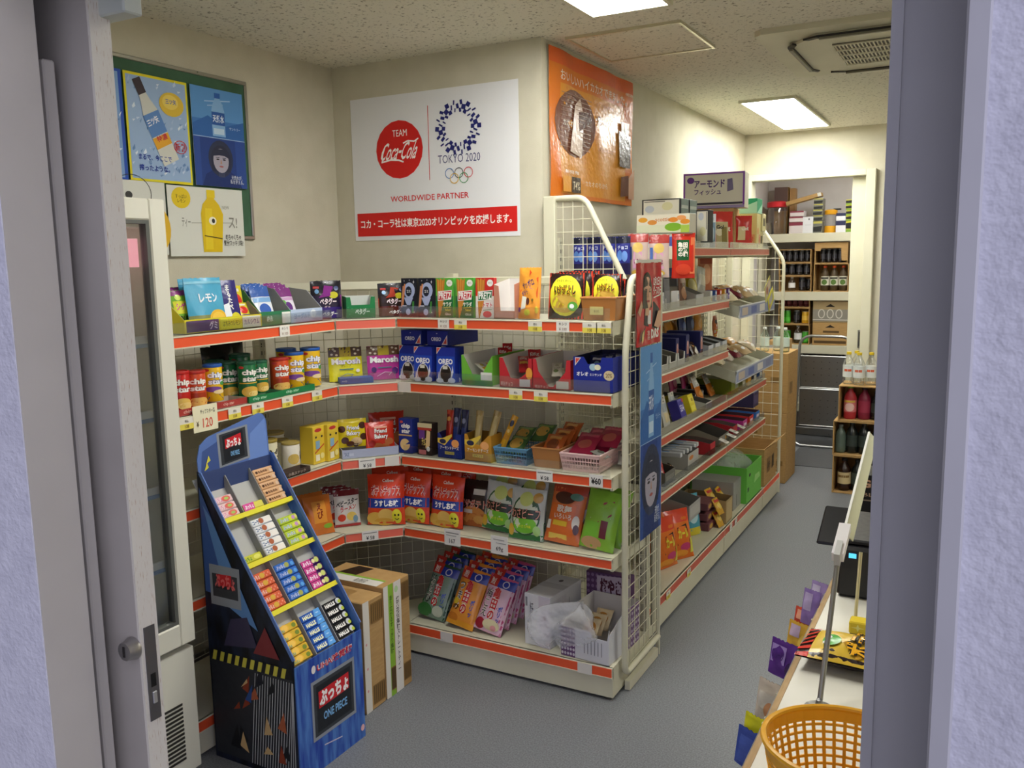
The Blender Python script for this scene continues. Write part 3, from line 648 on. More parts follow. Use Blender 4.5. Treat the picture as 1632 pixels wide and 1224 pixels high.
TRB = open_tray('display_tray', 'display tray', .150, .26, .125, .125, '#1c2c92', '#171c46', [('p', [(.04, .98), (.2, .98), (.04, .74)], '#e7e3de'), ('p', [(.06, .96), (.17, .96), (.06, .8)], '#d8544a'), ('t', 'オレオ', .08, .46, .38, .58, '#f2f2f6', .04), ('t', 'ミニサンド', .42, .47, .72, .54, '#f2f2f6', .02), ('e', .9, .5, .13, .14, '#d8c8a0'), ('t', '20%', .82, .44, .98, .56, '#7a5a3a'), ('e', .5, .72, .09, .1, '#a8c8d8'), ('e', .62, .72, .08, .08, '#e8e6c8')], cut=[(0, 1), (.26, 1), (.36, .8), (.68, .84), (.72, 1), (1, 1)])
BAN = pouch('snack_packet', 'snack packet', .05, .115, .022, '#e7e4cf', [('r', .1, .4, .9, .6, '#e2b93a'), ('r', 0, 0, 1, .16, '#3f9a3a'), ('e', .4, .75, .2, .1, '#d8c45a'), ('e', .7, .3, .2, .06, '#7ab04a')])
RCH = pouch('chocolate_packet', 'chocolate packet', .05, .14, .018, '#c0262c', [('r', .1, .45, .9, .6, '#e9b04a'), ('t', 'KitKat', .15, .7, .85, .85, '#f6f0e8')])
CRP = pouch('chocolate_packet', 'chocolate packet', .05, .13, .018, '#d9d5c0', [('e', .4, .3, .25, .1, '#7a8a5a'), ('e', .5, .7, .2, .08, '#b8b49a'), ('t', 'ショコラ', .2, .42, .8, .55, '#6a705a')])
# ---- third shelf
CST = carton('chip_box', 'snack box', .066, .05, .140, '#1c2f86', [('t', 'chip\nstar', .2, .58, .86, .86, '#f2f0ea', .05), ('e', .22, .9, .12, .04, '#c84a4a'), ('r', 0, .5, 1, .54, '#c9a46a'), ('e', .48, .25, .36, .17, '#e8c88a'), ('p', [(.5, .25), (.95, .4), (.95, .28)], '#1c2f86')])
CHE = carton('snack_box', 'snack box', .068, .045, .128, '#2a1a16', [('r', 0, .86, 1, 1, '#cfc49a'), ('r', .1, .5, .5, .78, '#6a3a8a'), ('p', [(.55, .2), (.85, .3), (.9, .75), (.65, .8)], '#e0c088'), ('t', 'チョコ', .3, .3, .62, .55, '#e8d070', .03), ('e', .75, .2, .12, .08, '#f0eee6'), ('r', .1, .02, .6, .16, '#d87a7a'), ('r', .02, .78, .98, .86, '#b0382a')])
alm = lambda c, dk: [('p', [(0, .62), (.3, .52), (.62, .9), (.62, 1), (.2, .8), (0, .8)], '#e2c24a'), ('e', .22, .68, .14, .1, '#2a2a4a'), ('e', .75, .62, .16, .16, '#e8a05a'), ('t', 'アーモンドチーズ', .1, .36, .9, .5, '#ece6d8', .02), ('r', .3, .16, .7, .28, dk), ('t', 'スティック', .34, .18, .66, .26, '#3a2a1a')]
ALN = open_tray('display_box', 'display box', .108, .085, .10, .098, '#1d2f7e', '#141c48', alm('', '#d8c45a'), cut=[(0, 1), (.08, 1), (.22, .75), (.75, .78), (.78, 1), (1, 1)])
ALG = open_tray('display_box', 'display box', .118, .085, .105, .104, '#c08a2c', '#8a6420', alm('', '#e8d060') + [('e', .78, .62, .14, .14, '#f0b070')], cut=[(0, 1), (.1, 1), (.2, .68), (.55, .62), (.9, 1), (1, 1)])
def stickpack(col, art, w=.034, h=.185): return pouch('cheese_stick_packet', 'snack stick', w, h, .02, col, art)
SKR = stickpack('#c43a24', [('r', .1, .2, .5, .9, '#8a1f1c'), ('e', .5, .8, .3, .05, '#e8a040')]); SKN = stickpack('#222a52', [('r', .2, .3, .8, .6, '#2a3a7a'), ('e', .5, .75, .25, .06, '#8a90b0')])
SKT = stickpack('#b09a62', [('r', .15, .05, .85, .95, '#c4b078'), ('r', .15, .05, .3, .95, '#8a7440')]); SKG = stickpack('#e0a82a', [('e', .5, .78, .32, .09, '#2a3044'), ('r', .1, .3, .9, .45, '#c88a2a'), ('e', .5, .55, .25, .05, '#f0d080')])
BKB = basket('slotted_basket', 'basket', .140, .24, .062, '#5f93b5', 3, 12); BKP = basket('slotted_basket', 'basket', .158, .25, .066, '#e3c0bd', 3, 14)
AMB = mat('#c08a4a', 'x'); BKA = basket('storage_bin', 'basket', .115, .24, .075, '#b27a44', solid=True)
GRP = pouch('snack_packet', 'snack packet', .10, .13, .03, '#4a6a3a', [('e', .5, .5, .35, .3, '#c8a04a'), ('r', .1, .75, .9, .9, '#7a9a4a')]); OPK = pouch('snack_packet', 'snack packet', .10, .13, .03, '#c8642a', [('e', .5, .45, .3, .25, '#8a4a2a'), ('r', .2, .7, .8, .85, '#e8a858')])
PPK = pouch('candy_packet', 'candy packet', .12, .17, .022, '#b02a4c', [('e', .5, .4, .3, .2, '#c8645a'), ('r', .1, .75, .9, .88, '#d8486a')])
# ---- fourth shelf
usu = [('r', 0, .5, 1, 1, '#e2401f'), ('r', 0, 0, 1, .34, '#dd4a22'), ('r', 0, .34, 1, .53, '#1f3f9c'), ('t', 'Calbee', .42, .85, .72, .91, '#f6e8d8', .02), ('t', 'ポテトチップス', .1, .56, .92, .8, '#f4dcd0', .075), ('t', 'ポテトチップス', .1, .56, .92, .8, '#c21f24', .02), ('t', 'うすしお味', .2, .37, .86, .5, '#fbfbf8', .05),
       ('e', .22, .13, .24, .13, '#e6b850'), ('e', .52, .2, .22, .13, '#ecc468'), ('e', .45, .06, .26, .08, '#dda83e'), ('e', .8, .17, .13, .15, '#e9e03a'), ('e', .76, .2, .025, .022, '#2a2a1a'), ('e', .85, .2, .025, .022, '#2a2a1a'), ('l', [(.75, .13), (.8, .1), (.86, .13)], .003, '#2a2a1a')]
USU = pouch('potato_chip_bag', 'snack bag', .155, .205, .06, '#d93a1e', usu, seed=11)
PIZ = pouch('potato_chip_bag', 'snack bag', .155, .195, .055, '#2a1613', [('r', 0, 0, 1, .3, '#b86a34'), ('e', .5, .25, .4, .2, '#d08a44'), ('e', .7, .16, .2, .1, '#d8a050'), ('t', 'ピザポテト', .08, .4, .92, .6, '#e8c0a8', .05), ('t', 'ピザポテト', .08, .4, .92, .6, '#a8281f', .0), ('r', .2, .3, .5, .38, '#d8d0c0'), ('r', .5, .7, .85, .82, '#cfc8bc')], seed=12)
was = [('r', 0, 0, 1, .12, '#2f7a3f'), ('p', [(0, .12), (1, .12), (1, .35), (0, .45)], '#3f8a45'), ('e', .5, .48, .42, .4, '#2e5a34'), ('e', .5, .48, .38, .36, '#cfd6c0'), ('e', .5, .8, .2, .14, '#c8d47a'), ('e', .5, .3, .34, .17, '#7ac23a'), ('e', .82, .84, .13, .1, '#c89a4a'), ('r', .08, .42, .92, .6, '#2c3a2a'), ('t', 'わさビーフ', .08, .42, .92, .62, '#2a1c18', .08), ('t', 'わさビーフ', .08, .42, .92, .62, '#f0a890', .0), ('t', 'わさび味', .3, .24, .7, .3, '#e8e83a'), ('e', .1, .18, .1, .12, '#e0b840'), ('e', .85, .2, .1, .1, '#a8d080')]
WAS = pouch('potato_chip_bag', 'snack bag', .150, .195, .055, '#c9cdc8', was, seed=13)
ORC = pouch('rice_cracker_bag', 'rice cracker bag', .145, .235, .045, '#d8743f', [('r', 0, .8, 1, 1, '#b8452c'), ('r', .06, .05, .8, .62, '#e2702c'), ('e', .42, .72, .3, .1, '#4a241a'), ('e', .75, .76, .18, .06, '#4f7a6a'), ('t', '歌舞', .25, .48, .7, .6, '#f4e8d8', .02), ('t', 'いろいろ', .2, .38, .72, .46, '#f4e8d8', .02), ('r', .2, .27, .62, .35, '#e8c030'), ('r', .12, .05, .65, .14, '#ecc85a'), ('e', .85, .35, .1, .12, '#f0e8dc'), ('e', .88, .25, .08, .08, '#5a3a44'), ('r', .03, .2, .14, .34, '#e8e0d0')], seed=14)
GRB = pouch('rice_cracker_bag', 'rice cracker bag', .145, .23, .05, '#86b83a', [('p', [(.2, .5), (.8, .55), (.75, .95), (.3, .95)], '#dcd6c4'), ('p', [(.45, .45), (.8, .6), (.8, .85), (.5, .8)], '#8a2a3a'), ('r', .1, .05, .5, .45, '#7cc03a'), ('r', .55, .2, .75, .5, '#6a2030'), ('e', .35, .1, .3, .1, '#c8a070')], seed=15)
BAB = pouch('noodle_snack_bag', 'snack bag', .105, .150, .035, '#e4dfd8', [('r', 0, .84, 1, 1, '#7a1f28'), ('t', 'ベビースター', .06, .58, .94, .74, '#1f1c1c', .03, .25, .2), ('t', 'ラーメン', .2, .44, .85, .57, '#c8302c', .03, .25, .2), ('e', .26, .25, .16, .1, '#d8452a'), ('e', .65, .28, .2, .12, '#e8c868'), ('e', .8, .2, .1, .1, '#7a9ab0'), ('r', 0, 0, 1, .07, '#b83a3a')], seed=16)
RCB = pouch('shrimp_snack_bag', 'snack bag', .115, .155, .04, '#d87a2e', [('r', .25, .3, .75, .85, '#e89a3a'), ('t', 'え\nび', .38, .4, .62, .8, '#8a2a18', .03), ('p', [(0, .1), (1, .1), (1, .22), (0, .3)], '#d8642a'), ('e', .75, .2, .18, .06, '#8ab83a')], seed=17)
# ---- base shelf
def kame(bg, band, vt, low):
    return [('r', 0, 0, 1, .8, bg), ('r', 0, .8, .38, 1, '#c2352a'), ('r', .38, .8, 1, .97, '#2a3a9a'), ('t', '煎', .1, .82, .28, .96, '#f2e6d6'), ('o', .66, .88, .12, .065, .004, '#d8d0e0')] + \
        [('t', '亀\n田\nの', .36, .22, .62, .8, '#f0e6d8', .09), ('t', '亀\n田\nの', .36, .22, .62, .8, '#c81f24', .03), ('t', vt, .1, .25, .34, .74, '#f0eadc', .06), ('t', vt, .1, .25, .34, .74, '#1c1a18', .0), ('t', 'ポ\nリ\nッ', .7, .2, .84, .5, '#2f4fb0', .03)] + low
KGR = pouch('rice_cracker_bag', 'rice cracker bag', .125, .225, .045, '#2e4a34', kame('#7d9480', '', 'わ\nさ\nび', [('e', .2, .12, .3, .12, '#3f7a3f'), ('e', .7, .15, .2, .1, '#c8d0b8')]), seed=21)
KOR = pouch('rice_cracker_bag', 'rice cracker bag', .125, .235, .045, '#e08a2c', kame('#e8983a', '', 'つ\nま\nみ', [('e', .16, .4, .1, .06, '#e8c83a'), ('r', 0, 0, 1, .1, '#e8a030'), ('e', .2, .12, .2, .08, '#c8782a')]), seed=22)
KPK = pouch('rice_cracker_bag', 'rice cracker bag', .125, .225, .045, '#c0507a', kame('#e0b8c8', '', '梅\nこ\nえ', [('e', .2, .12, .18, .1, '#a8283a'), ('e', .6, .14, .3, .1, '#e8dcb0'), ('e', .7, .1, .1, .05, '#e8a0a0')]), seed=23)
# ---- corner shelving
def petag(c, dk, txt): return [('r', 0, .62, 1, 1, '#17121c'), ('r', 0, 0, 1, .3, dk), ('p', [(0, .3), (1, .3), (1, .62), (0, .55)], c), ('p', [(.25, .55), (.7, .6), (.75, .85), (.45, .88), (.4, .68)], c), ('e', .75, .62, .15, .09, '#d8d030'), ('e', .2, .72, .07, .06, '#7aa8d0'), ('r', .08, .8, .28, .86, '#b02a2a'), ('e', .85, .8, .08, .06, '#3a4a7a'), ('t', 'ペタグー', .28, .36, .84, .54, '#f2e2ea', .04), ('t', 'グミ', .42, .28, .62, .33, '#e8c8d8'), ('t', 'ペタグー', .35, .06, .85, .18, '#f4f2f0', .05)]
PEP = pouch('gummy_pouch', 'candy pouch', .115, .145, .03, '#241634', petag('#8a2a8a', '#3a2478', ''), 'stand', seed=31, hole=True); PER = pouch('gummy_pouch', 'candy pouch', .110, .130, .03, '#2c1714', petag('#a83a28', '#5a2018', ''), 'stand', seed=32, hole=True)
PET = open_tray('display_tray', 'display tray', .112, .10, .085, .055, '#1f7a44', '#cfd2cc', [('t', 'ペタグー', .3, .25, .8, .7, '#e8f2e8', .04)] + dots('#3f9a60', [(.1, .3), (.2, .7), (.9, .4), (.05, .8)], .03), cut=[(0, 1.5), (.14, 1.5), (.18, .95), (.82, .95), (.86, 1.5), (1, 1.5)], hb=.085)
def marosh(c, c2, lowc): return [('r', 0, .72, 1, 1, c2), ('r', .33, .72, .67, 1, '#b8a030')] + [('e', x, y, .04, .03, '#d8c8b0') for x, y in ((.1, .8), (.2, .9), (.8, .8), (.9, .9), (.15, .95), (.78, .93), (.24, .78))] + [('t', 'Marosh', .08, .5, .94, .68, '#c8b8d0', .06), ('t', 'Marosh', .08, .5, .94, .68, '#fbf8f4', .02), ('t', 'グレープ', .35, .42, .65, .48, '#7a6a2a'), ('r', .3, .34, .72, .37, '#4a7a8a'), ('l', [(.25, .1), (.5, .22), (.7, .2), (.62, .12)], .002, lowc), ('e', .85, .3, .06, .05, '#e8e2d8')]
MAY = pouch('marshmallow_pouch', 'candy pouch', .132, .135, .03, '#e4dc2c', marosh('#e6e03a', '#5a4238', '#2a6ab0'), 'stand', seed=33); MAP = pouch('marshmallow_pouch', 'candy pouch', .132, .135, .03, '#c03a98', marosh('#c8409a', '#6a4a34', '#e8d0e8') + [('e', .18, .3, .08, .08, '#4a2a6a'), ('e', .82, .25, .1, .1, '#5a2a78')], 'stand', seed=34)
fb = lambda c: [('t', 'Friend\nBakery', .28, .38, .76, .76, '#3a1a14', .06), ('t', 'Friend\nBakery', .28, .38, .76, .76, '#fbf6ee', .025)]
FBY = pouch('biscuit_bag', 'biscuit bag', .150, .145, .04, '#e0c81f', [('e', x, y, .13, .12, '#4a2618') for x, y in ((.12, .65), (.22, .25), (.85, .75), (.88, .35), (.6, .12))] + [('e', .62, .2, .2, .14, '#d8b888'), ('e', .4, .12, .14, .1, '#5a3020')] + fb(''), seed=35)
FBR = pouch('biscuit_bag', 'biscuit bag', .150, .145, .04, '#c8321f', [('e', x, y, .16, .12, '#b8683a') for x, y in ((.4, .15), (.65, .12), (.8, .3))] + [('e', .2, .25, .12, .12, '#a02018'), ('r', .3, .78, .75, .84, '#e8a890'), ('p', [(.05, .1), (.2, .1), (.1, .9), (.02, .9)], '#e8482a')] + fb(''), seed=36)
FBT = open_tray('display_tray', 'display tray', .225, .12, .035, .035, '#aab0c8', '#c4c6cc', [('r', .02, .3, .2, .6, '#c0c6d8'), ('t', 'SALE', .04, .3, .12, .7, '#4a5a8a')], hb=.04)
# ---- left shelving
SOU = pouch('gummy_packet', 'candy packet', .10, .15, .025, '#7ab43a', [('r', 0, .85, 1, 1, '#8a3a7a'), ('r', .05, .35, .95, .7, '#d8d838'), ('t', 'SOURS', .1, .1, .9, .3, '#3a3a1a', .02), ('t', 'シゲキ', .15, .45, .85, .65, '#d8409a', .03), ('e', .3, .8, .15, .08, '#c8e05a')], seed=41)
LEM = pouch('candy_pouch', 'candy pouch', .155, .165, .03, '#4fa8cc', [('r', 0, 0, 1, .25, '#8a8f58'), ('e', .75, .15, .26, .2, '#e8b83a'), ('e', .75, .15, .2, .15, '#f0c850'), ('t', 'レモン', .3, .5, .8, .68, '#e8f4fa', .03), ('r', .0, .88, 1, .93, '#7ac0d8')], 'stand', seed=42)
CAL = pouch('candy_pouch', 'candy pouch', .115, .175, .03, '#2a2470', [('t', 'カ\nッ\nの', .12, .35, .3, .9, '#f2f0ee', .03), ('t', 'ま\nる\nた\nべ', .52, .35, .7, .9, '#f2f0ee', .03), ('p', [(.3, .1), (.6, .15), (.55, .5), (.3, .45)], '#e8ecf4'), ('e', .74, .16, .2, .13, '#e2d83a'), ('t', '10', .66, .1, .82, .2, '#6a6a2a', .02)], 'stand', seed=43)
APL = pouch('candy_pouch', 'candy pouch', .085, .15, .025, '#d8c82f', [('e', .5, .6, .36, .2, '#d8362a'), ('r', .1, .2, .9, .35, '#3a2a7a'), ('e', .4, .12, .3, .08, '#c83a3a'), ('r', .3, .84, .8, .92, '#f0e8d0')], 'stand', seed=44)
TAB = pouch('tablet_pouch', 'candy pouch', .09, .135, .02, '#e6ebf2', [('r', 0, .7, 1, 1, '#2f5aa8'), ('r', .05, .55, .95, .68, '#7aa8d8'), ('e', .5, .35, .3, .16, '#3a62b8'), ('t', 'ヨーグルト', .2, .12, .85, .22, '#2a2a5a', .02)], 'stand', seed=45)
GRA = pouch('tablet_pouch', 'candy pouch', .09, .135, .02, '#e9e4ee', [('r', 0, .7, 1, 1, '#7a2a78'), ('r', .05, .58, .95, .68, '#c8a0c8'), ('e', .5, .38, .28, .15, '#5a2a7a'), ('e', .25, .52, .14, .08, '#6ab04a'), ('t', 'グレープ', .2, .12, .85, .22, '#2a2a5a', .02)], 'stand', seed=46)
TYL = open_tray('display_tray', 'display tray', .33, .13, .09, .045, '#d9cc2c', '#8a8a80', [('r', .02, .1, .42, .9, '#4a2a6a'), ('t', 'グミ', .3, .2, .4, .8, '#e0d8e8', .03), ('r', .44, .08, .72, .92, '#e0d830'), ('t', 'はちみつレモン', .47, .3, .7, .7, '#6a6a1a', .02), ('r', .73, .08, .98, .92, '#dcdcc8'), ('t', 'カルシウム', .75, .3, .96, .7, '#5a5a8a', .02)], hb=.05)
TYG = open_tray('display_tray', 'display tray', .15, .16, .125, .05, '#2f7a52', '#8f8f88', [('t', '森永', .2, .3, .4, .7, '#d8e8d8', .03), ('r', .7, .1, .98, .9, '#e8e8e0')], hb=.14)
TYB = open_tray('display_tray', 'display tray', .17, .16, .115, .05, '#b8c8e0', '#9a9a94', [('t', 'ヨーグルト', .1, .3, .6, .7, '#7a90b8', .02), ('e', .7, .6, .1, .3, '#e8eef4')], hb=.125)
def chip(bg, name_c, pic, txtc): return [('t', 'chip\nstar', .22, .5, .8, .86, txtc, .09), ('t', 'chip\nstar', .22, .5, .8, .86, name_c, .045), ('e', .2, .92, .1, .04, '#c83a3a')] + pic
CHR = canister('chip_canister', 'chip canister', .037, .145, '#c0251f', '#b8201c', chip('', '#f6f2e8', [('e', .5, .2, .3, .14, '#e8c060'), ('e', .6, .12, .25, .1, '#f0d080')], '#8a1a14')); CHG = canister('chip_canister', 'chip canister', .037, .145, '#1c6a3c', '#17553a', chip('', '#f6f2e8', [('r', .1, .44, .9, .47, '#d8b03a'), ('e', .5, .2, .32, .16, '#e0b24a'), ('e', .62, .14, .2, .08, '#f0d080')], '#124a2a'))
CHY = canister('chip_canister', 'chip canister', .037, .145, '#e2b41c', '#1f56a8', chip('', '#f4f4fa', [('e', .4, .36, .3, .08, '#7a4a9a'), ('e', .75, .52, .12, .06, '#4a9a4a'), ('p', [(.2, .06), (.75, .06), (.6, .2), (.25, .14)], '#2a4aa8'), ('e', .6, .28, .2, .06, '#f0d8a0')], '#2a4a90')); CHO = canister('chip_canister', 'chip canister', .037, .135, '#cc4a22', '#b02a1e', chip('', '#f6f2e8', [('e', .5, .17, .36, .14, '#e8b860'), ('r', .25, .3, .75, .44, '#a83a1c')], '#8a2a14'))
CAN1 = canister('snack_canister', 'snack canister', .043, .135, '#e6e0cf', '#a8924a', [('e', .35, .45, .22, .2, '#d8b860'), ('t', '小\n魚', .6, .4, .75, .75, '#5a4a2a', .02), ('e', .55, .16, .22, .1, '#e8d090'), ('e', .78, .9, .06, .03, '#c84a3a')]); CAN2 = canister('snack_canister', 'snack canister', .036, .135, '#e4dcb8', '#9a8434', [('t', '豆\n屋', .25, .35, .7, .85, '#2f2a1a', .04), ('e', .5, .2, .25, .1, '#c88a3a')])
CARY = carton('snack_canister', 'snack box', .066, .066, .145, '#e2c23a', [('r', .05, .8, .95, .97, '#e8c840'), ('e', .45, .9, .3, .05, '#c83a3a'), ('e', .25, .72, .08, .03, '#2a2a2a'), ('e', .75, .72, .08, .03, '#2a2a2a'), ('r', .2, .4, .55, .62, '#8ab0c8'), ('l', [(.1, .3), (.9, .5)], .005, '#c84a2a'), ('r', .15, .08, .5, .25, '#f0e8c8'), ('e', .72, .2, .16, .08, '#f0e090')])
CRD = open_tray('display_tray', 'display tray', .17, .09, .022, .022, '#a83a34', '#b8a89a', [('t', 'chip star', .1, .2, .5, .8, '#e8b8a8', .02)], hb=.022); CGD = open_tray('display_tray', 'display tray', .17, .09, .022, .022, '#1f7a45', '#5a8a68', [('t', 'chip star', .1, .2, .5, .8, '#b8e0c0', .02)], hb=.022)
# ================================================================ GOODS ON THE FRONT, CORNER AND LEFT SHELVING
def fx(px, py, y=2.80): return at(px, py, 1, y).x
E = .0012
S1 = 'on the top shelf below the red and white wall poster'
TRAYS = ('display_tray', 'open_carton', 'slotted_basket', 'storage_bin', 'gift_carton', 'display_box', 'snack_carton', 'grey_carton')
# top shelf, front
def F(it, px, k, dy, label, rx=0, ry=0, rz=0, group=None, dz=0, sc=None, py=(500, 605, 715, 850, 1000)):
    y = FY+dy; inner = it.root.name.split('.')[0] in TRAYS or (rx >= 45 and k in (1, 2))
    return it.put(fx(px, py[k], FY+.025 if inner else y), y, DK[k]+E+dz, label, rz, -R(rx), R(ry), group, sc)
F(MYS, 654, 0, .035, 'left black snack box with pale lavender question mark on the top shelf', 3)
F(MYS, 682, 0, .035, 'right black snack box with pale lavender question mark, touching the green pretzel box', 3)
F(PRG, 711, 0, .035, 'green pretzel box with red name band beside the black question mark box', 2)
F(PRG, 743, 0, .035, 'green pretzel box with red name band beside the red pretzel box', 2)
F(PRR, 775, 0, .035, 'red and white pretzel box with green name band on the top shelf', 2)
WTR = open_tray('display_tray', 'display tray', .085, .12, .135, .03, '#c98a72', '#e2ddd8', [('r', .05, .2, .95, .8, '#d89a88')], cut=[(0, 4.2), (.22, 4.0), (.3, 1), (1, 1)], hb=.145)
F(WTR, 806, 0, .075, 'empty tall white display tray with pinkish front between red pretzel box and orange pouch')
F(ORP, 843, 0, .03, 'tall orange stand up snack pouch beside yellow striped bags', 6)
for i, (px, dy) in enumerate(((905, .06), (955, .085), (971, .15))):
    F(STR, px, 0, dy, ['leftmost yellow oval snack bag with black and red stripes on the top shelf', 'yellow oval striped snack bag half behind the brown storage bin', 'rearmost yellow striped snack bag, edge seen behind the other two at the wire frame'][i], 7, rz=[0, 0, -.35][i])
for i in range(2): F(STR, 922+i*14, 0, .15+.04*i, ['striped snack bag standing behind the leftmost yellow one, only its top showing', 'rear striped snack bag, only its black and red top edge showing, at the middle'][i], 7, dz=.004)
BNT = basket('storage_bin', 'basket', .130, .22, .078, '#b5773c', solid=True)
F(BNT, 957, 0, .135, 'brown plastic storage bin with paper label on the top shelf beside the wire end frame')
b = MB(); b.box(-.03, -.1125, .02, .02, -.1095, .048, mat('#cbbf7a')); b.art([('t', 'あられ', .3, .3, .7, .6, '#8a7a4a')], lambda u, v, o: (-.03+.05*u, -.1125-o, .02+.028*v), .05, .028); o = b.build('paper_label', BNT.root); o['label'] = 'small yellowed paper label'
# second shelf, front
F(ORE, 652, 1, .075, 'blue cookie box with round dark biscuit picture, leftmost and set back on the second shelf', 3)
F(ORE, 678, 1, .042, 'blue cookie box with round dark biscuit picture, middle of the three', 3)
F(ORE, 714, 1, .042, 'blue cookie box with round dark biscuit picture, right of the three, beside the green tray', 3)
for i in range(2): ORE.put(fx(678+36*i, 605, FY+.042), FY+.083, DK[1]+E, ['cookie box standing directly behind the middle blue cookie box', 'cookie box standing directly behind the right blue cookie box'][i])
zt2 = .1372
F(ORL, 683, 1, .19, 'left long blue biscuit carton lying on top of the standing cookie boxes', dz=zt2)
F(ORL, 724, 1, .19, 'right long blue biscuit carton lying on top of the standing cookie boxes', dz=zt2)
F(TRG, 763, 1, .145, 'green fronted display tray holding white and yellow snack packets on the second shelf')
for i in range(2): F(BAN, 760+4*i, 1, .085+.07*i, 'white and yellow snack packet %s in the green fronted tray' % ['lying in front', 'lying behind'][i], 60, dz=.012, rz=R(80))
F(TRR, 824, 1, .145, 'red display tray with red wrapped chocolate packets on the second shelf')
for i in range(5): F(RCH, 815+7*(i % 3), 1, .06+.035*i, 'red chocolate packet, %s in the red display tray' % ['frontmost', 'second from the front', 'third from the front', 'fourth from the front', 'rearmost'][i], 62-6*i, dz=.016+.006*i, rz=R(30))
F(TRV, 881, 1, .145, 'red display tray with v shaped cut holding cream wrapped packets on the second shelf')
for i in range(3): F(CRP, 878+5*i, 1, .055+.03*i, 'cream wrapped chocolate packet, %s in the v cut red tray' % ['frontmost', 'middle', 'rearmost'][i], 68, dz=.014+.007*i, rz=R(25))
F(TRB, 947, 1, .145, 'dark blue display tray of mini cookies at the right end of the second shelf')
DKP = pouch('biscuit_packet', 'biscuit packet', .06, .13, .02, '#23285a', [('e', .5, .5, .25, .2, '#8ab0c8'), ('r', .2, .75, .8, .85, '#dcdce8')])
for i in range(3): F(DKP, 938+9*i, 1, .07+.05*i, 'dark blue biscuit packet, %s inside the dark blue tray' % nth(i, 3), 50, dz=.03, rz=R(15))
# third shelf, front
F(CST, 652, 2, .05, 'navy potato crisp box with white lettering at the left end of the third shelf', 2)
F(CHE, 682, 2, .05, 'narrow dark snack box with cream top between navy crisp box and navy stick display', 2)
F(ALN, 717, 2, .065, 'navy display box of cheese sticks on the third shelf')
F(ALG, 765, 2, .062, 'golden display box of cheese sticks on the third shelf')
for i, (it, px, dy, lb) in enumerate(((SKR, 714, .075, 'red stick packet standing in the navy display box'), (SKN, 728, .07, 'left navy stick packet standing in the navy display box'), (SKN, 738, .085, 'right navy stick packet standing in the navy display box'))):
    F(it, px, 2, dy, lb, 8, dz=.005)
for px, dy, ry, it, lb in ((758, .06, 4, SKT, 'straw coloured stick packet upright in the golden display box'), (776, .065, 14, SKT, 'straw coloured stick packet tilting right in the golden display box'), (786, .05, 24, SKG, 'golden stick packet with dark oval, leaning far right out of the golden display box')):
    F(it, px, 2, dy, lb, 5, ry, dz=.008)
F(BKB, 813, 2, .145, 'blue slotted plastic basket of snack packets on the third shelf')
F(BKA, 864, 2, .15, 'brown plastic bin of snack packets between the blue and pink baskets')
F(BKP, 922, 2, .15, 'pale pink lace pattern basket of red candy packets on the third shelf')
for i in range(3): F(GRP, 805+10*i, 2, .10+.05*i, 'green snack packet, %s in the blue basket' % nth(i, 3), 60, dz=.03+.008*i)
for i in range(3): F(OPK, 862+8*i, 2, .09+.06*i, 'orange brown snack packet, %s in the brown bin' % ['frontmost', 'middle', 'rearmost'][i], 55, dz=.03+.014*i)
for i in range(3): F(PPK, 917+6*i, 2, .11+.03*i, 'dark red candy packet, %s in the pink basket' % ['frontmost', 'middle', 'rearmost'][i], 66, dz=.028+.013*i)
SLV = pouch('wrapped_snack', 'wrapped snack', .05, .09, .025, '#a8a8a0', [('e', .5, .5, .3, .2, '#6a6a62')])
F(SLV, 968, 2, .06, 'small silvery wrapped snack at the right end of the third shelf', 75, dz=.012, rz=R(70)); F(SLV, 975, 2, .14, 'rear silvery wrapped snack beside the pink basket, third shelf', 70, dz=.012, rz=R(20))
# fourth shelf, front
F(USU, 660, 3, .045, 'orange potato chip bag with blue band, middle of the front three', 8)
F(USU, 707, 3, .06, 'orange potato chip bag with blue band, right of the front three', 8)
for i in range(2): F(USU, 672+40*i, 3, .13, ['potato chip bag behind the middle front one, only its orange top showing', 'potato chip bag behind the right front one, only its orange top showing'][i], 6, dz=.022)
for i in range(2): F(USU, 690+40*i, 3, .21, ['potato chip bag in the rear row, left, dark orange top under the shelf', 'potato chip bag in the rear row, right, dark orange top under the shelf'][i], 4, dz=.026)
F(PIZ, 752, 3, .12, 'black and brown pizza flavour chip bag beside the orange chip bags', 8)
F(WAS, 789, 3, .095, 'green and silver wasabi chip bag leaning left, set back a little', 10, 5)
F(WAS, 838, 3, .06, 'green and silver wasabi chip bag frontmost on the fourth shelf', 12)
for i, (px, dy) in enumerate(((806, .17), (838, .15), (846, .21))): F(WAS, px, 3, dy, ['silver topped wasabi chip bag in the back row at the left', 'silver topped wasabi chip bag right behind the frontmost one', 'silver topped wasabi chip bag in the back row at the right'][i], 10, dz=.024, rz=R(-6*i))
F(ORC, 900, 3, .075, 'orange rice cracker bag frontmost on the fourth shelf, beside the green bags', 20, 4)
for i in range(2): F(ORC, 912+8*i, 3, .13+.05*i, ['orange rice cracker bag right behind the frontmost orange one', 'rearmost orange rice cracker bag on the fourth shelf'][i], 16, 4, dz=.012)
F(GRB, 950, 3, .085, 'green rice cracker bag, left of the two by the wire end frame', 18, 6); F(GRB, 973, 3, .10, 'green rice cracker bag, right of the two, pressed against the wire end frame', 18, 8)
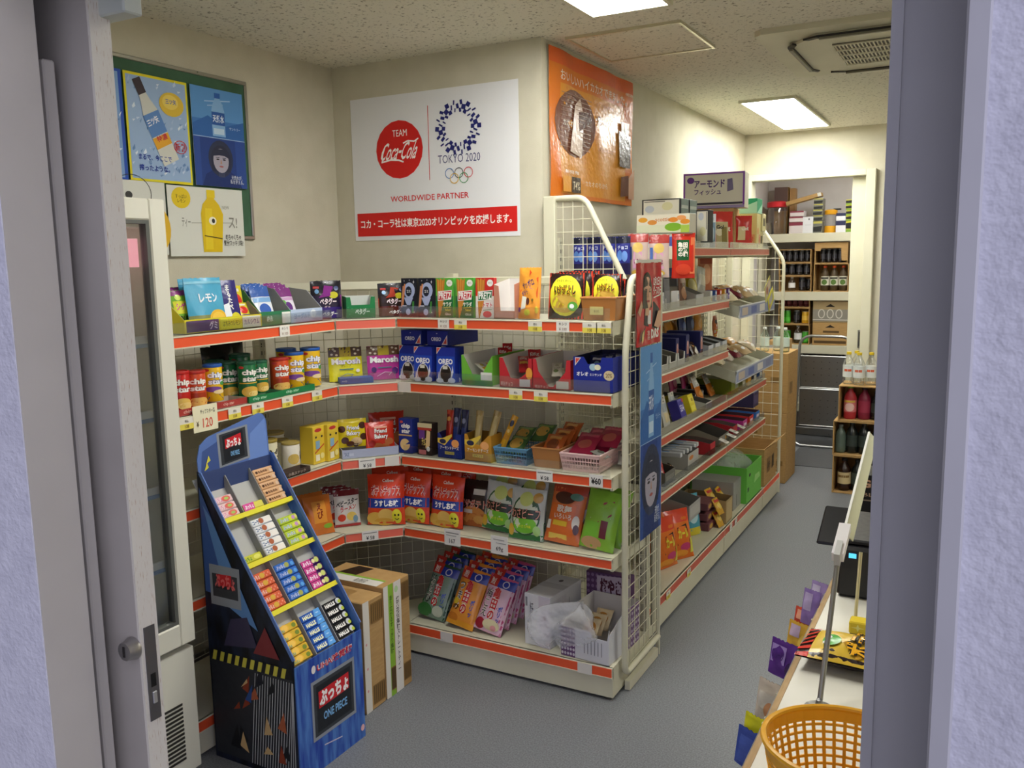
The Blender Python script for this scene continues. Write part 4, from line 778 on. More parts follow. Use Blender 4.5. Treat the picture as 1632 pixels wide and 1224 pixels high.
# base shelf, front
F(KGR, 690, 4, .075, 'dark green rice cracker bag frontmost in its row on the base shelf', 24, 9)
F(KOR, 735, 4, .055, 'bright orange rice cracker bag frontmost in its row on the base shelf', 24, 10)
F(KPK, 777, 4, .055, 'pink rice cracker bag frontmost in its row on the base shelf', 26, 10)
for i in range(3):
    rk = ['right behind the frontmost one', 'third in the row', 'rearmost in the row'][i]
    F(KGR, 697+12*i, 4, .135+.055*i, 'dark green rice cracker bag %s, base shelf' % rk, 20-3*i, 8, dz=.004); F(KOR, 748+13*i, 4, .115+.055*i, 'orange rice cracker bag %s, base shelf' % rk, 20-3*i, 8, dz=.004); F(KPK, 789+9*i, 4, .115+.055*i, 'pink rice cracker bag %s, base shelf' % rk, 22-3*i, 8, dz=.004)
plum = [('r', 0, 0, .14, 1, '#dcdce0'), ('r', .03, .75, .11, .93, '#8a8a90'), ('t', '梅干\n菓子', .2, .3, .34, .85, '#6a6a70'), ('r', .55, 0, 1, 1, '#c9c2cc'), ('e', .78, .58, .06, .05, '#7a3a5a')]
WBX = carton('gift_carton', 'carton', .115, .235, .205, '#d9d9dd', plum, right=[('r', .05, .1, .5, .9, '#cfcdd4'), ('l', [(.6, .2), (.6, .8)], .003, '#8a8a90')], top=[('r', 0, .4, 1, .6, '#c4c4c8'), ('e', .5, .75, .08, .05, '#5a5058')])
F(WBX, 858, 4, .16, 'closed white gift carton with grey print on the base shelf', rz=R(-6))
OPW = open_tray('open_carton', 'carton', .20, .27, .16, .115, '#d4d4da', '#cfcac4', [('r', .0, .0, .3, 1, '#6a4a74')] + [('e', .03+.06*(i % 5), .1+.16*(i//5), .022, .05, '#d0c8d4') for i in range(30)] + [('l', [(.5+.07*i, .25), (.5+.07*i, .72)], .003, '#8a8a92') for i in range(6)], right=[('r', .55, .0, 1, 1, '#7a5a84')] + [('e', .58+.07*(i % 6), .08+.15*(i//6), .02, .04, '#d0c8d4') for i in range(36)], cut=[(0, 1), (.62, 1), (.66, .82), (.96, .82), (1, 1.2)], hb=.16)
F(OPW, 937, 4, .15, 'open white carton with purple scale pattern at the right end of the base shelf', rz=R(-4))
PRB = carton('gift_carton', 'carton', .19, .04, .235, '#5f3f66', [('e', .05+.1*(i % 10), .05+.1*(i//10), .034, .03, '#8a6c92') for i in range(100)] + [('p', [(.25, .55), (.98, .6), (.98, .98), (.25, .95)], '#b8a8bc'), ('t', '梅やき', .32, .62, .8, .92, '#4a1830', .06)])
F(PRB, 925, 4, .318, 'purple patterned gift carton with dark brush lettering standing at the back of the base shelf')
# clear plastic bag over the open carton
b = MB(); rnd = random.Random(4)
def bagf(u, v):
    a = 2*math.pi*u; r = .085*(math.sin(math.pi*min(1, v*1.05+.02))**.5)*(1+.22*math.sin(3*a+5*v)+.12*math.sin(7*a+9*v)); return (-.02+r*1.5*math.cos(a)+.12*v*v, r*.8*math.sin(a)-.01, .005+.17*v+.02*math.sin(4*a))
b.grid(bagf, 36, 18, mat('#f2f3f8', 'y'))
o = b.build('plastic_bag', smooth=True, ang=3); o.location = (fx(893, 985, FY+.045), FY+.045, DK[4]+.03); tag(o, 'crumpled clear plastic bag lying over the open white carton', 'plastic bag')
CKR = pouch('rice_cracker_packet', 'wrapped snack', .07, .09, .02, '#c8b490', [('e', .5, .5, .36, .3, '#b07a3a')])
for i in range(3): F(CKR, 935+10*i, 4, .08+.05*i, 'brown rice cracker packet, %s inside the open white carton' % ['frontmost', 'middle', 'rearmost'][i], 50, dz=.05)
# ---------------------------------------------------------------- corner shelving
def Cn(it, f, k, dy, label, rx=0, rz=0, dz=0, group=None):
    q = CA+(CB-CA)*f; n = Vector((-(CB-CA).y, (CB-CA).x))/CL
    return it.put(q.x+n.x*dy, q.y+n.y*dy, DK[k]+E+dz, label, CR+rz, -R(rx), 0, group)
Cn(PEP, -.08, 0, .075, 'black and purple gummy pouch frontmost on the corner top shelf', 5); Cn(PEP, -.02, 0, .115, 'black and purple gummy pouch right behind the frontmost one', 5)
Cn(PET, .44, 0, .07, 'empty green display tray with white back on the corner top shelf')
Cn(PER, 1.0, 0, .055, 'dark red gummy pouch frontmost beside the black question mark box', 6); Cn(PER, 1.06, 0, .095, 'dark red gummy pouch right behind the frontmost one', 6)
Cn(MAY, .20, 1, .09, 'yellow marshmallow pouch on the corner second shelf', 5); Cn(MAP, .80, 1, .06, 'magenta marshmallow pouch on the corner second shelf', 6)
b = MB(); b.box(-.065, -.03, 0, .065, .03, .022, mat('#2f5fc0'), .001); b.art([('t', 'meiji', .05, .3, .2, .7, '#d8e4f6')], lambda u, v, o: (-.065+.13*u, -.03-o, .022*v)); 
Cn(Item(b.build('tray_box'), 'display tray'), .32, 1, .038, 'low blue carton strip in front of the yellow marshmallow pouch')
Cn(FBT, .50, 2, .07, 'low lilac display tray holding two biscuit bags on the corner third shelf')
Cn(FBY, .10, 2, .06, 'yellow biscuit bag with brown cookie spots in the lilac tray', 8, dz=.005); Cn(FBR, .80, 2, .06, 'red biscuit bag in the lilac tray', 8, dz=.005)
Cn(FBR, .92, 2, .16, 'second red biscuit bag right behind the front red one', 6, dz=.004)
Cn(BAB, .12, 3, .09, 'white and red noodle snack bag frontmost on the corner fourth shelf', 8); Cn(BAB, .02, 3, .13, 'noodle snack bag right behind the frontmost one', 7); Cn(BAB, -.05, 3, .17, 'rearmost noodle snack bag on the corner fourth shelf', 6)
Cn(USU, .78, 3, .05, 'orange potato chip bag with blue band, leftmost, on the corner shelf', 8, R(-22)); Cn(USU, .95, 3, .125, 'potato chip bag behind the leftmost front one, only its orange top showing', 6, R(-20), .012)
# ---------------------------------------------------------------- left shelving
def Lf(it, px, py, k, dx, label, rx=0, rz=0, dz=0, group=None, ry=0, sc=None):
    X = -2.18-dx; return it.put(X, at(px, py, 0, X).y, DK[k]+E+dz, label, R(90)+rz, -R(rx), R(ry), group, sc)
Lf(TYL, 340, 515, 0, .075, 'long low tray in purple, yellow and white holding candy pouches, left top shelf')
Lf(SOU, 284, 490, 0, .05, 'green and yellow gummy packet beside the fridge on the left top shelf', 8, dz=.006); Lf(SOU, 281, 490, 0, .09, 'gummy packet right behind the front green and yellow one', 8, dz=.006)
Lf(LEM, 327, 490, 0, .045, 'light blue candy pouch with lemon slice frontmost on the left top shelf', 8, dz=.006); Lf(LEM, 320, 490, 0, .085, 'light blue candy pouch right behind the frontmost lemon one', 8, dz=.006)
Lf(CAL, 369, 490, 0, .05, 'dark blue candy pouch with white vertical lettering and yellow disc', 12, R(-8), dz=.006)
Lf(APL, 391, 480, 0, .07, 'yellow candy pouch with red apple print, left top shelf', 10, dz=.006); Lf(APL, 402, 490, 0, .05, 'small candy pouch with red apple print low in the tray', 24, dz=-.0, sc=(.8, .8, .6))
Lf(TYG, 412, 495, 0, .095, 'green fronted display tray with blue yogurt tablet pouches, left top shelf')
Lf(TYB, 459, 490, 0, .095, 'pale blue fronted display tray with purple grape tablet pouches, left top shelf')
for i in range(4): Lf(TAB, 423-5*i, 485, 0, .05+.03*i, 'blue and white yogurt tablet pouch, %s in the green tray' % ['frontmost', 'second', 'third', 'rearmost'][i], 18, dz=.006+.004*i)
for i in range(4): Lf(GRA, 457-5*i, 480, 0, .05+.03*i, 'purple and white grape tablet pouch, %s in the pale blue tray' % ['frontmost', 'second', 'third', 'rearmost'][i], 20, dz=.006+.004*i)
Lf(CRD, 315, 650, 1, .05, 'low red cardboard strip tray at the left shelf front by the fridge'); Lf(CRD, 350, 640, 1, .05, 'second low red cardboard strip tray, beside the green ones', sc=(.7, 1, 1)); Lf(CGD, 407, 630, 1, .05, 'low green cardboard strip tray below the green canisters'); Lf(CGD, 462, 622, 1, .05, 'low green cardboard strip tray below the yellow canisters')
for it, px, dx, lb in ((CHR, 280, .055, 'red chip canister nearest the fridge'), (CHO, 304, .075, 'orange chip canister behind the red one by the fridge'), (CHY, 339, .055, 'yellow chip canister with blue lid, left, standing alone'),
    (CHG, 365, .10, 'dark green chip canister set back behind the left yellow one'), (CHG, 393, .06, 'green chip canister, left of the front pair'), (CHG, 413, .075, 'green chip canister, right of the front pair, overlapped'), (CHO, 440, .055, 'orange chip canister with red lid between green and yellow ones'),
    (CHY, 474, .06, 'yellow chip canister with blue lid, left of the pair at the corner'), (CHY, 497, .07, 'yellow chip canister with blue lid, right of the pair at the corner'), (CHY, 459, .14, 'yellow chip canister with blue lid at the back behind the orange one'), (CHG, 385, .16, 'green chip canister at the back of the left second shelf'), (CHG, 350, .17, 'green chip canister deep in the shadow behind the left yellow one')):
    Lf(it, px, 620, 1, dx, lb, dz=.006, rz=R(-24))
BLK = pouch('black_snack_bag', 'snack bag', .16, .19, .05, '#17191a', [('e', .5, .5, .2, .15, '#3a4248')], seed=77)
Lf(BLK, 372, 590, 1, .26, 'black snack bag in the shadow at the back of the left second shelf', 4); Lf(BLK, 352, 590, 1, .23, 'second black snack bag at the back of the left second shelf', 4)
for it, px, dx, lb in ((CAN2, 432, .07, 'cream bean snack canister half hidden by the candy stand header'), (CAN2, 455, .12, 'cream bean snack canister set back in the third shelf'), (CAN1, 467, .065, 'wide white snack canister with gold lid frontmost on the left third shelf'), (CAN1, 448, .17, 'wide white snack canister at the back of the left third shelf')):
    Lf(it, px, 715, 2, dx, lb)
Lf(CARY, 500, 705, 2, .075, 'yellow square snack canister, left of the two'); Lf(CARY, 521, 700, 2, .06, 'yellow square snack canister, right of the two, beside the cookie bags')
TRK = open_tray('display_tray', 'display tray', .13, .05, .02, .02, '#4a3c34', '#5a4c44', [('t', '小魚スナック', .1, .2, .8, .8, '#c8b8a8')], hb=.02)
Lf(TRK, 462, 745, 2, .032, 'low dark brown tray strip in front of the white snack canister')
Lf(RCB, 512, 840, 3, .07, 'orange shrimp snack bag leaning at the end of the left fourth shelf', 16, R(-25)); Lf(RCB, 502, 835, 3, .12, 'orange snack bag right behind the leaning shrimp snack bag', 14, R(-20))
# goods deep on the left base shelf, in the shade behind the cartons
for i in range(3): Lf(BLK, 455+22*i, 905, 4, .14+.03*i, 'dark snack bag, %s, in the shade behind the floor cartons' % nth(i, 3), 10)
# ---------------------------------------------------------------- price tags on the rails
def tagmesh(kind):
    b = MB()
    if kind == 'y': w, h = .055, .036; b.box(-w/2, -.001, 0, w/2, 0, h, mat('#e4e0d2')); ops = [('r', 0, 0, 1, .5, '#e6d65a'), ('t', '税込', .38, .62, .64, .86, '#55534a'), ('t', '108', .36, .12, .66, .42, '#8a6a2a')]
    elif kind == 'w': w, h = .050, .040; b.box(-w/2, -.001, 0, w/2, 0, h, mat('#e6e3da')); ops = [('t', 'キシリ', .2, .6, .8, .85, '#3a3a34'), ('t', '¥ 100', .2, .15, .8, .42, '#a88a7a')]
    elif kind == '167': w, h = .074, .066; b.box(-w/2, -.001, 0, w/2, 0, h, mat('#e2e0da')); ops = [('l', [(.1, .78), (.9, .76)], .004, '#8a8a88'), ('l', [(.12, .62), (.75, .6)], .003, '#9a9a98'), ('t', '167', .3, .14, .68, .42, '#4a4a4a')]
    elif kind == '69': w, h = .074, .072; b.box(-w/2, -.001, 0, w/2, 0, h, mat('#e2e0da')); ops = [('l', [(.15, .8), (.8, .78)], .004, '#9a9a98'), ('l', [(.3, .62), (.9, .6)], .003, '#9a9a98'), ('t', '69g', .3, .14, .72, .42, '#4a4a4a')]
    elif kind == '600': w, h = .10, .085; b.box(-w/2, -.001, 0, w/2, 0, h, mat('#ece6c4')); ops = [('t', 'チップスター各', .3, .66, .9, .84, '#2a2a24'), ('t', '120', .38, .14, .78, .5, '#d8604a'), ('t', '¥', .12, .2, .22, .42, '#6a5a3a')]
    elif kind == '38': w, h = .066, .042; b.box(-w/2, -.001, 0, w/2, 0, h, mat('#e6e4de')); ops = [('l', [(.08, .75), (.92, .78)], .003, '#7a7a78'), ('t', '¥ 58', .25, .12, .75, .48, '#3a3a3a')]
    elif kind == '60': w, h = .052, .044; b.box(-w/2, -.001, 0, w/2, 0, h, mat('#e6e4de')); ops = [('t', '¥60', .14, .2, .86, .75, '#1f1f1f', .03)]
    else: w, h = .058, .04; b.box(-w/2, -.001, 0, w/2, 0, h, mat('#dcd8d0')); ops = []
    b.art(ops, lambda u, v, o: ((u-.5)*w, -.001-o, v*h), w, h); return Item(b.build('price_tag'), 'price tag')
TG = {k: tagmesh(k) for k in ('y', 'w', '167', '69', '600', '38', '60', 'b')}
def FT(k, px, py, s, label, dz=.0): 
    y = FY-.0055; TG[k].put(fx(px, py, y), y, ZF[s]+dz if s < 4 else ZB+dz, label)
FT('w', 707, 520, 0, 'white price tag on the top front rail below the green pretzel boxes'); FT('y', 734, 520, 0, 'yellow and white price tag beside the white one on the top front rail'); FT('y', 853, 523, 0, 'yellow and white price tag below the orange pouch'); FT('w', 897, 523, 0, 'white handwritten price tag below the striped bags')
FT('y', 940, 523, 0, 'left yellow and white price tag below the brown bin'); FT('y', 962, 523, 0, 'right yellow and white price tag below the brown bin')
FT('b', 645, 620, 1, 'blank pale price tag at the left end of the second front rail'); FT('y', 822, 632, 1, 'yellow and white price tag below the red chocolate tray'); FT('y', 862, 635, 1, 'yellow and white price tag below the v cut red tray')
FT('38', 868, 762, 2, 'white price tag with dark digits below the brown snack bin', .002); FT('60', 950, 770, 2, 'small white price tag reading 60 below the pink basket', .004)
FT('167', 721, 852, 3, 'large white handwritten price tag reading 167', -.004); FT('69', 796, 868, 3, 'large white handwritten price tag below the wasabi chip bags', -.008); FT('b', 712, 1020, 4, 'pale price tag on the base rail below the orange rice cracker bag'); FT('b', 932, 1075, 4, 'pale price tag on the base rail below the open white carton')
def LT(k, px, py, s, label, dz=0):
    X = -2.175+.0005; TG[k].put(X, at(px, py, 0, X).y, ZF[s]+dz, label, R(90))
LT('w', 454, 533, 0, 'white price tag on the left top rail below the tablet trays'); LT('y', 297, 675, 1, 'yellow price tag nearest the fridge on the left second rail'); LT('y', 374, 660, 1, 'yellow price tag below the left end of the green canisters'); LT('y', 411, 650, 1, 'yellow price tag below the green canisters'); LT('y', 458, 640, 1, 'yellow price tag below the yellow canister pair'); LT('y', 505, 628, 1, 'yellow price tag at the corner end of the left second rail'); LT('600', 327, 662, 1, 'large cream handwritten price card above the candy stand header', -.018)
q = CA+(CB-CA)*.42; n = Vector((-(CB-CA).y, (CB-CA).x))/CL
TG['38'].put(q.x-n.x*.0055, q.y-n.y*.0055, ZF[2]-.001, 'white price tag below the lilac biscuit tray on the corner rail', CR); TG['38'].put(q.x-n.x*.0055, q.y-n.y*.0055, ZF[3], 'white price tag on the corner fourth rail below the noodle snack bags', CR)
q = CA+(CB-CA)*.84; TG['b'].put(q.x-n.x*.0055, q.y-n.y*.0055, ZF[2], 'blank white price tag at the right end of the corner third rail', CR)
# ================================================================ POSTERS
def hang(o, p, rz, label, cat='poster', ry=0): o.location = p; o.rotation_euler = (0, ry, rz); tag(o, label, cat); return o
RED = '#d8231f'; NVY = '#22256b'
ops = [('e', .305, .625, .146, .2, RED), ('t', 'TEAM', .265, .715, .355, .76, '#fbf5f0', .0), ('t', 'Coca‑Cola', .195, .555, .42, .675, '#fdf8f4', .01, .45), ('l', [(.19, .545), (.25, .558), (.30, .552), (.33, .538)], .007, '#fdf8f4'), ('l', [(.33, .665), (.36, .68), (.40, .672), (.425, .69)], .006, '#fdf8f4'), ('l', [(.195, .55), (.20, .6), (.215, .65)], .006, '#fdf8f4'),
       ('l', [(.487, .4), (.487, .9)], .003, RED), ('t', 'TOKYO 2020', .54, .505, .785, .56, NVY, -.005), ('t', 'WORLDWIDE PARTNER', .24, .265, .715, .305, RED, .01), ('r', .018, .03, .985, .195, RED), ('t', 'コカ・コーラ社は東京2020オリンピックを応援します。', .04, .085, .955, .15, '#fbf6f0', .02)]
rx_, ry_ = .872, .640
for k in range(18):
    for rr_, sz, ph in ((.106, .0098, 0), (.089, .0105, .5), (.073, .0085, 0)):
        a = 2*math.pi*(k+ph)/18; cx = .662+rr_*math.cos(a)/rx_; cy = .735+rr_*math.sin(a)/ry_; t1 = a+.35*math.sin(3*a+k)
        h1, h2 = (sz, sz*[1, .62, .35][k % 3]); d1 = (math.cos(t1), math.sin(t1)); d2 = (-d1[1], d1[0])
        ops.append(('p', [(cx+(s1*h1*d1[0]+s2*h2*d2[0])/rx_, cy+(s1*h1*d1[1]+s2*h2*d2[1])/ry_) for s1, s2 in ((-1, -1), (1, -1), (1, 1), (-1, 1))], NVY))
for i, (cx, cy, c) in enumerate(((.607, .435, '#3f78b8'), (.662, .435, '#3a3a3a'), (.717, .435, '#d84a58'), (.635, .4, '#e0b03a'), (.69, .4, '#4a9a5a'))): ops.append(('o', cx, cy, .026, .0354, .0032, c))
o = sheet('wall_poster', .868, .632, '#e9e9ec', ops, 0, 'c', .0015, sub=1)
tl = at(555, 161, 1, 3.245); br = at(828, 376, 1, 3.245)
hang(o, (-2.588, 3.2475, 1.703), 0, 'large white poster with red disc and blue checkered ring on the pillar wall')
b = MB(); b.box(-.001, -.0005, .585, .014, .0, .632, mat('#e07a8a', 'l')); 
ops = [('r', 0, .0, 1, 1, '#e07a26'), ('r', .1, .03, .9, .78, '#e59a34'), ('r', 0, .9, 1, 1, '#e0642a'), ('t', 'おいしいハイカカオできました。', .1, .8, .92, .87, '#f6e2c8', .01),
       ('e', .27, .53, .22, .235, '#7a4a36')] + [('l', [(.1, .36+.03*i), (.44, .36+.03*i)], .003, '#a88068') for i in range(13)] + [('p', [(.2, .33), (.34, .3), (.36, .6), (.32, .72), (.25, .66)], '#d8b8a0'), ('p', [(.3, .48), (.44, .58), (.42, .64), (.3, .62)], '#5a3028'), ('t', 'カカオ', .12, .5, .22, .54, '#f0e6d8'),
       ('t', '9', .5, .56, .56, .64, '#7a3a1a'), ('t', '割の人が', .58, .58, .72, .61, '#8a4a1a'), ('t', '続けたい', .54, .49, .72, .52, '#a05a20'), ('t', 'おいしさ', .52, .38, .72, .41, '#a05a20'), ('t', 'チョコレートの新習慣', .46, .71, .72, .735, '#b8702a'), ('p', [(.8, .3), (.95, .3), (.96, .56), (.8, .58)], '#4a3a38'), ('p', [(.84, .56), (.93, .5), (.94, .66), (.84, .66)], '#e8e2da'), ('p', [(.82, .06), (.93, .08), (.92, .24), (.82, .22)], '#6a3a2a'),
       ('p', [(.92, .05), (1, .05), (1, .3), (.92, .22)], '#d8a88a'), ('r', .09, .04, .19, .15, '#e8a02a'), ('r', .2, .04, .3, .15, '#4a3a30'), ('t', '74%', .215, .06, .29, .12, '#e8dcc0'), ('t', '新発売', .12, .17, .28, .195, '#f6e6d0'), ('t', 'カカオのちから', .36, .1, .62, .14, '#f2d8b0'), ('t', '明治', .88, .87, .96, .895, '#f2dcc8')]
b.art([], None)
o = sheet('film_poster', .935, .60, '#e8862c', ops, .006, 'g', .001)
hang(o, (-1.602, 3.295, 1.863), R(90), 'glossy orange chocolate advert poster on the side wall below the ceiling', ry=0); o.rotation_euler = (0, 0, R(90))
# green notice board and its paper posters
t = thing('notice_board', 'green notice board with grey frame on the left wall covered in drink posters', 'notice board', (-2.688, 1.60, 1.705), R(90)); w = 1.10; h = .63
b = MB(); b.box(0, -.006, 0, w, 0, h, surf('green_board', '#3f6148', '#466a50', 12, .3, .7, .7)); b.build('panel', t)
b = MB(); c = mat('#a9a79c', 'm')
for q in ((0, 0, w, .014), (0, h-.014, w, h), (0, .014, .014, h-.014), (w-.014, .014, w, h-.014)): b.box(q[0], -.012, q[1], q[2], 0, q[3], c, .002)
b.build('frame', t)
ice = [('r', 0, 0, 1, 1, '#9db8dc')]; rnd = random.Random(9)
for i in range(70): x, y = rnd.random()*.9+.05, rnd.random()*.9+.05; ice.append(('p', [(x, y), (x+.04*rnd.random()+.01, y+.02), (x+.03, y+.05*rnd.random()+.015), (x-.01, y+.02)], rnd.choice(['#c8d8ee', '#7a9ac8', '#e0eaf6', '#b0c6e4', '#6a8cc0'])))
def tilt_bottle(x0, y0, x1, y1, wd, asp, body, c2):
    """bottle from its foot (x0, y0) to its cap (x1, y1); asp = width / height of the sheet"""
    dx, dy = (x1-x0)*asp, y1-y0; l = math.hypot(dx, dy); ux, uy = dx/l, dy/l
    def P(a, d): return (x0+(ux*a*l-uy*d*wd)/asp, y0+uy*a*l+ux*d*wd)
    return [('p', [P(0, -.5), P(.58, -.5), P(.74, -.28), P(.84, -.2), P(.84, .2), P(.74, .28), P(.58, .5), P(0, .5)], body), ('p', [P(.82, -.24), P(1, -.24), P(1, .24), P(.82, .24)], '#3a2f34'),
            ('p', [P(.34, -.5), P(.6, -.5), P(.6, .5), P(.34, .5)], c2), ('p', [P(.2, -.5), P(.33, -.5), P(.33, .5), P(.2, .5)], '#e6a828')]
ops = [('r', .03, .025, .97, .975, '#9db8dc')] + ice[1:] + tilt_bottle(.66, .2, .18, .95, .20, .733, '#d4d4ca', '#5a86c4') + [('e', .72, .76, .2, .115, '#e0bc3a'), ('e', .7, .78, .13, .07, '#ecd060'), ('t', '三ツ矢', .62, .76, .8, .81, '#3a5aa8', .02), ('t', '三ツ矢', .3, .54, .5, .61, '#f0f0f4', .03, 0, .5), ('t', '特濃', .44, .4, .62, .46, '#c83a3a', .03, 0, .4),
       ('o', .82, .36, .11, .065, .003, '#c83a3a'), ('t', '新', .73, .32, .82, .4, '#c83a3a'), ('t', '剤', .83, .32, .9, .4, '#c83a3a'), ('t', 'まるで、今ここで', .14, .2, .66, .26, '#1f3a9a', .02), ('t', '搾ったような。', .14, .1, .62, .16, '#1f3a9a', .02)]
XB = -2.672
def onboard(o, Y, Z, label): return hang(o, (XB, Y, Z), R(90), label)
onboard(sheet('paper_poster', .275, .375, '#e6d81f', ops, 0, 'c'), 2.112, 1.905, 'yellow bordered soda poster with lemon pinned on the green notice board')
blu = [('r', .03, .02, .95, .975, '#7fa4d4')] + ice[1:50] + [('t', '新', .78, .4, .88, .48, '#c83a3a'), ('e', .5, .75, .2, .12, '#e8e2c8'), ('t', 'ひんやり', .3, .1, .9, .2, '#1f3a9a')]
onboard(sheet('paper_poster', .275, .375, '#1f4fb4', blu, 0, 'c'), 1.828, 1.905, 'blue bordered soda poster half hidden by the entrance door')
def water(face, q=1): return [('r', 0, .5, 1, 1, '#5c96d2'), ('r', 0, .5, 1, .68, '#3f78bd'), ('p', [(0, .62), (.3, .72), (.62, .63), (1, .7), (1, .5), (0, .5)], '#2f66ad'), ('l', [(.25, .86), (.75, .9)], .004, '#a8c8ea'), ('l', [(.3, .82), (.6, .85)], .003, '#a8c8ea')] + bottle_pic(.5, .52, .96, .25, '#86b4e0', '#2a60b0', '#2458a4') + [('t', '天然水', .39, .66, .61, .74, '#dbe8f6', .03), ('r', .4, .54, .6, .6, '#c4dcf2'), ('r', 0, 0, 1, .5, '#1f3f86'), ('r', .0, .0, .12, .5, '#2a4c98'), ('r', .8, .0, 1, .5, '#2a4c98'), ('l', [(0, .5), (1, .5)], .003, '#9ab8dc'),
    ('p', [(.12, 0), (.9, 0), (.8, .12), (.64, .18), (.36, .18), (.2, .12)], '#16306e'), ('e', .5, .29, .24*q, .19, '#2a3350')] + face_pic(.5, .27, .15*q, .125, '#a9a4b4', '#262c44', '#3a4260') + [('t', '天然水が、\n私を変える。', .66, .04, .93, .13, '#dbe2f2'), ('t', 'サントリー', .7, .6, .92, .63, '#bcd4ee')]
onboard(sheet('paper_poster', .262, .372, '#dfe6ee', water(1), 0, 'c'), 2.402, 1.908, 'blue water advert with bottle above a hooded face, upper right of the notice board')
lemo = [('e', .17, .83, .12, .15, '#e6c820'), ('t', 'すっぱい\nレモン', .1, .76, .24, .88, '#6a5a14', .01), ('t', 'ティー', .16, .42, .27, .55, '#8a8a80'), ('l', [(.28, .48), (.84, .5)], .003, '#a8a89c'), ('t', 'ス!', .78, .42, .9, .58, '#8a8a80'), ('t', 'NEW', .7, .7, .8, .75, '#a8a89c'), ('p', [(.42, .06), (.67, .06), (.71, .62), (.66, .76), (.6, .84), (.6, .9), (.5, .9), (.5, .84), (.44, .76), (.41, .62)], '#e2c015'), ('p', [(.45, .1), (.55, .1), (.56, .7), (.47, .7)], '#ecd028'), ('r', .5, .86, .61, .97, '#e8cc20'), ('e', .56, .52, .05, .06, '#f2eed8'), ('e', .57, .52, .022, .035, '#2a2a2a'), ('t', 'めちゃくちゃ\n気分スッキリ味!', .7, .15, .97, .33, '#3a3a34', .01), ('l', [(.44, .3), (.68, .26)], .004, '#5a4a1a')]
onboard(sheet('paper_poster', .372, .262, '#dedfd6', lemo, 0, 'c'), 2.262, 1.638, 'white poster with yellow tea bottle below the notice board posters')
onboard(sheet('paper_poster', .372, .262, '#dcddd4', [('o', .62, .82, .22, .26, .003, '#3a3a38'), ('e', .9, .35, .14, .3, '#e2b42a'), ('e', .58, .8, .04, .05, '#3a3a38')], 0, 'c'), 1.882, 1.644, 'white poster mostly hidden behind the fridge top, left of the tea bottle poster')
# two adverts on the wire end frame
hang(sheet('film_poster', .232, .725, '#dfe3e6', [('r', .02, .0, 1, .985, '#5c96d2')] + water(1, 1.9), 0, 'c', .0015), (-1.082, 2.955, .555), R(90), 'tall blue water bottle advert hung on the wire end frame')
dars = [('r', 0, 0, 1, 1, '#c0212a'), ('p', [(.3, .25), (.95, .15), (.95, .42), (.72, .52), (.38, .5)], '#22202c'), ('p', [(.46, .25), (.56, .25), (.55, .42), (.46, .42)], '#e8e4e2')] + face_pic(.42, .63, .155, .2, '#d9ae8f', '#2a1d1a') + \
    [('p', [(.68, .22), (.84, .4), (.96, .4), (.98, .24), (.86, .18)], '#cfa284'), ('p', [(0, .42), (.14, .55), (.18, .48), (.08, .36)], '#cfa284'), ('t', '12月12日は\nダースの日', .62, .6, .97, .82, '#f4ece8', .02), ('l', [(.62, .57), (.95, .6)], .004, '#f4ece8'), ('t', 'DARS', .52, .07, .85, .19, '#f6f0ea', .04), ('p', [(.05, .05), (.24, .12), (.3, .24), (.12, .16)], '#4a2a1c'), ('p', [(.1, .03), (.2, .07), (.23, .2), (.13, .15)], '#d8c078'), ('t', '濃', .36, .06, .47, .18, '#e8c8c0', .0)]
hang(sheet('film_poster', .255, .30, '#c0212a', dars, .0025, 'g', .001), (-1.080, 2.905, 1.285), R(90), 'red chocolate advert with dark haired person, above the blue water advert')
b = MB(); b.box(0, 0, 0, .27, .004, .012, mat('#e4e2d6', 'l')); hang(b.build('poster_clip_rail'), (-1.078, 2.90, 1.583), R(90), 'thin white clip rail along the top of the red chocolate advert', 'clip rail')
# ================================================================ CANDY DISPLAY STAND
TH = math.atan2(.562, .367); SL = .671
def SP(x, s, n): return (x, -.1835+s*math.cos(TH)-n*math.sin(TH), .383+s*math.sin(TH)+n*math.cos(TH))
t = thing('candy_display_stand', 'blue cardboard stand of stick candy with four sloping tiers beside the fridge', 'display stand', (-1.9665, 2.0175, 0), R(90)); w = .32
BLU = surf('blue_streaked_print', '#23409a', '#4f7cc0', 60, .35, .65, .45, 0, None, 3, (1, .3, .12))
DKB = surf('dark_streaked_print', '#0c0d14', '#20283e', 26, .4, .7, .45, 0, None, 3, (1, 1, .4))
tvp = lambda x0, y0, x1, y1, sk=0.0: [('p', [(x0, y0), (x1, y0+sk), (x1, y1+sk), (x0, y1)], '#8d939b'), ('p', [(x0+.03, y0+.03), (x1-.03, y0+sk+.03), (x1-.03, y1+sk-.03), (x0+.03, y1-.03)], '#35393f'), ('p', [(x0+.07, y0+.06), (x1-.07, y0+sk+.06), (x1-.07, y1+sk-.06), (x0+.07, y1-.06)], '#1c2026'),
    ('p', [(x0+.1, y0+(y1-y0)*.5), (x1-.1, y0+sk+(y1-y0)*.52), (x1-.1, y0+sk+(y1-y0)*.8), (x0+.1, y0+(y1-y0)*.78)], '#c8202a'), ('t', 'ぷっちょ', x0+.11, y0+(y1-y0)*.52, x1-.11, y0+(y1-y0)*.78, '#f6f2f0', .05), ('t', 'ONE PIECE', x0+.16, y0+(y1-y0)*.26, x1-.14, y0+(y1-y0)*.4, '#7ab0e0', .03)]
b = MB(); b.box(-w/2, -.1835, 0, w/2, -.1795, .383, BLU); f = lambda u, v, o: ((u-.5)*w, -.1835-o, v*.383)
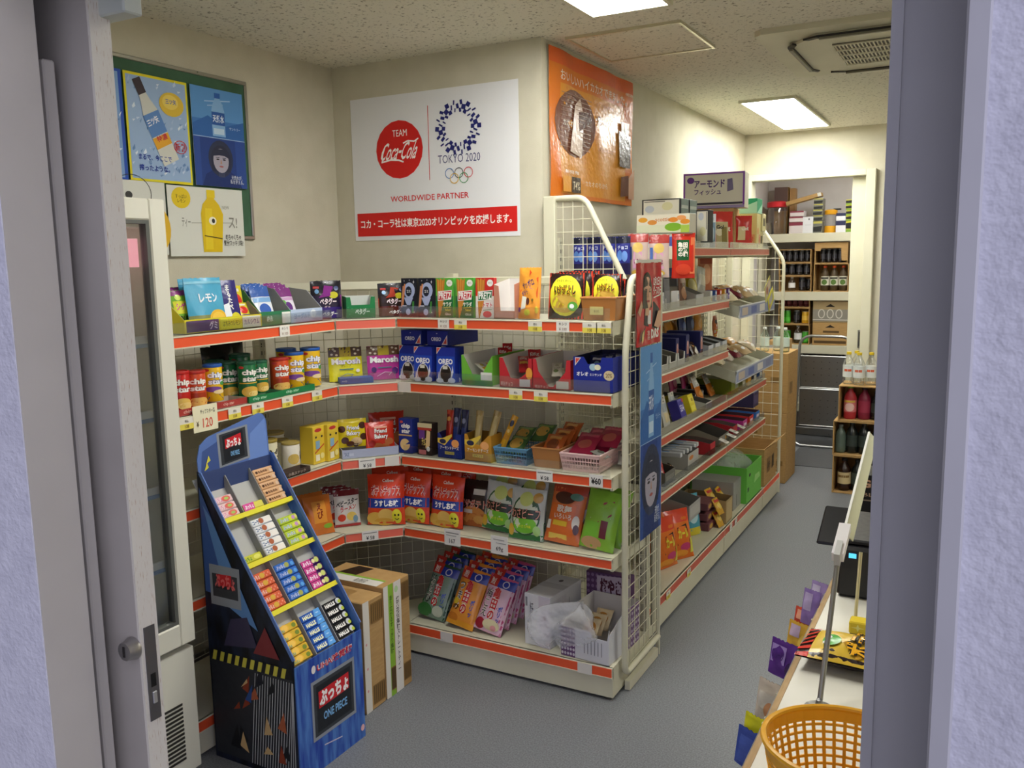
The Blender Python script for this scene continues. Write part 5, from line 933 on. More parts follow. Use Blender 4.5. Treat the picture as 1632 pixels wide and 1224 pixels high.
b.art([('t', 'UHA味覚糖', .3, .86, .84, .93, '#f0ece8', .07), ('t', 'UHA味覚糖', .3, .86, .84, .93, '#c8202a', .02), ('e', .25, .9, .03, .035, '#e6e0dc')] + tvp(.2, .28, .86, .8) + [('e', .95, .1, .03, .03, '#e0b0b0')] + [('l', [(.35, .2), (.62, .16)], .004, '#c8c0d0')], f, w, .383); b.build('front_panel', t)
def sidepanel(x0, x1, sgn):
    b = MB(); b.prism([(-.1795, 0), (.1835, 0), (.1835, .96), (.172, .955), (-.1795, .405)], x0, x1, BLU if sgn > 0 else DKB, 0); b.bar((( x0+x1)/2, -.1795, .406), ((x0+x1)/2, .172, .956), .0036, .012, mat('#5f7fc0')); xa = x0 if sgn < 0 else x1
    P = lambda u, v, o: (xa+sgn*o, (.1835-u*.363) if sgn < 0 else (-.1795+u*.363), v*.95)
    rnd = random.Random(3); ops = [('r', 0.02, .02, .98, .36, '#2a2c33')]
    for i in range(18): ops.append(('l', [(.45+.03*i, .02), (min(.98, .45+.03*i+.1), .35)], .0022, '#c8ccd0')); 
    for i in range(16): x, y = rnd.uniform(.08, .85), rnd.uniform(.05, .32); ops.append(('p', [(x, y), (x+rnd.uniform(.05, .14), y+rnd.uniform(-.02, .03)), (x+rnd.uniform(.03, .1), y+rnd.uniform(.03, .09))], rnd.choice(['#8a3a24', '#b8803a', '#1a1c28', '#6a7a3a', '#c8a878', '#2a4a8a', '#14161c', '#a85a3a'])))
    ops += [('r', 0.02, .36, .98, .395, '#16161a')] + [('p', [(.04+.09*i, .36), (.085+.09*i, .36), (.11+.09*i, .395), (.065+.09*i, .395)], '#c8c04a') for i in range(10)]
    ops += [('p', [(.02, .6), (.5, .58), (.02, .96)], '#3a5a9a'), ('p', [(.3, .56), (.62, .5), (.14, .86), (.05, .9)], '#5a86c0')] + tvp(.08, .56, .44, .7)[:4] + [('t', 'ぷっちょ', .14, .62, .38, .67, '#e06a6a', .04), ('p', [(.2, .42), (.6, .44), (.5, .54), (.3, .52)], '#3a3550'), ('p', [(.55, .42), (.85, .42), (.7, .52)], '#7a2a30')]
    b.art(ops if sgn < 0 else [], P, .363, .95); b.build('side_panel', t)
sidepanel(-w/2, -w/2+.003, -1); sidepanel(w/2-.003, w/2, 1)
b = MB(); b.box(-w/2+.003, .18, 0, w/2-.003, .1835, .95, mat('#3a4a78')); b.build('back_panel', t)
GR = mat('#b4b4b0'); b = MB()
def slab(s0, s1, x0, x1, n0, n1, m, bb): bb.add([SP(x, s, n) for n in (n0, n1) for s in (s0, s1) for x in (x0, x1)], [(0, 2, 3, 1), (4, 5, 7, 6), (0, 1, 5, 4), (2, 6, 7, 3), (0, 4, 6, 2), (1, 3, 7, 5)], m)
slab(0, SL, -w/2+.003, w/2-.003, -.034, -.031, GR, b)
for x in (-.0535, .0535): slab(0, SL-.02, x-.0015, x+.0015, -.031, -.004, mat('#8f8f8c'), b)
b.build('sloping_tray', t)
ROWS = [(.004, .166), (.186, .331), (.351, .491), (.511, .655)]
for s0, s1 in ROWS[1:]:
    b = MB(); slab(s0-.014, s0-.002, -w/2+.003, w/2-.003, -.031, .002, mat('#d9cf2e'), b); slab(s0-.016, s0, -w/2+.003, w/2-.003, .002, .005, mat('#e2d834'), b); b.build('ledge', t)['label'] = 'yellow ledge between two tiers'
b = MB(); HH = .21
pr = [(-w/2+.01, 0), (w/2, 0), (w/2, HH-.03), (w/2-.012, HH-.008), (w/2-.03, HH), (-w/2+.06, HH*.80), (-w/2+.025, HH*.70), (-w/2+.01, HH*.5)]
b.prism(pr, .1835, .1865, mat('#5b78b8'), 1)
P = lambda u, v, o: ((u-.5)*w, .1835-o, v*HH)
b.art([('p', [(.05, .2), (.35, .15), (.3, .7), (.1, .6)], '#3f5690'), ('p', [(.68, .15), (.98, .2), (.98, .9), (.75, .7)], '#6f8fd0'), ('p', [(.3, .08), (.72, .12), (.72, .2), (.3, .25)], '#8a7f86')] + tvp(.3, .28, .72, .82, .04) + [('r', .03, 0, 1, .1, '#17171b')] + [('p', [(.05+.08*i, 0), (.09+.08*i, 0), (.12+.08*i, .1), (.08+.08*i, .1)], '#dcd648') for i in range(8)] + [('r', .04, -.04, .3, .07, '#e6e2dc'), ('t', '¥108均一', .07, -.02, .27, .05, '#7a6a60')] + [('p', [(.1+.03*i, .3+.1*i), (.16+.03*i, .34+.1*i), (.14+.03*i, .42+.1*i)], '#d8d24a') for i in range(2)], P, w, HH)
o = b.build('header_card', t, (0, 0, .90)); o.rotation_euler = (R(-3), 0, 0); o['label'] = 'blue header card with dark screen shape and red lettering'
# candy sticks lying on the tiers
def cs(col, art): return stick('candy_stick', 'candy stick', .088, .024, .022, col, art)
pt = lambda c: [('t', 'ぷっちょ', .06, .2, .5, .8, '#f6f2ee', .09), ('t', 'ぷっちょ', .06, .2, .5, .8, c, .02)]
PEA = cs('#e8c8c8', pt('#d8589a') + [('e', .68, .5, .2, .4, '#e0685a'), ('e', .7, .5, .1, .2, '#a8c860')]); MIX = cs('#d8cf5a', [('p', [(.0, .0), (.5, 0), (.55, 1), (0, 1)], '#d84a9a'), ('t', 'ぷっちょ', .06, .2, .48, .8, '#f6e8f2', .05)])
TAN = cs('#d8a878', [('r', 0, .7, 1, 1, '#e0b488'), ('e', .14, .5, .06, .2, '#4a2a18'), ('t', 'もものみ', .22, .3, .7, .72, '#5a3018', .04), ('e', .86, .4, .08, .3, '#e0c0a0')]); LIM = cs('#c8c83a', [('t', 'ぷっちょ', .06, .2, .5, .8, '#5a8a2a', .05), ('e', .75, .5, .15, .3, '#e0e06a')])
COL_ = cs('#e4e6e8', [('t', 'コーラ', .05, .2, .34, .8, '#3a5a8a', .04), ('e', .46, .55, .12, .4, '#b0603a'), ('r', .6, .1, .95, .9, '#efeae2')]); MEL = cs('#b8cc3a', pt('#5a8ac8') + [('e', .62, .5, .08, .3, '#d8d84a'), ('e', .76, .5, .09, .3, '#c890c8'), ('e', .9, .5, .07, .3, '#e0e07a')])
REDS = cs('#d8603a', [('t', 'ぷっちょ', .05, .2, .42, .8, '#f0c0b0', .06)] + [('e', .55, .5, .12, .36, '#d8a83a')] + dots('#e89a80', [(.75, .3), (.85, .6), (.68, .7), (.92, .3)], .03, 4)); SOD = cs('#2f68c0', pt('#3a78d0') + [('e', .58, .5, .11, .36, '#a8a850'), ('e', .84, .4, .08, .3, '#5aa0e0')])
GRP2 = cs('#4a2066', [('p', [(0, 0), (.55, 0), (.5, 1), (0, 1)], '#c83a8a'), ('t', 'ぷっちょ', .05, .2, .48, .82, '#f2e4f0', .06), ('e', .62, .5, .08, .3, '#e8d8a8'), ('e', .8, .55, .12, .4, '#c8d070')]); ORS = cs('#d8b02f', [('e', .36, .55, .2, .5, '#f0b83a'), ('e', .36, .55, .15, .38, '#f6c858'), ('t', 'ぷっちょ', .05, .15, .32, .55, '#3a9a8a', .04), ('e', .8, .5, .1, .3, '#7a8a2a')])
HAB = cs('#1f56b0', [('t', 'HALLS', .08, .22, .58, .78, '#f0efc0', .06), ('p', [(.62, 0), (1, 0), (1, 1), (.7, 1)], '#5aa0e4'), star(.82, .5, .12, '#bfe0f6', 6, .4)]); HAK = cs('#131316', [('t', 'HALLS', .08, .22, .62, .78, '#f2f0ea', .06), ('e', .8, .55, .12, .4, '#c8ccd0'), ('e', .86, .4, .08, .25, '#b8c83a')])
RN = ['lowest tier', 'third tier', 'second tier', 'top tier']; CN = ['left', 'middle', 'right']
def fill(it, row, col, n, what):
    s0 = ROWS[row][0]+.002; x = (col-1)*.1068
    for i in range(n):
        p = Vector(SP(x, s0+.0125+.0255*i, -.0305)); wpt = t.matrix_basis if False else None
        W = Vector((-1.9665-p.y, 2.0175+p.x, p.z))
        it.put(W.x, W.y, W.z, '%s stick candy, %s, %s column of the %s' % (what, ['lowest', 'second from below', 'third from below', 'fourth from below', 'fifth from below'][i] if n > 1 else 'only one', CN[col], RN[row]), R(90), TH, 0, lift=False)
fill(PEA, 3, 0, 3, 'pink and white'); fill(MIX, 3, 1, 1, 'pink and yellow'); fill(TAN, 3, 2, 5, 'tan'); fill(LIM, 2, 0, 1, 'lime yellow'); fill(COL_, 2, 1, 5, 'white and brown'); fill(MEL, 2, 2, 4, 'lime green')
fill(REDS, 1, 0, 5, 'orange red'); fill(SOD, 1, 1, 5, 'blue'); fill(GRP2, 1, 2, 4, 'magenta and purple'); fill(ORS, 0, 0, 5, 'orange slice'); fill(HAB, 0, 1, 5, 'blue lozenge'); fill(HAK, 0, 2, 5, 'black lozenge')
# ---------------------------------------------------------------- drink cartons on the floor
def kraft(name, w, d, h, front, label, loc, rz, top=(), right=()):
    b = MB(); b.box(-w/2, -d/2, 0, w/2, d/2, h, M_KRAFT, .003); b.art(front, flat_front(w, d, h), w, h); b.art(top, flat_top(w, d, h), w, d); b.art(right, flat_right(w, d, h), d, h)
    o = b.build(name); o.location = loc; o.rotation_euler = (0, 0, rz); return tag(o, label, 'carton')
V = lambda s: '\n'.join(s)
bars = lambda x0, x1, y0, y1: [('r', x0, y0, x1, y1, '#8a6a3a')] + [('l', [(x0+(x1-x0)*(i+.5)/6, y0+.01), (x0+(x1-x0)*(i+.5)/6, y1-.01)], .0035, '#4a3820') for i in range(6)]
kraft('cardboard_carton', .115, .30, .416, [('r', 0, 0, .3, 1, '#dcd8cc'), ('e', .12, .62, .04, .012, '#d89a9a'), ('e', .14, .4, .04, .012, '#d89a9a'), ('e', .12, .2, .04, .012, '#d89a9a')] + bars(.36, .96, .04, .22) + bars(.36, .96, .78, .96), 'kraft carton with white tape edge, next to the candy stand', (-2.012, 2.343, .001), R(90), [('r', .2, .3, .8, .6, '#9c7a48'), ('e', .5, .75, .2, .06, '#3a2a18')])
kraft('cardboard_carton', .160, .30, .432, [('r', .0, 0, .17, 1, '#dedbd0'), ('r', .17, .0, .36, 1, '#8ab838'), ('t', V('香り広がるすっきり無糖'), .21, .38, .32, .9, '#3a5a1a', .02), ('r', .38, 0, .66, 1, '#e2dfd6'), ('t', V('紅茶花伝無糖ストレートティー'), .46, .2, .58, .86, '#3a3a36', .02), ('e', .48, .93, .07, .03, '#b8d8a0')] + bars(.19, .36, .05, .26) + bars(.68, .96, .06, .22) + bars(.68, .96, .8, .96), 'kraft carton with green and white tape and tea lettering, right of the other carton', (-2.012, 2.487, .001), R(90), [('p', [(.1, .62), (.9, .5), (.92, .75), (.2, .9)], '#2a1c10'), ('r', .0, .1, .3, .95, '#dedbd0'), ('r', .3, .1, .38, .95, '#8ab838'), ('t', '紅茶花伝', .05, .3, .25, .5, '#8a8a80')])
# ================================================================ GLASS DOOR FRIDGE
t = thing('glass_door_fridge', 'white refrigerated display case with glass door behind the open entrance door', 'fridge', (-2.085, 1.445, 0), R(90)); w = .60; d = .545; h = 1.79; W_ = mat('#dcdacb', 'w')
b = MB(); x0, x1 = -w/2, w/2
for q in ((x0, .03, 0, x0+.03, d, h), (x1-.03, .03, 0, x1, d, h), (x0+.03, d-.03, 0, x1-.03, d, h), (x0+.03, .03, h-.08, x1-.03, d-.03, h), (x0+.03, .03, .06, x1-.03, d-.03, .46)): b.box(*q, W_, .002)
b.build('cabinet', t)
b = MB(); b.box(x0+.03, .0, .05, x1-.002, .03, .445, W_, .003)
for i in range(14): b.box(x1-.24, -.002, .10+i*.0135, x1-.06, .001, .107+i*.0135, mat('#2e2c28'))
b.build('lower_panel', t)['label'] = 'lower front panel with ventilation slots'
b = MB(); z0, z1 = .465, 1.79; fr = .055
for q in ((x0, z0, x0+fr, z1), (x1-fr, z0, x1, z1), (x0+fr, z0, x1-fr, z0+.07), (x0+fr, z1-.06, x1-fr, z1)): b.box(q[0], -.012, q[1], q[2], .028, q[3], W_, .004)
dr = b.build('door', t)
b = MB(); gk = mat('#5a5c58', 'l')
for q in ((x0+fr, z0+.07, x0+fr+.012, z1-.06), (x1-fr-.012, z0+.07, x1-fr, z1-.06), (x0+fr+.012, z0+.07, x1-fr-.012, z0+.08), (x0+fr+.012, z1-.07, x1-fr-.012, z1-.06)): b.box(q[0], -.008, q[1], q[2], .02, q[3], gk)
b.build('gasket', dr); b = MB(); b.box(x0+fr+.01, .004, z0+.078, x1-fr-.01, .008, z1-.068, mat('#dfeae4', 'x')); b.build('glass_pane', dr)
b = MB(); b.box(x0+.06, .04, 1.60, x1-.06, .055, 1.68, emit('pink_lit_strip', (.85, .30, .38, 1), .9)); b.art([('o', .35, .5, .02, .3, .006, '#f8d8dc'), ('o', .35, .5, .04, .5, .006, '#f8d8dc')], lambda u, v, o: (x0+.06+(w-.12)*u, .04-o, 1.60+.08*v), w-.12, .08); b.build('light_box', t)['label'] = 'pink strip with white arcs at the top inside'
zs = [.48, .70, .93, 1.16, 1.38]
for i, z in enumerate(zs):
    b = MB(); mt = mat('#b8bab4', 'm')
    for k in range(12): b.tube([(x0+.04+k*(w-.08)/11, .06, z), (x0+.04+k*(w-.08)/11, d-.05, z)], .0025, mt, 5, caps=False)
    for y in (.06, .3, d-.05): b.tube([(x0+.035, y, z-.004), (x1-.035, y, z-.004)], .004, mt, 5, caps=False)
    if i: b.box(x0+.04, .05, z-.012, x1-.04, .058, z+.022, mat('#e2e4e4')); b.box(x0+.04, .048, z-.012, x1-.04, .05, z+.0, mat('#7a9ac8'))
    b.build('wire_shelf', t)
MILK = carton('milk_carton', 'drink carton', .07, .07, .19, '#dfe2e2', [('r', 0, .35, 1, .7, '#5a86b8'), ('t', '牛乳', .2, .42, .8, .62, '#f4f6f8', .03)]); CUP = canister('coffee_cup', 'drink cup', .037, .115, '#7a4a34', '#e0dcd0', [('r', 0, .3, 1, .7, '#3a221a'), ('t', 'カフェ', .25, .4, .75, .6, '#e8dcc8', .03)]); DBOX = carton('dark_snack_box', 'snack box', .075, .05, .16, '#2a2620', [('r', .1, .2, .9, .5, '#8a5a2a')])
lay = [(0, DBOX, 'dark boxed snack'), (1, DBOX, 'dark boxed snack'), (2, CUP, 'brown coffee cup'), (3, MILK, 'blue and white milk carton'), (4, CUP, 'brown coffee cup')]
for zi, it, nm in lay:
    for k in range(4):
        Yl = 1.50+.062*k if it is CUP else 1.47+.079*k
        if Yl > 1.68: continue
        it.put(-2.085-.125-.01*(k % 2), Yl, zs[zi]+.0045, '%s, %s on the %s shelf inside the fridge' % (nm, ['first from the left', 'second from the left', 'third from the left', 'fourth from the left'][k], ['lowest', 'second', 'third', 'fourth', 'top'][zi]), R(90))
# ================================================================ GOODS ON THE AISLE SHELVING
def gy(px, py, X): return at(px, py, 0, X).y
def G(it, px, py, k, dx, label, rx=0, rz=0, dz=0, ry=0, sc=None, group=None):
    """k: 0 top shelf .. 4 lowest shelf, 5 base; dx: distance of the item's middle behind the shelf front"""
    nm = it.root.name.split('.')[0]; X = GX-dx; return it.put(X, max(gy(px, py, GX-.02 if nm in TRAYS or (dx < .18 and k < 5 and nm in ('snack_box', 'snack_stick', 'slim_packet', 'white_stick_snack')) else X), 3.32), DG[k]+E+dz, label, R(90)+rz, -R(rx), R(ry), group, sc)
# top shelf: soap and tissue cartons
fr_ = [('r', 0, 0, 1, 1, '#25262a'), ('r', .04, .07, .96, .93, '#d8d6c4'), ('e', .2, .4, .12, .22, '#b8c0c8'), ('e', .66, .55, .14, .25, '#d0cda0'), ('l', [(.06, .85), (.6, .85)], .004, '#4a4a48')]
TIS = carton('tissue_box', 'tissue box', .235, .115, .085, '#25262a', fr_, right=[('r', .06, .04, .96, .96, '#8fa09a'), ('r', .1, .4, .9, .6, '#c8d0c8')], left=[('r', .06, .04, .96, .96, '#8fa09a')])
YT_ = 4.0
for i in range(3): TIS.put(-1.365, YT_+.065, DG[0]+E+.0765*i, 'black framed tissue box, %s of the stack facing the entrance' % ['lowest', 'middle', 'topmost'][i], R(-2), sc=(.82, 1, .9))
TIS.put(-1.232, YT_+.06, DG[0]+E+.098, 'black framed tissue box standing on end before the stack', R(-2), 0, R(90), sc=(.82, .8, .9)).location.z = DG[0]+E+.0975
for i in range(3): TIS.put(-1.365, YT_+.20, DG[0]+E+.0765*i, '%s black framed tissue box in the second stack behind' % ['lowest', 'middle', 'topmost'][i], R(-2), sc=(.82, 1, .9))
flo = [('r', 0, .5, 1, 1, '#e2ddca')] + [('e', x, y, .09, .12, c) for x, y, c in ((.12, .75, '#e0a030'), (.3, .62, '#d89040'), (.7, .72, '#e08a2a'), (.85, .8, '#e8a060'), (.92, .62, '#e0902a'))] + [('t', 'scottie', .36, .66, .64, .84, '#c8783a'), ('r', 0, 0, 1, .5, '#d8dcc0'), ('e', .7, .38, .16, .2, '#7ab02a'), ('r', .84, .1, 1, .46, '#a8c850')]
SCO = carton('tissue_box', 'tissue box', .24, .115, .11, '#dcd8c6', flo); SCB = carton('tissue_box', 'tissue box', .23, .11, .055, '#d8dae4', [('e', .7, .5, .16, .4, '#4a5aa8'), ('e', .3, .4, .1, .3, '#8a98c8'), ('e', .5, .2, .1, .2, '#3a4a90'), ('e', .1, .6, .08, .2, '#6a7ab8')])
SCB.put(-1.30, 3.885, DG[0]+E, 'white tissue box with blue flowers at the near end of the top aisle shelf', R(-2), sc=(1, .8, 1)); SCO.put(-1.30, 3.885, DG[0]+E+.0565, 'tissue box with orange and green flowers stacked on the blue flowered one', R(-2), sc=(1.05, .8, .85))
SPR = carton('detergent_box', 'box', .062, .045, .165, '#dfe2e4', [('r', .52, .0, .95, .75, '#7e9ab0'), ('e', .72, .4, .16, .22, '#c8d8e4'), ('t', V('洗剤'), .15, .35, .4, .6, '#d8a8a0', .02), ('t', '無添加', .15, .8, .8, .9, '#8aa0b0')], right=[('r', .1, .1, .9, .8, '#d4d8da')])
G(SPR, 1129, 380, 0, .06, 'white box with pale blue window standing on the top aisle shelf', rz=R(-60))
ALM = carton('snack_carton', 'carton', .30, .16, .185, '#cfcab8', [('r', 0, .95, 1, 1, '#7a3a98'), ('r', 0, 0, .03, 1, '#7a3a98'), ('r', .97, 0, 1, 1, '#7a3a98'), ('e', .12, .8, .06, .09, '#5a2a7a'), ('t', 'アーモンド', .18, .58, .68, .8, '#4a2a6a', .03), ('t', 'フィッシュ', .18, .38, .62, .54, '#4a2a6a', .02), ('p', [(.72, .45), (.82, .5), (.8, .82), (.72, .8)], '#6a6080'), ('r', .03, .1, .97, .16, '#2a2430'), ('r', .03, 0, 1, .08, '#8a7aa0')])
b_ = carton('snack_carton', 'carton', .3, .2, .13, M_KRAFT, [('r', .1, .1, .9, .9, '#c8b48a')])
b_.put(-1.40, 4.95, DG[0]+E, 'kraft carton under the purple edged carton on the top aisle shelf', R(6), sc=(1, 1, 1.7)); ALM.put(-1.36, 4.93, DG[0]+E+.2225, 'white carton with purple edge and lettering propped high on the top aisle shelf', R(6), sc=(1.12, 1, 1.05))
GRN = carton('green_carton', 'carton', .2, .17, .085, '#1f9a6a', [('p', [(0, 0), (1, 0), (1, .8)], '#a8dcc0')], right=[('p', [(0, 0), (1, 0), (1, .7)], '#a8dcc0')])
YEL = carton('yellow_carton', 'carton', .22, .15, .20, '#d8cb88', [('e', .3, .45, .12, .1, '#d88a4a'), ('r', .62, .1, .95, .4, '#d8a070'), ('t', '開封', .66, .2, .92, .34, '#c84a3a'), ('r', .1, .02, .3, .12, '#6a5a3a')], right=[('e', .3, .5, .16, .1, '#d8944a'), ('r', .5, .1, .9, .4, '#d89a7a'), ('t', '注意', .55, .2, .85, .34, '#c84a3a'), ('r', .1, .02, .35, .12, '#6a5a3a')])
YE2 = carton('yellow_carton', 'carton', .12, .12, .10, '#dcd09a', [('r', .4, .3, .9, .7, '#4a442a')], right=[('r', .2, .3, .8, .75, '#5a5030')])
YEL.put(-1.295, 5.22, DG[0]+E, 'tall pale yellow carton at the far end of the top aisle shelf', R(4)); YE2.put(-1.26, 5.36, DG[0]+E, 'small pale yellow carton beside the tall one', R(3)); YE2.put(-1.245, 5.36, DG[0]+E+.1025, 'second small pale yellow carton, stacked on the other small one', R(3)); GRN.put(-1.275, 5.235, DG[0]+E+.2015, 'green and mint carton on top of the tall yellow carton', R(2), sc=(.9, .9, 1))
POL = pouch('snack_bag', 'snack bag', .14, .2, .05, '#c8352f', [('r', .1, .1, .55, .6, '#d8c898'), ('t', 'Get', .3, .45, .75, .6, '#f0e8d8', .03), ('p', [(.55, .1), (.9, .1), (.85, .6), (.6, .5)], '#6a6a2a')]); SNK = carton('picture_pouch', 'snack pouch', .09, .03, .13, '#b8a878', [('e', .4, .6, .25, .15, '#e0d8b8'), ('r', .55, .15, .9, .8, '#7a6a2a'), ('t', 'Go!', .2, .72, .7, .88, '#2a2a2a', .04), ('r', 0, 0, .15, .6, '#d83a2f')])
G(POL, 1152, 370, 0, .11, 'red and cream snack bag beside the white box on the top aisle shelf', 4, R(-40)); G(SNK, 1147, 385, 0, .045, 'olive picture pouch in front of the red snack bag', 4, R(-40)); G(POL, 1178, 365, 0, .07, 'second red snack bag next to the tall yellow carton', 2, R(-60), sc=(.75, .8, .85))
b = MB(); rnd = random.Random(8)
b.grid(lambda u, v: ((.10+.02*math.sin(9*u*6.28/3))*math.cos(6.283*u)*(.4+.6*math.sin(3.14*min(1, v+.1))), (.06+.015*math.sin(13*u))*math.sin(6.283*u)*(.4+.6*math.sin(3.14*min(1, v+.1))), .10*v+.008*math.sin(20*u)), 30, 8, mat('#f2f2f6', 'y'))
o = b.build('plastic_bag', smooth=True, ang=3); o.location = (-1.36, 4.66, DG[0]+.004); tag(o, 'crumpled clear plastic wrap between red snack bags and yellow cartons', 'plastic bag')
# packs hung on hooks near the end frame, top
HG1 = pouch('hanging_snack_bag', 'hanging snack bag', .062, .155, .02, '#2a2f86', [('r', 0, .82, 1, 1, '#15182e'), ('e', .3, .5, .2, .14, '#5a86d0'), ('e', .65, .48, .2, .14, '#6a92d8'), ('t', 'チョコ', .15, .66, .85, .76, '#c8d0ee', .03), ('r', 0, 0, 1, .3, '#241f4a')], seed=51, hole=True)
HG2 = pouch('hanging_snack_bag', 'hanging snack bag', .085, .175, .025, '#c8b0a8', [('r', 0, .8, 1, 1, '#a83a34'), ('e', .5, .68, .26, .12, '#e0c06a'), ('p', [(.25, .2), (.75, .2), (.7, .58), (.3, .58)], '#d8a0c0'), ('t', 'いろは', .3, .3, .7, .42, '#7a2a5a', .03), ('e', .5, .1, .3, .07, '#d8b04a'), ('r', .05, .4, .2, .7, '#4a6ab0')], seed=52, hole=True)
HG3 = pouch('hanging_snack_bag', 'hanging snack bag', .095, .185, .025, '#c8301f', [('r', .2, .4, .75, .85, '#1f5a2f'), ('t', '亀田\nの柿\nの種', .25, .48, .7, .8, '#f2ece0', .04), ('e', .5, .2, .34, .12, '#d8452a'), ('p', [(.78, .1), (1, .1), (1, .9), (.82, .9)], '#e0764a')], seed=53, hole=True)
for i, (it, X, Y, z, rz, lb) in enumerate(((HG1, -1.50, 3.36, 1.535, 8, 'leftmost blue snack bag hanging behind the tall wire end frame'), (HG1, -1.437, 3.365, 1.535, -6, 'second blue snack bag from the left behind the tall wire end frame'), (HG1, -1.372, 3.36, 1.535, 4, 'third blue snack bag from the left behind the tall wire end frame'), (HG1, -1.308, 3.365, 1.535, 4, 'rightmost blue snack bag behind the tall wire end frame'),
        (HG2, -1.262, 3.415, 1.525, 12, 'pink and yellow snack bag hanging just right of the sloping tube'), (HG2, -1.185, 3.45, 1.52, 18, 'second pink and yellow snack bag, nearer the red bag'), (HG3, -1.105, 3.52, 1.515, 20, 'red bag with green label hanging above the red advert'))):
    it.put(X, Y, z, lb, R(rz))
b = MB(); b.tube([(-1.53, 3.37, 1.70), (-1.26, 3.42, 1.70), (-1.18, 3.455, 1.70), (-1.07, 3.53, 1.70)], .003, mat('#b8b6ac', 'm'), 6); b.tube([(-1.53, 3.37, 1.70), (-1.535, 3.64, 1.70)], .004, mat('#b8b6ac', 'm'), 6)
tag(b.build('hanging_rail'), 'thin steel hanging rail behind the tall wire end frame', 'rail')
# generic small goods
def gbox(w, d, h, c, f, r=(), t=(), nm='snack_box', cat='snack box'): return carton(nm, cat, w, d, h, c, f, right=r, top=t)
def tray(w, d, h, fh, c, f=(), ins='#8f8d88', cut=None): return open_tray('display_tray', 'display tray', w, d, h, fh, c, ins, f, cut=cut, hb=h)
GRY = gbox(.075, .06, .13, '#6a6a70', [('r', .1, .1, .9, .6, '#86868c'), ('r', .1, .0, .3, .35, '#c8c8c8')]); BRN = pouch('snack_pouch', 'snack pouch', .10, .15, .03, '#6a4434', [('e', .5, .4, .35, .2, '#a87858'), ('r', .1, .7, .9, .85, '#8a6a5a')], 'stand', seed=61)
WST = gbox(.026, .03, .075, '#d8d8d4', [('r', .2, .5, .8, .8, '#a8b0b8')], nm='gum_box'); YBG = pouch('snack_bag', 'snack bag', .12, .15, .04, '#b8a838', [('e', .5, .5, .3, .25, '#e0d8a0'), ('r', .1, .75, .9, .9, '#7a8a3a')], seed=62); BBG = pouch('snack_bag', 'snack bag', .12, .14, .04, '#3a62a8', [('e', .5, .45, .3, .2, '#d8b878')], seed=63)
for px, py, it, dx, lb, rz in ((1055, 470, WST, .045, 'small white gum box nearest the red advert', 0), (1066, 468, GRY, .06, 'grey snack box near the red advert on the second aisle shelf', 0), (1077, 465, WST, .04, 'small white gum box beside the grey one', 0), (1090, 455, BRN, .06, 'brown snack pouch on the second aisle shelf', 0), (1075, 440, GRY, .18, 'grey snack box at the back of the second aisle shelf', 0)):
    G(it, px, py, 1, dx, lb, 3, R(rz))
G(BBG, 1068, 437, 1, .24, 'blue snack bag at the back of the second aisle shelf', 3, dz=.03); G(YBG, 1084, 437, 1, .24, 'yellow snack bag at the back of the second aisle shelf', 3, dz=.03); G(YBG, 1106, 450, 1, .16, 'yellow snack bag leaning over behind the brown pouch', 20, R(-20)); G(BRN, 1096, 440, 1, .24, 'brown pouch at the back beside the yellow bags', 3)
TGR = tray(.12, .2, .085, .05, '#b0b0ae'); G(TGR, 1112, 465, 1, .11, 'grey open tray on the second aisle shelf'); G(pouch('foil_packet', 'snack packet', .07, .14, .02, '#a8a89c', [('r', .1, .3, .9, .7, '#c8c4b0')], seed=66), 1118, 455, 1, .10, 'tall foil packet sticking out of the grey tray', 12, R(-20), .03, 14)
for i, c in enumerate(('#e8e6e0', '#3a62b0', '#d83a2f', '#e0a02f', '#5a3a8a')):
    ST = gbox(.034, .05, .055, c, [('e', .5, .75, .3, .18, '#f0eeea'), ('r', .15, .1, .85, .4, ['#d8b030', '#e8e6e0', '#f0e0c0', '#f0f0e8', '#d8c8e8'][i])], nm='gum_tube_box'); G(ST, 1126+7.5*i, 470-3*i, 1, .05, 'small %s gum tube box in the row past the grey tray' % ['white', 'blue', 'red', 'amber', 'purple'][i])
ORB = pouch('hanging_snack_bag', 'hanging snack bag', .12, .24, .03, '#c87a52', [('e', .5, .5, .3, .25, '#e0a880'), ('r', .1, .75, .9, .9, '#a84a34')], seed=64, hole=True); ORB.put(-1.30, 4.62, 1.40, 'orange brown bag hanging on the wire panel above the upper bread tray', R(60))
# third aisle shelf
TRC = tray(.105, .24, .085, .06, '#cfd0cc', [('r', .1, .1, .9, .5, '#dcdcd8')], '#7d7d78', cut=[(0, 1), (.12, 1), (.2, .5), (.8, .5), (.88, 1), (1, 1)])
for i, px in enumerate((1059, 1073, 1086)): G(TRC, px, 590-6*i, 2, .14, 'pale grey open tray, %s of three at the near end of the third aisle shelf' % nth(i, 3))
OBG = pouch('snack_bag', 'snack bag', .12, .14, .045, '#d8922a', [('e', .5, .5, .3, .2, '#e8b050'), ('r', .1, .1, .9, .25, '#b86a1f')], seed=65)
for i, px in enumerate((1052, 1066, 1080)): G(OBG, px, 565-3*i, 2, .31, 'orange snack bag, %s of three behind the pale grey trays' % nth(i, 3), 4)
CHB = pouch('chocolate_bag', 'snack bag', .09, .09, .03, '#3a1f14', [('e', .6, .4, .3, .25, '#e8e4de'), ('p', [(0, .6), (.4, .7), (.3, 1), (0, 1)], '#e09a2a')], seed=67); G(CHB, 1100, 575, 2, .06, 'dark chocolate bag with white and orange print beside the trays', 25)
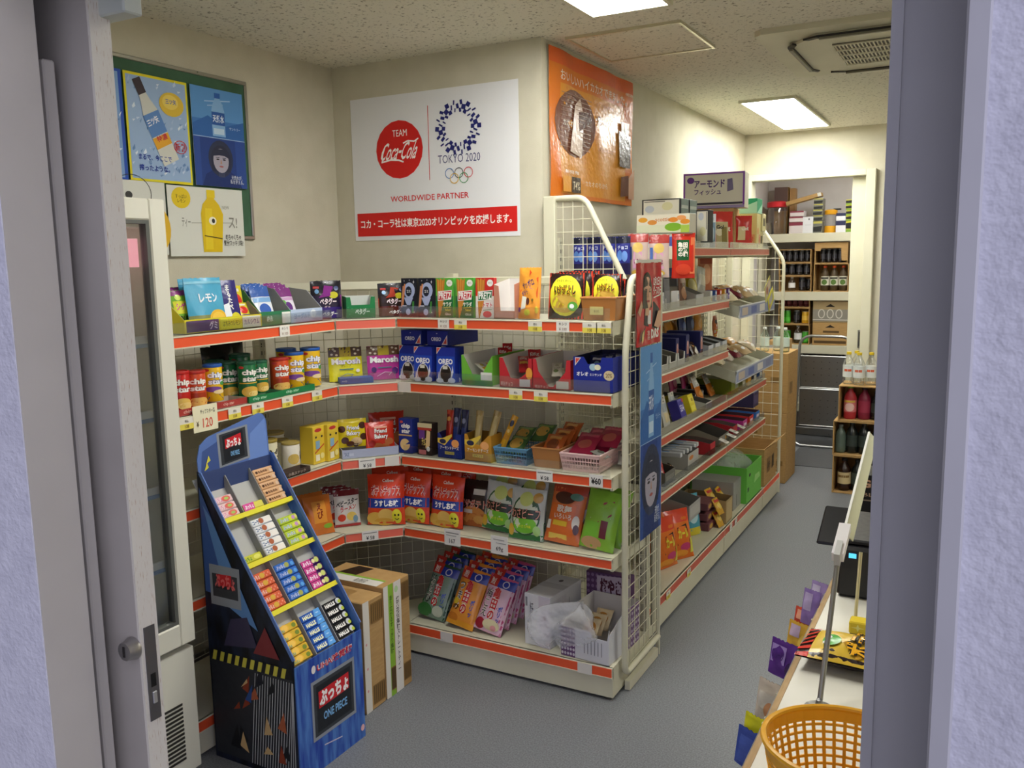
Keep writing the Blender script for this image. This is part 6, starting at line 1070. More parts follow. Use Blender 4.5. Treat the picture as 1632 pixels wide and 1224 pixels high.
NAV = gbox(.05, .17, .125, '#262a66', [('e', .5, .68, .25, .12, '#d8a8a0'), ('r', .2, .3, .8, .6, '#c89080'), ('r', .1, .05, .9, .25, '#5a3a34')], [('e', .5, .5, .2, .1, '#3a4080')], [('r', .1, .1, .9, .3, '#3a4080')])
for i in range(4): G(NAV, 1090+11*i, 560-5*i, 2, .12, 'navy biscuit box, %s in the row on the third aisle shelf' % nth(i, 4))
NVP = pouch('navy_snack_bag', 'snack bag', .10, .15, .04, '#1f2f6a', [('e', .5, .5, .3, .2, '#3a5aa8'), ('r', .1, .8, .9, .9, '#1a3a2a')], seed=68); G(NVP, 1082, 530, 2, .30, 'dark blue snack bag, left, behind the navy boxes', 3, dz=.03); G(NVP, 1100, 527, 2, .30, 'dark blue snack bag, right, behind the navy boxes', 3, dz=.03); G(OBG, 1112, 540, 2, .30, 'orange snack bag at the back beyond the dark blue ones', 3, dz=.03)
TRP = tray(.085, .2, .07, .05, '#c8ccd0', [('t', 'ガム', .2, .3, .8, .7, '#5a7aa8')], '#55534f')
for i, px in enumerate((1130, 1141, 1152)): G(TRP, px, 558-5*i, 2, .11, 'pale tray with grey inside, %s of three before the lower bread tray' % nth(i, 3))
G(ORC, 1140, 535, 2, .26, 'orange packet standing at the back before the lower bread tray', 3, sc=(.5, .6, .55))
# fourth aisle shelf
HPK = pouch('hanging_gum_packet', 'snack packet', .075, .12, .025, '#c8c6be', [('r', .1, .55, .9, .85, '#a8b0b8'), ('r', .15, .15, .85, .5, '#d8c8a0'), ('e', .5, .93, .1, .03, '#8a8a86')], 'stand', seed=71)
for i, px in enumerate((1054, 1062, 1072)): G(HPK, px, 660-5*i, 3, .08+.01*i, 'pale grey hang tab packet, %s of three, near end of the fourth aisle shelf' % nth(i, 3), 12)
BLB = pouch('blue_packet', 'snack packet', .07, .10, .02, '#2a4aa0', [('r', .1, .3, .9, .7, '#8a9ac8')], seed=72); G(BLB, 1060, 675, 3, .06, 'blue packet lying in front of the pale hang tab packets', 70, R(40), .012)
G54 = gbox(.075, .05, .09, '#3a3498', [('t', '554', .15, .35, .85, .7, '#d8d4f0', .03), ('r', 0, .9, 1, 1, '#6a64b8'), ('r', .75, .8, 1, 1, '#c8402f')]); G(G54, 1092, 665, 3, .045, 'blue violet box numbered 554 on the fourth aisle shelf', 18)
YLB = gbox(.075, .05, .09, '#e0cf2a', [('r', .1, .55, .9, .85, '#e8dc4a'), ('e', .6, .7, .2, .1, '#b89a2a'), ('r', .1, .15, .8, .4, '#ece25a')]); G(YLB, 1108, 652, 3, .045, 'bright yellow box beside the blue violet one', 18); G(YLB, 1099, 650, 3, .12, 'second yellow box right behind the bright yellow one', 14)
STK = gbox(.014, .20, .05, '#34322f', [('r', .1, .1, .9, .9, '#c8c4bc')], t=[('r', .2, 0, .8, 1, '#8a8880')], nm='slim_packet')
for i in range(6): G(STK, 1086+4.2*i, 625-2*i, 3, .22, 'slim dark packet, %s from the left in the upright row' % ['first', 'second', 'third', 'fourth', 'fifth', 'sixth'][i], dz=.06 if False else 0)
PNK = pouch('pink_snack_bag', 'snack bag', .12, .15, .04, '#b8407a', [('e', .5, .5, .3, .2, '#d88ab0'), ('r', .2, .1, .8, .25, '#e0b0c8')], seed=73); G(PNK, 1075, 612, 3, .27, 'pink snack bag, left, at the back of the fourth aisle shelf', 6, dz=.02); G(PNK, 1094, 608, 3, .25, 'pink snack bag, right, at the back of the fourth aisle shelf', 6, dz=.02)
GLD = pouch('snack_pouch', 'snack pouch', .085, .13, .03, '#c8742a', [('r', 0, .55, 1, 1, '#b8b6b0'), ('e', .5, .68, .3, .14, '#e2e0da'), ('e', .5, .25, .3, .12, '#e0a050')], 'stand', seed=74); G(GLD, 1117, 620, 3, .12, 'silver topped orange pouch, left of the two', 22); G(GLD, 1138, 610, 3, .10, 'silver topped orange pouch, right of the two', 26); G(GLD, 1111, 612, 3, .19, 'silver topped orange pouch right behind the left one', 18)
TRW = tray(.11, .18, .05, .035, '#d8d8d4', [('r', .1, .2, .9, .8, '#c8c8d0')], '#6a6864'); G(TRW, 1127, 645, 3, .10, 'low white tray with dark inside on the fourth aisle shelf'); G(BLB, 1160, 615, 3, .06, 'small bright blue packet lying before the lime box', 60, R(20), .012)
LBX = gbox(.16, .20, .085, '#7a8420', [('r', 0, 0, 1, .85, '#86901f'), ('r', .5, .3, .9, .8, '#9a9a8a')], [('r', 0, 0, .16, 1, '#c8d83a'), ('r', .16, .1, .9, .9, '#6a6a3a')]); o = G(LBX, 1171, 592, 3, .12, 'lime green display box on the fourth aisle shelf below the lower bread tray')
for i, c in enumerate(('#8a8c5a', '#d89a2a', '#4a4852', '#3a5a98')):
    Q = tray(.085, .18, .085, .06, c, [('r', .2, .2, .8, .7, '#d8d4c0' if i != 1 else '#e8b040')], '#5f5c58'); G(Q, 1186+9*i, 590-5*i, 3, .11, '%s display tray in the row beyond the lime box' % ['olive', 'amber', 'charcoal', 'blue'][i])
# fifth aisle shelf
WRB = gbox(.10, .24, .06, '#b0aea8', [('r', .1, .5, .9, .9, '#d08a4a'), ('r', .1, .1, .9, .4, '#c8c4ba')], t=[('r', 0, 0, 1, 1, '#8a8880')], nm='snack_carton', cat='carton')
DKT = tray(.14, .26, .085, .06, '#6f6d68', [('r', .1, .2, .9, .7, '#8a8882')], '#4a4844'); G(DKT, 1068, 775, 4, .15, 'dark grey tray nearest the blue water advert on the fifth aisle shelf')
RPK = pouch('red_snack_packet', 'snack packet', .10, .11, .03, '#c83a3a', [('e', .5, .5, .3, .25, '#e08080'), ('r', .3, .3, .7, .45, '#f0d8d0')], seed=75); G(RPK, 1056, 795, 4, .05, 'red snack packet poking out beside the blue water advert', 20, R(-20))
for i in range(4): G(CHB, 1066+9*i, 790-9*i, 4, .06, 'small brown wrapped snack, %s along the fifth aisle shelf front' % nth(i, 4), 40, R(15), sc=(.6, .8, .6))
CARB = tray(.17, .28, .09, .075, '#b5b3ae', [('e', .3, .7, .2, .14, '#c87a3a'), ('r', .1, .1, .9, .45, '#a8a6a0')], '#8a8884'); G(CARB, 1105, 740, 4, .16, 'grey printed carton tray full of white sticks')
WSK = stick('white_stick_snack', 'snack stick', .026, .20, .022, '#c9cbd0', [('r', .1, .3, .9, .6, '#7a98c0'), ('r', .1, .7, .9, .9, '#e0b8c0')]);
for i in range(6): G(WSK, 1093+5.2*i, 722-4*i, 4, .14, 'white stick snack, %s in the grey carton tray' % nth(i, 6), 0, 0, .068)
RDT = tray(.09, .2, .075, .06, '#b82a34', [('r', .2, .2, .8, .6, '#c84a4a')], '#7a6a64'); G(RDT, 1133, 715, 4, .11, 'small red display tray beside the white sticks'); LGT = tray(.20, .26, .085, .05, '#8f8a80', [('e', .7, .6, .06, .2, '#e0a02a')], '#5f5a54'); G(LGT, 1155, 690, 4, .15, 'wide grey tray with amber spot on the fifth aisle shelf'); G(RDT, 1172, 680, 4, .12, 'red display tray beyond the wide grey one')
CRD2 = gbox(.045, .05, .004, '#e6e4de', [], t=[('r', .2, .2, .8, .5, '#b8b4ac')], nm='price_card', cat='price card')
for i, (px, py, c) in enumerate(((1150, 704, 0), (1162, 695, 0), (1169, 689, 0), (1180, 680, 0))): G(CRD2, px, py, 4, .012, 'white price card, %s on the fifth aisle shelf lip' % nth(i, 4), -20, dz=.003)
for i, (c, nm) in enumerate((('#c83a98', 'magenta'), ('#d83a3a', 'red'), ('#3a7ad0', 'blue'))):
    Q = tray(.10, .22, .06, .055, c, [('r', .2, .3, .8, .7, '#f0e0e8')], '#5a3a44'); G(Q, 1187+10*i, 673-6*i, 4, .128, '%s fronted candy tray near the far end of the fifth aisle shelf' % nm)
PUR = gbox(.15, .22, .10, '#2f2850', [('r', .1, .2, .9, .8, '#4a3f70')], [('e', .2+.2*(i % 4), .3+.3*(i//4), .06, .08, '#8a8098') if True else 0 for i in range(8)]); G(PUR, 1178, 655, 4, .25, 'dark purple box at the back of the fifth aisle shelf')
# bread trays hooked on the wire panel
BRC = ['#d8b888', '#c89858', '#e0d0b0', '#b87848', '#d8c8c0', '#e8dcc0', '#7a2a3a', '#c8a070']
def bread_tray(label, y0, y1, xo, xi, zo, zi, seed):
    t = thing('bread_tray', label, 'tray', (xi, y0, zi)); m = mat('#b8b8a4', 'l'); L = y1-y0; dx = xo-xi; dz = zo-zi; b = MB()
    b.add([(0, 0, 0), (dx, 0, dz), (dx, L, dz), (0, L, 0), (0, 0, -.004), (dx, 0, dz-.004), (dx, L, dz-.004), (0, L, -.004)], [(0, 1, 2, 3), (7, 6, 5, 4), (0, 4, 5, 1), (2, 6, 7, 3), (0, 3, 7, 4), (1, 5, 6, 2)], m)
    b.bar((0, 0, .02), (dx, 0, dz+.03), .004, .055, m); b.bar((0, L, .02), (dx, L, dz+.03), .004, .055, m); b.box(-.004, 0, -.004, 0, L, .07, m)
    b.build('body', t)
    b = MB(); b.box(dx, -.002, dz-.006, dx+.005, L+.002, dz+.062, mat('#c8ccd4', 'l'))
    b.art([('r', 0, .1, 1, .9, '#8a94b8')] + [('p', [(.05+.24*i, .2), (.2+.24*i, .2), (.2+.24*i, .8), (.05+.24*i, .8)], ['#c8b8a8', '#5a6aa8', '#d8d4d0', '#7a82a8'][i]) for i in range(4)], lambda u, v, o: (dx+.005+o, L*u, dz-.006+.068*v), L, .068); b.build('front_strip', t)['label'] = 'blue printed front strip'
    rnd = random.Random(seed); n = 0
    for j in range(2):
        for i in range(5):
            c = BRC[(i*2+j+seed) % 8]
            P_ = pouch('wrapped_bun', 'wrapped bun', .125, .125, .055, c, [('e', .5, .5, .34, .3, BRC[(i+j+seed+3) % 8]), ('r', .3, .62, .8, .75, '#efe8e0'), ('e', .3, .3, .14, .1, '#f4efe6')], seed=100+n+seed) if (seed < 5) else None
            if P_: BUNS.append(P_)
            it = P_ or BUNS[n]
            f = .30+.42*j; it.put(xi+dx*f, y0+.085+(L-.17)*i/4, zi+dz*f+.046+.016*j, '%s wrapped bun, %s in %s row of %s' % (['tan', 'brown', 'cream', 'russet', 'pale', 'ivory', 'wine red', 'toasted'][(i*2+j+seed) % 8], ['nearest', 'second', 'middle', 'fourth', 'farthest'][i], ['inner', 'outer'][j], label.split(' hooked')[0]), R(90+rnd.uniform(-15, 15)), -R(68+rnd.uniform(-6, 4)), 0, lift=False); n += 1
BUNS = []
p = at(1172, 612, 1, 4.52); q = at(1232, 565, 0, p.x)
bread_tray('lower bread tray hooked on the aisle shelving', 4.52, min(q.y, 5.42), p.x, -1.42, p.z+.005, p.z+.10, 1)
p = at(1178, 508, 1, 4.56); q = at(1220, 492, 0, p.x)
UT = p.copy(); bread_tray('upper bread tray hooked on the aisle shelving', 4.56, 5.40, p.x, -1.42, p.z+.005, p.z+.085, 9)
FLC = sheet('advert_card', .15, .10, '#d8cf3a', [('r', .06, .15, .94, .95, '#c8b8a0'), ('e', .35, .55, .16, .26, '#a8684a'), ('e', .7, .6, .16, .24, '#e0c8b0'), ('p', [(.3, .15), (.94, .15), (.94, .4)], '#5a6aa8')]); hang(FLC, (UT.x+.0062, 5.16, UT.z+.05), R(90), 'yellow edged advert card sticking up at the upper bread tray', 'advert card', R(-28))
FL2 = sheet('advert_card', .15, .09, '#d8d03a', [('r', .2, .3, .8, .8, '#b0b0b0'), ('e', .2, .3, .1, .15, '#c87a5a')]); hang(FL2, (UT.x+.0078, 5.24, UT.z-.01), R(90), 'second yellow advert card hanging below the first one', 'advert card', R(-30))
# base shelf of the aisle shelving
CHX = pouch('cheese_snack_bag', 'snack bag', .17, .24, .075, '#e0701c', [('r', 0, .75, 1, 1, '#d8401f'), ('p', [(.3, .3), (.8, .35), (.75, .7), (.35, .65)], '#2a1c14'), ('t', 'カール', .35, .42, .75, .62, '#e8d83a', .05), ('e', .6, .25, .2, .08, '#c83a6a'), ('e', .4, .12, .3, .08, '#e8982a'), ('r', .8, .1, .95, .4, '#d8d040')], seed=81)
G(CHX, 1062, 885, 5, .09, 'large orange snack bag nearest the wire end frame on the aisle base shelf', 8, R(-20)); G(CHX, 1088, 865, 5, .065, 'large orange snack bag, right of the pair on the aisle base shelf', 14, R(-30)); G(CHX, 1050, 850, 5, .20, 'large orange snack bag behind the front pair', 6, R(-10))
TEA = pouch('teal_snack_bag', 'snack bag', .12, .22, .05, '#4a9ab0', [('r', 0, 0, 1, .2, '#d8c83a'), ('e', .5, .5, .3, .2, '#b8dce4')], seed=82); G(TEA, 1104, 855, 5, .12, 'teal snack bag right behind the orange pair', 10, R(-30))
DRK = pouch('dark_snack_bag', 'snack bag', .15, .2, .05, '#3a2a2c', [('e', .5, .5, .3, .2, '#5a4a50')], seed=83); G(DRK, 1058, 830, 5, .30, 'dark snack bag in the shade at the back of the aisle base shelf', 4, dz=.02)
PKR = gbox(.20, .19, .05, '#7a4a50', [('e', .3, .5, .2, .3, '#c8a04a'), ('r', .6, .2, .95, .8, '#a8687a')], [('r', .08, .15, .4, .85, '#e0dcd8'), ('r', .15, .3, .32, .7, '#8a3a3a'), ('e', .7, .5, .2, .3, '#c8923a')])
for i in range(3): G(PKR, 1122, 850, 5, .12, 'flat snack carton with white labels, %s of the stack of three' % ['lowest', 'middle', 'topmost'][i], dz=.0505*i)
CRW = tray(.19, .22, .13, .10, '#a8a6a2', [('r', .1, .2, .9, .8, '#b8b6b0')], '#8a8884'); G(CRW, 1119, 795, 5, .17, 'large grey open carton on top of the flat stacked cartons', dz=.155, sc=(1, 1, .8))
YSB = pouch('yellow_snack_packet', 'snack packet', .085, .12, .03, '#d8a42a', [('e', .5, .5, .3, .2, '#e8c860'), ('r', .1, .75, .9, .9, '#c8402f')], seed=84)
for i in range(4): G(YSB, 1140+4*(i % 2), 835-14*(i//2), 5, .06+.02*(i % 2), 'yellow snack packet, %s in the heap beside the flat cartons' % ['lower left', 'lower right', 'upper left', 'upper right'][i], 30, R(-10), .07*(i//2))
KOP = tray(.13, .26, .14, .13, '#b0986a', [('r', .1, .1, .9, .9, '#c0a878')], '#8a7450'); G(KOP, 1158, 820, 5, .145, 'kraft open carton of yellow packets on the aisle base shelf'); RBT = gbox(.03, .05, .12, '#8a2028', [('r', .2, .2, .8, .8, '#b84a4a')]); G(RBT, 1150, 815, 5, .05, 'narrow dark red box beside the yellow packets')
for i in range(3): G(YSB, 1158, 810, 5, .08+.06*i, 'yellow packet, %s inside the kraft open carton' % ['front', 'middle', 'rear'][i], 30, 0, .05)
GYC = gbox(.20, .28, .19, '#9c9a97', [('r', .4, .1, .46, .5, '#3a3836')], [('r', .3, .05, .36, .35, '#2f2d2b'), ('r', .0, .0, .04, 1, '#86847f')], nm='grey_carton', cat='carton'); G(GYC, 1181, 782, 5, .165, 'plain grey carton on the aisle base shelf before the green box'); G(SLV, 1158, 770, 5, .20, 'crumpled silver wrapped snack on the base shelf goods', 50, dz=.2, sc=(1.3, 1.3, 1.3)) if False else None
t = thing('green_box', 'green open cardboard box with clear bag of goods at the far base shelf', 'box', (-1.345, 5.20, DG[5]+E)); b = MB(); w, d, h = .34, .38, .215; m = mat('#6cc04a')
for q in ((-w/2, -d/2, 0, w/2, d/2, .004), (-w/2, -d/2, .004, w/2, -d/2+.005, h), (-w/2, d/2-.005, .004, w/2, d/2, h), (-w/2, -d/2+.005, .004, -w/2+.005, d/2-.005, h), (w/2-.005, -d/2+.005, .004, w/2, d/2-.005, h)): b.box(*q, m)
b.art([('e', .2, .75, .06, .05, '#1a1a1a'), ('p', [(.5, .4), (.9, .45), (.85, .6), (.55, .62)], '#a8e088'), ('r', .06, .3, .16, .42, '#2f5a24')], lambda u, v, o: (w/2+o, -d/2+d*u, h*v), d, h); b.build('body', t)
b = MB(); b.grid(lambda u, v: (.14*math.cos(6.283*u)*(math.sin(3.1*min(1, v+.06))**.5)*(1+.15*math.sin(5*6.283*u+3*v)), .16*math.sin(6.283*u)*(math.sin(3.1*min(1, v+.06))**.5)*(1+.12*math.sin(4*6.283*u)), .20*v), 36, 14, mat('#f0f0f2', 'y')); o = b.build('plastic_bag', smooth=True, ang=3); o.location = (-1.345, 5.21, DG[5]+.10); tag(o, 'clear plastic bag bulging out of the green box', 'plastic bag')
for i in range(5): SLV.put(-1.40+.045*(i % 3), 5.13+.05*i, DG[5]+.10+.03*(i % 2), 'silvery wrapped snack, %s inside the bag in the green box' % nth(i, 5), R(40*i), -R(60))
t = thing('open_carton', 'open kraft carton standing at the far end of the aisle base shelf', 'carton', (-1.34, 5.635, DG[5]+E)); b = MB(); w, d, h = .34, .36, .24
for q in ((-w/2, -d/2, 0, w/2, d/2, .004), (-w/2, -d/2, .004, w/2, -d/2+.005, h), (-w/2, d/2-.005, .004, w/2, d/2, h), (-w/2, -d/2+.005, .004, -w/2+.005, d/2-.005, h), (w/2-.005, -d/2+.005, .004, w/2, d/2-.005, h)): b.box(*q, M_KRAFT)
b.art([('r', .2, .3, .5, .7, '#8a6a3a'), ('t', 'お菓子', .25, .4, .46, .58, '#4a3820', .03), ('p', [(.6, .3), (.8, .35), (.78, .7), (.6, .66)], '#4a3a24')], lambda u, v, o: (w/2+o, -d/2+d*u, h*v), d, h); b.build('body', t)
b = MB(); b.bar((w/2, 0, h), (w/2+.06, 0, h+.05), d*.95, .004, M_KRAFTD, (0, 0, 1)); b.build('flap', t)
# tags on the aisle base rail
def GT(k, px, py, lb, z=ZGB): TG[k].put(GX+.005, gy(px, py, GX+.005), z, lb, R(90))
GT('y', 1098, 905, 'small price tag on the aisle base rail below the orange bags'); GT('w', 1165, 835, 'white price tag on the aisle base rail below the kraft open carton'); GT('w', 1173, 825, 'second white price tag on the aisle base rail'); GT('y', 1065, 945, 'pale price tag at the near end of the aisle base rail')
# ================================================================ STOREROOM BEYOND THE DOORWAY
lamp('storeroom ceiling light hidden above the doorway', -1.1, 6.95, -.8, 7.6)  # unseen lamp added to brighten the storeroom
YS = 7.92
t = thing('storage_shelving', 'cream painted storage shelves along the back of the storeroom', 'shelving', (-1.0, 8.1, 0))
ZS = [1.79, 1.285, .82, .30]
for z in ZS: b = MB(); b.box(-.79, -.2, z-.02, .75, .19, z, M_CREAM); b.box(-.79, -.205, z-.075, .75, -.19, z, M_CREAM, .003); b.build('shelf', t)
for x in (-.775, .735): b = MB(); b.box(x-.015, -.19, 0, x+.015, .19, 1.90, M_CREAM); b.build('side_panel', t)
def SB(px0, py0, px1, py1, Y):
    a = at(px0, py1, 1, Y); c = at(px1, py0, 1, Y); return (a.x+c.x)/2, abs(c.x-a.x), a.z, c.z
def sbox(name, px0, py0, px1, py1, k, d, col, label, front=(), Y=None, z=None, cat='box', rz=0):
    Y = Y or YS; x, w, z0, z1 = SB(px0, py0, px1, py1, Y); z0 = ZS[k] if z is None else z; h = max(.02, z1-z0)
    it = carton(name, cat, w, d, h, col, front); return it.put(x, Y+d/2, z0+E, label, rz), z0+h+2*E
# top shelf
b = MB(); x, w, z0, z1 = SB(1226, 318, 1254, 365, YS+.02)
t = thing('storage_jar', 'large clear jar with red lid on the top storeroom shelf', 'jar', (x, YS+.12, ZS[0]+E)); r = .085
b.lathe([(r*.95, 0), (r, .02), (r, .22), (r*.85, .25)], mat('#e8dcd8', 'x'), n=22); b.build('body', t); b = MB(); b.lathe([(r*1.02, .245), (r*1.04, .25), (r*1.04, .285), (r*.9, .295), (0, .295)], mat('#d82a34', 'l'), n=22); b.build('lid', t)
sbox('storage_carton', 1234, 298, 1256, 330, 0, .10, M_KRAFT, 'brown carton standing behind the red lidded jar', [('r', 0, .5, 1, 1, '#6a5550')], YS+.26); sbox('storage_carton', 1258, 300, 1268, 330, 0, .09, '#b08a5a', 'narrow brown carton behind the pink edged boxes', (), YS+.27)
z = ZS[0]
for i in range(3): o, z = sbox('flat_box', 1259, 354-9*i, 1281, 361-9*i, 0, .14, '#dcd2d0', 'flat white box with dark red edge, %s of the stack of three' % ['lowest', 'middle', 'topmost'][i], [('r', 0, .7, 1, 1, '#8a3a4a')], z=z)
sbox('white_box', 1280, 345, 1297, 361, 0, .13, '#e2e2e4', 'white box between the flat box stack and the grey layered stack', [('e', .6, .85, .06, .06, '#3a3a3a'), ('l', [(.2, .5), (.8, .5)], .003, '#b0b0b0')])
z = ZS[0]
for i in range(5): o, z = sbox('video_case', 1297, 352-9*i, 1312, 361-9*i, 0, .13, '#7a7a70', 'grey and yellow slim case, %s in the grey layered stack' % ['lowest', 'second', 'middle', 'fourth', 'topmost'][i], [('p', [(0, .1), (.9, .1), (1, .6), (0, .5)], '#2c2c2c'), ('r', 0, .8, 1, 1, '#b8b05a')], z=z)
zt = z; x, w, z0, z1 = SB(1257, 305, 1306, 322, YS+.05)
t = thing('flat_kraft_carton', 'flat kraft carton leaning across the stacks on the top storeroom shelf', 'carton', (x, YS+.09, zt+.012)); b = MB(); b.box(-.19, -.055, -.02, .12, .055, .015, M_KRAFT, .002); b.art([('r', .9, .05, 1, .95, '#d8d4c8')], lambda u, v, o: (-.19+.31*u, -.055-o, -.02+.035*v)); o = b.build('body', t); o.rotation_euler = (0, -R(14), 0); o.location = (.0, 0, .0)
x, w, z0, z1 = SB(1311, 322, 1331, 360, YS+.06); t = thing('lantern_jar', 'clear jar with yellow lid and base on the top storeroom shelf', 'jar', (x, YS+.10, ZS[0]+E)); r = .052; hh = .205
b = MB(); b.lathe([(r, 0), (r*1.04, .01), (r*1.04, .05), (r, .06)], mat('#e0a020', 'l')); b.build('base', t); b = MB(); b.lathe([(r*.95, .058), (r*.95, hh-.04)], mat('#e8e8e8', 'x')); b.build('body', t); b = MB(); b.lathe([(r*1.02, hh-.045), (r*1.05, hh-.04), (r*1.05, hh-.01), (r*.6, hh), (0, hh)], mat('#e0a020', 'l')); b.box(.02, -.012, hh-.008, .085, .012, hh+.006, mat('#1f1c1a', 'l'), .003); b.build('lid', t)
z = ZS[0]
for i in range(2): o, z = sbox('navy_white_box', 1330, 352-13*i, 1346, 361-13*i, 0, .13, '#e0e0e4', 'white box with navy top edge, %s one' % ['lower', 'upper'][i], [('r', 0, .6, 1, 1, '#2f3252')], z=z)
z = ZS[0]
for i in range(5): o, z = sbox('video_case', 1348, 352-8.5*i, 1361, 361-8.5*i, 0, .13, '#c0b83a', 'yellow and black slim case, %s in the yellow stack' % ['lowest', 'second', 'middle', 'fourth', 'topmost'][i], [('p', [(0, .3), (.9, .3), (1, .9), (0, .8)], '#1f1f1f'), ('r', 0, 0, 1, .25, '#7aa03a')], z=z)
o, z = sbox('white_box', 1362, 340, 1371, 361, 0, .1, '#e4e6e6', 'tall white box at the right end of the top storeroom shelf'); tl_ = MB(); tl_.lathe([(.03, 0), (.034, .02), (.034, .05), (.02, .065), (0, .07)], mat('#2a9a94', 'l')); o2 = tl_.build('teal_cap_jar'); o2.location = (o.location.x, o.location.y, z+.001); tag(o2, 'teal round topped jar on the tall white box', 'jar')
# trays lying on their sides, filled with cans and bottles
def open_crate(name, label, px0, py0, px1, py1, Y, d, z=None, mt=M_KRAFT):
    x, w, z0, z1 = SB(px0, py0, px1, py1, Y); z0 = z0 if z is None else z; h = z1-z0; t = thing(name, label, 'carton', (x, Y+d/2, z0+E)); b = MB(); q = .006
    for p in ((-w/2, -d/2, 0, w/2, d/2, q), (-w/2, -d/2, h-q, w/2, d/2, h), (-w/2, -d/2, q, -w/2+q, d/2, h-q), (w/2-q, -d/2, q, w/2, d/2, h-q), (-w/2+q, d/2-q, q, w/2-q, d/2, h-q)): b.box(*p, mt)
    b.build('body', t); return x, w, z0+E+q, z0+h+2*E, h-2*q
CBK = can('drink_can', 'can', .030, .115, '#1b1a1c', [('r', .2, .3, .8, .7, '#2f2d33'), ('r', .45, .1, .55, .9, '#5a5a60')]); CRD_ = can('drink_can', 'can', .030, .11, '#4a1a1f', [('r', .2, .3, .8, .6, '#6a2a2f')]); CGN = can('green_can', 'can', .036, .115, '#4aa832', [('r', .1, .2, .9, .5, '#5ac040')])
WTB = bottle('water_bottle', 'bottle', .034, .205, '#d8dcdc', '#c8ccd0', '#e8e8e8'); ORGB = bottle('tea_bottle', 'bottle', .036, .215, '#4a3a24', '#e85a24', '#d8d4c4', [('e', .5, .35, .2, .3, '#5a7a3a'), ('r', .2, .7, .8, .9, '#3a3a34')], kind='l')
YLC = can('yellow_can', 'can', .034, .11, '#d8a82a', [('r', .2, .3, .8, .7, '#e8c050')])
def row(it, n, x, w, y, z, lab, h=9, grp=None):
    vs = [v.co for c in kids(it.root) for v in c.data.vertices]; q = min(1, w/n*.97/(max(v.x for v in vs)*2)); q = (q, q, min(q if h > 5 else 1, (h-.006)/max(v.z for v in vs)))
    for i in range(n): it.put(x-w/2+w*(i+.5)/n, y, z+.001, lab % nth(i, n) if '%' in lab else lab, 0, group=grp, sc=q)
x, w, z0, z, h = open_crate('open_carton', 'lower left kraft carton of dark cans, second storeroom shelf', 1241, 440, 1293, 463, YS, .24, ZS[1]); row(CBK, 2, x+.10, .13, YS+.06, z0, 'dark can, %s in the lower left carton', h); WTB.put(x-.035, YS+.04, z0, 'clear bottle with white label in front of the dark cans', sc=(.9, .9, min(1, h/.21)))
x2, w2, z02, z2, h2 = open_crate('open_carton', 'middle left kraft carton of dark cans, second storeroom shelf', 1241, 419, 1293, 439.5, YS, .24, z); row(CBK, 4, x2, w2-.02, YS+.05, z02, 'dark can, %s in the middle left carton', h2)
x2, w2, z02, z3, h2 = open_crate('open_carton', 'upper left kraft carton of black cans, second storeroom shelf', 1241, 397, 1293, 418.5, YS, .24, z2); row(CBK, 5, x2, w2-.02, YS+.05, z02, 'black can, %s in the upper left carton', h2)
x, w, z0, z, h = open_crate('open_carton', 'kraft carton holding three orange capped bottles', 1296, 420, 1353, 463, YS-.0, .24, ZS[1]); row(ORGB, 3, x+.02, w-.06, YS+.05, z0, 'orange capped tea bottle, %s in the kraft carton', h)
x, w, z0, z3, h = open_crate('open_carton', 'kraft carton with arched front on top of the bottle carton', 1298, 386, 1352, 419.5, YS, .24, z); row(CBK, 4, x-.0, w-.08, YS+.05, z0, 'black can, %s in the arched kraft carton', h)
t_ = MB(); t_.prism([(x-w/2, z0+h*.62), (x-w*.32, z0+h*.62), (x-w*.3, z0+h*.75), (x+w*.3, z0+h*.75), (x+w*.32, z0+h*.1), (x+w/2, z0+h*.1), (x+w/2, z3), (x-w/2, z3)], YS-.006, YS-.001, M_KRAFT, 1); tag(t_.build('torn_front_flap'), 'torn arched front flap of the upper kraft carton', 'flap')
sbox('dark_carton', 1355, 400, 1372, 440, 1, .2, '#4a3a2c', 'dark carton at the right end of the second storeroom shelf', [('r', .1, .1, .9, .4, '#7a6040')]) 
x, w, z0, z, h = open_crate('open_carton', 'lower left kraft carton of green cans, third storeroom shelf', 1240, 518, 1290, 551, YS, .24, ZS[2]); row(CGN, 2, x-.08, .09, YS+.05, z0, 'bright green can, %s in the lower green can carton', h); WTB.put(x+.03, YS+.05, z0, 'bottle with white label between green cans', sc=(1, 1, min(1, h/.21))); CGN.put(x+.11, YS+.05, z0, sc=(1, 1, min(1, (h-.006)/.115)), label='bright green can right of the white labelled bottle')
x, w, z0, z2, h = open_crate('open_carton', 'middle left kraft carton of green and yellow cans, third storeroom shelf', 1240, 491, 1290, 517.5, YS, .24, z); row(CGN, 2, x-.08, .09, YS+.05, z0, 'bright green can, %s in the upper green can carton', h); CBK.put(x+.02, YS+.05, z0, sc=(1, 1, min(1, (h-.006)/.115)), label='dark can between green and yellow cans'); YLC.put(x+.10, YS+.05, z0, sc=(1, 1, min(1, (h-.006)/.11)), label='yellow can beside the dark one')
x, w, z0, z3, h = open_crate('open_carton', 'upper left kraft carton of dark red cans, third storeroom shelf', 1241, 471, 1291, 490.5, YS, .24, z2); row(CRD_, 5, x, w-.02, YS+.05, z0, 'dark red can, %s in the upper left carton', h)
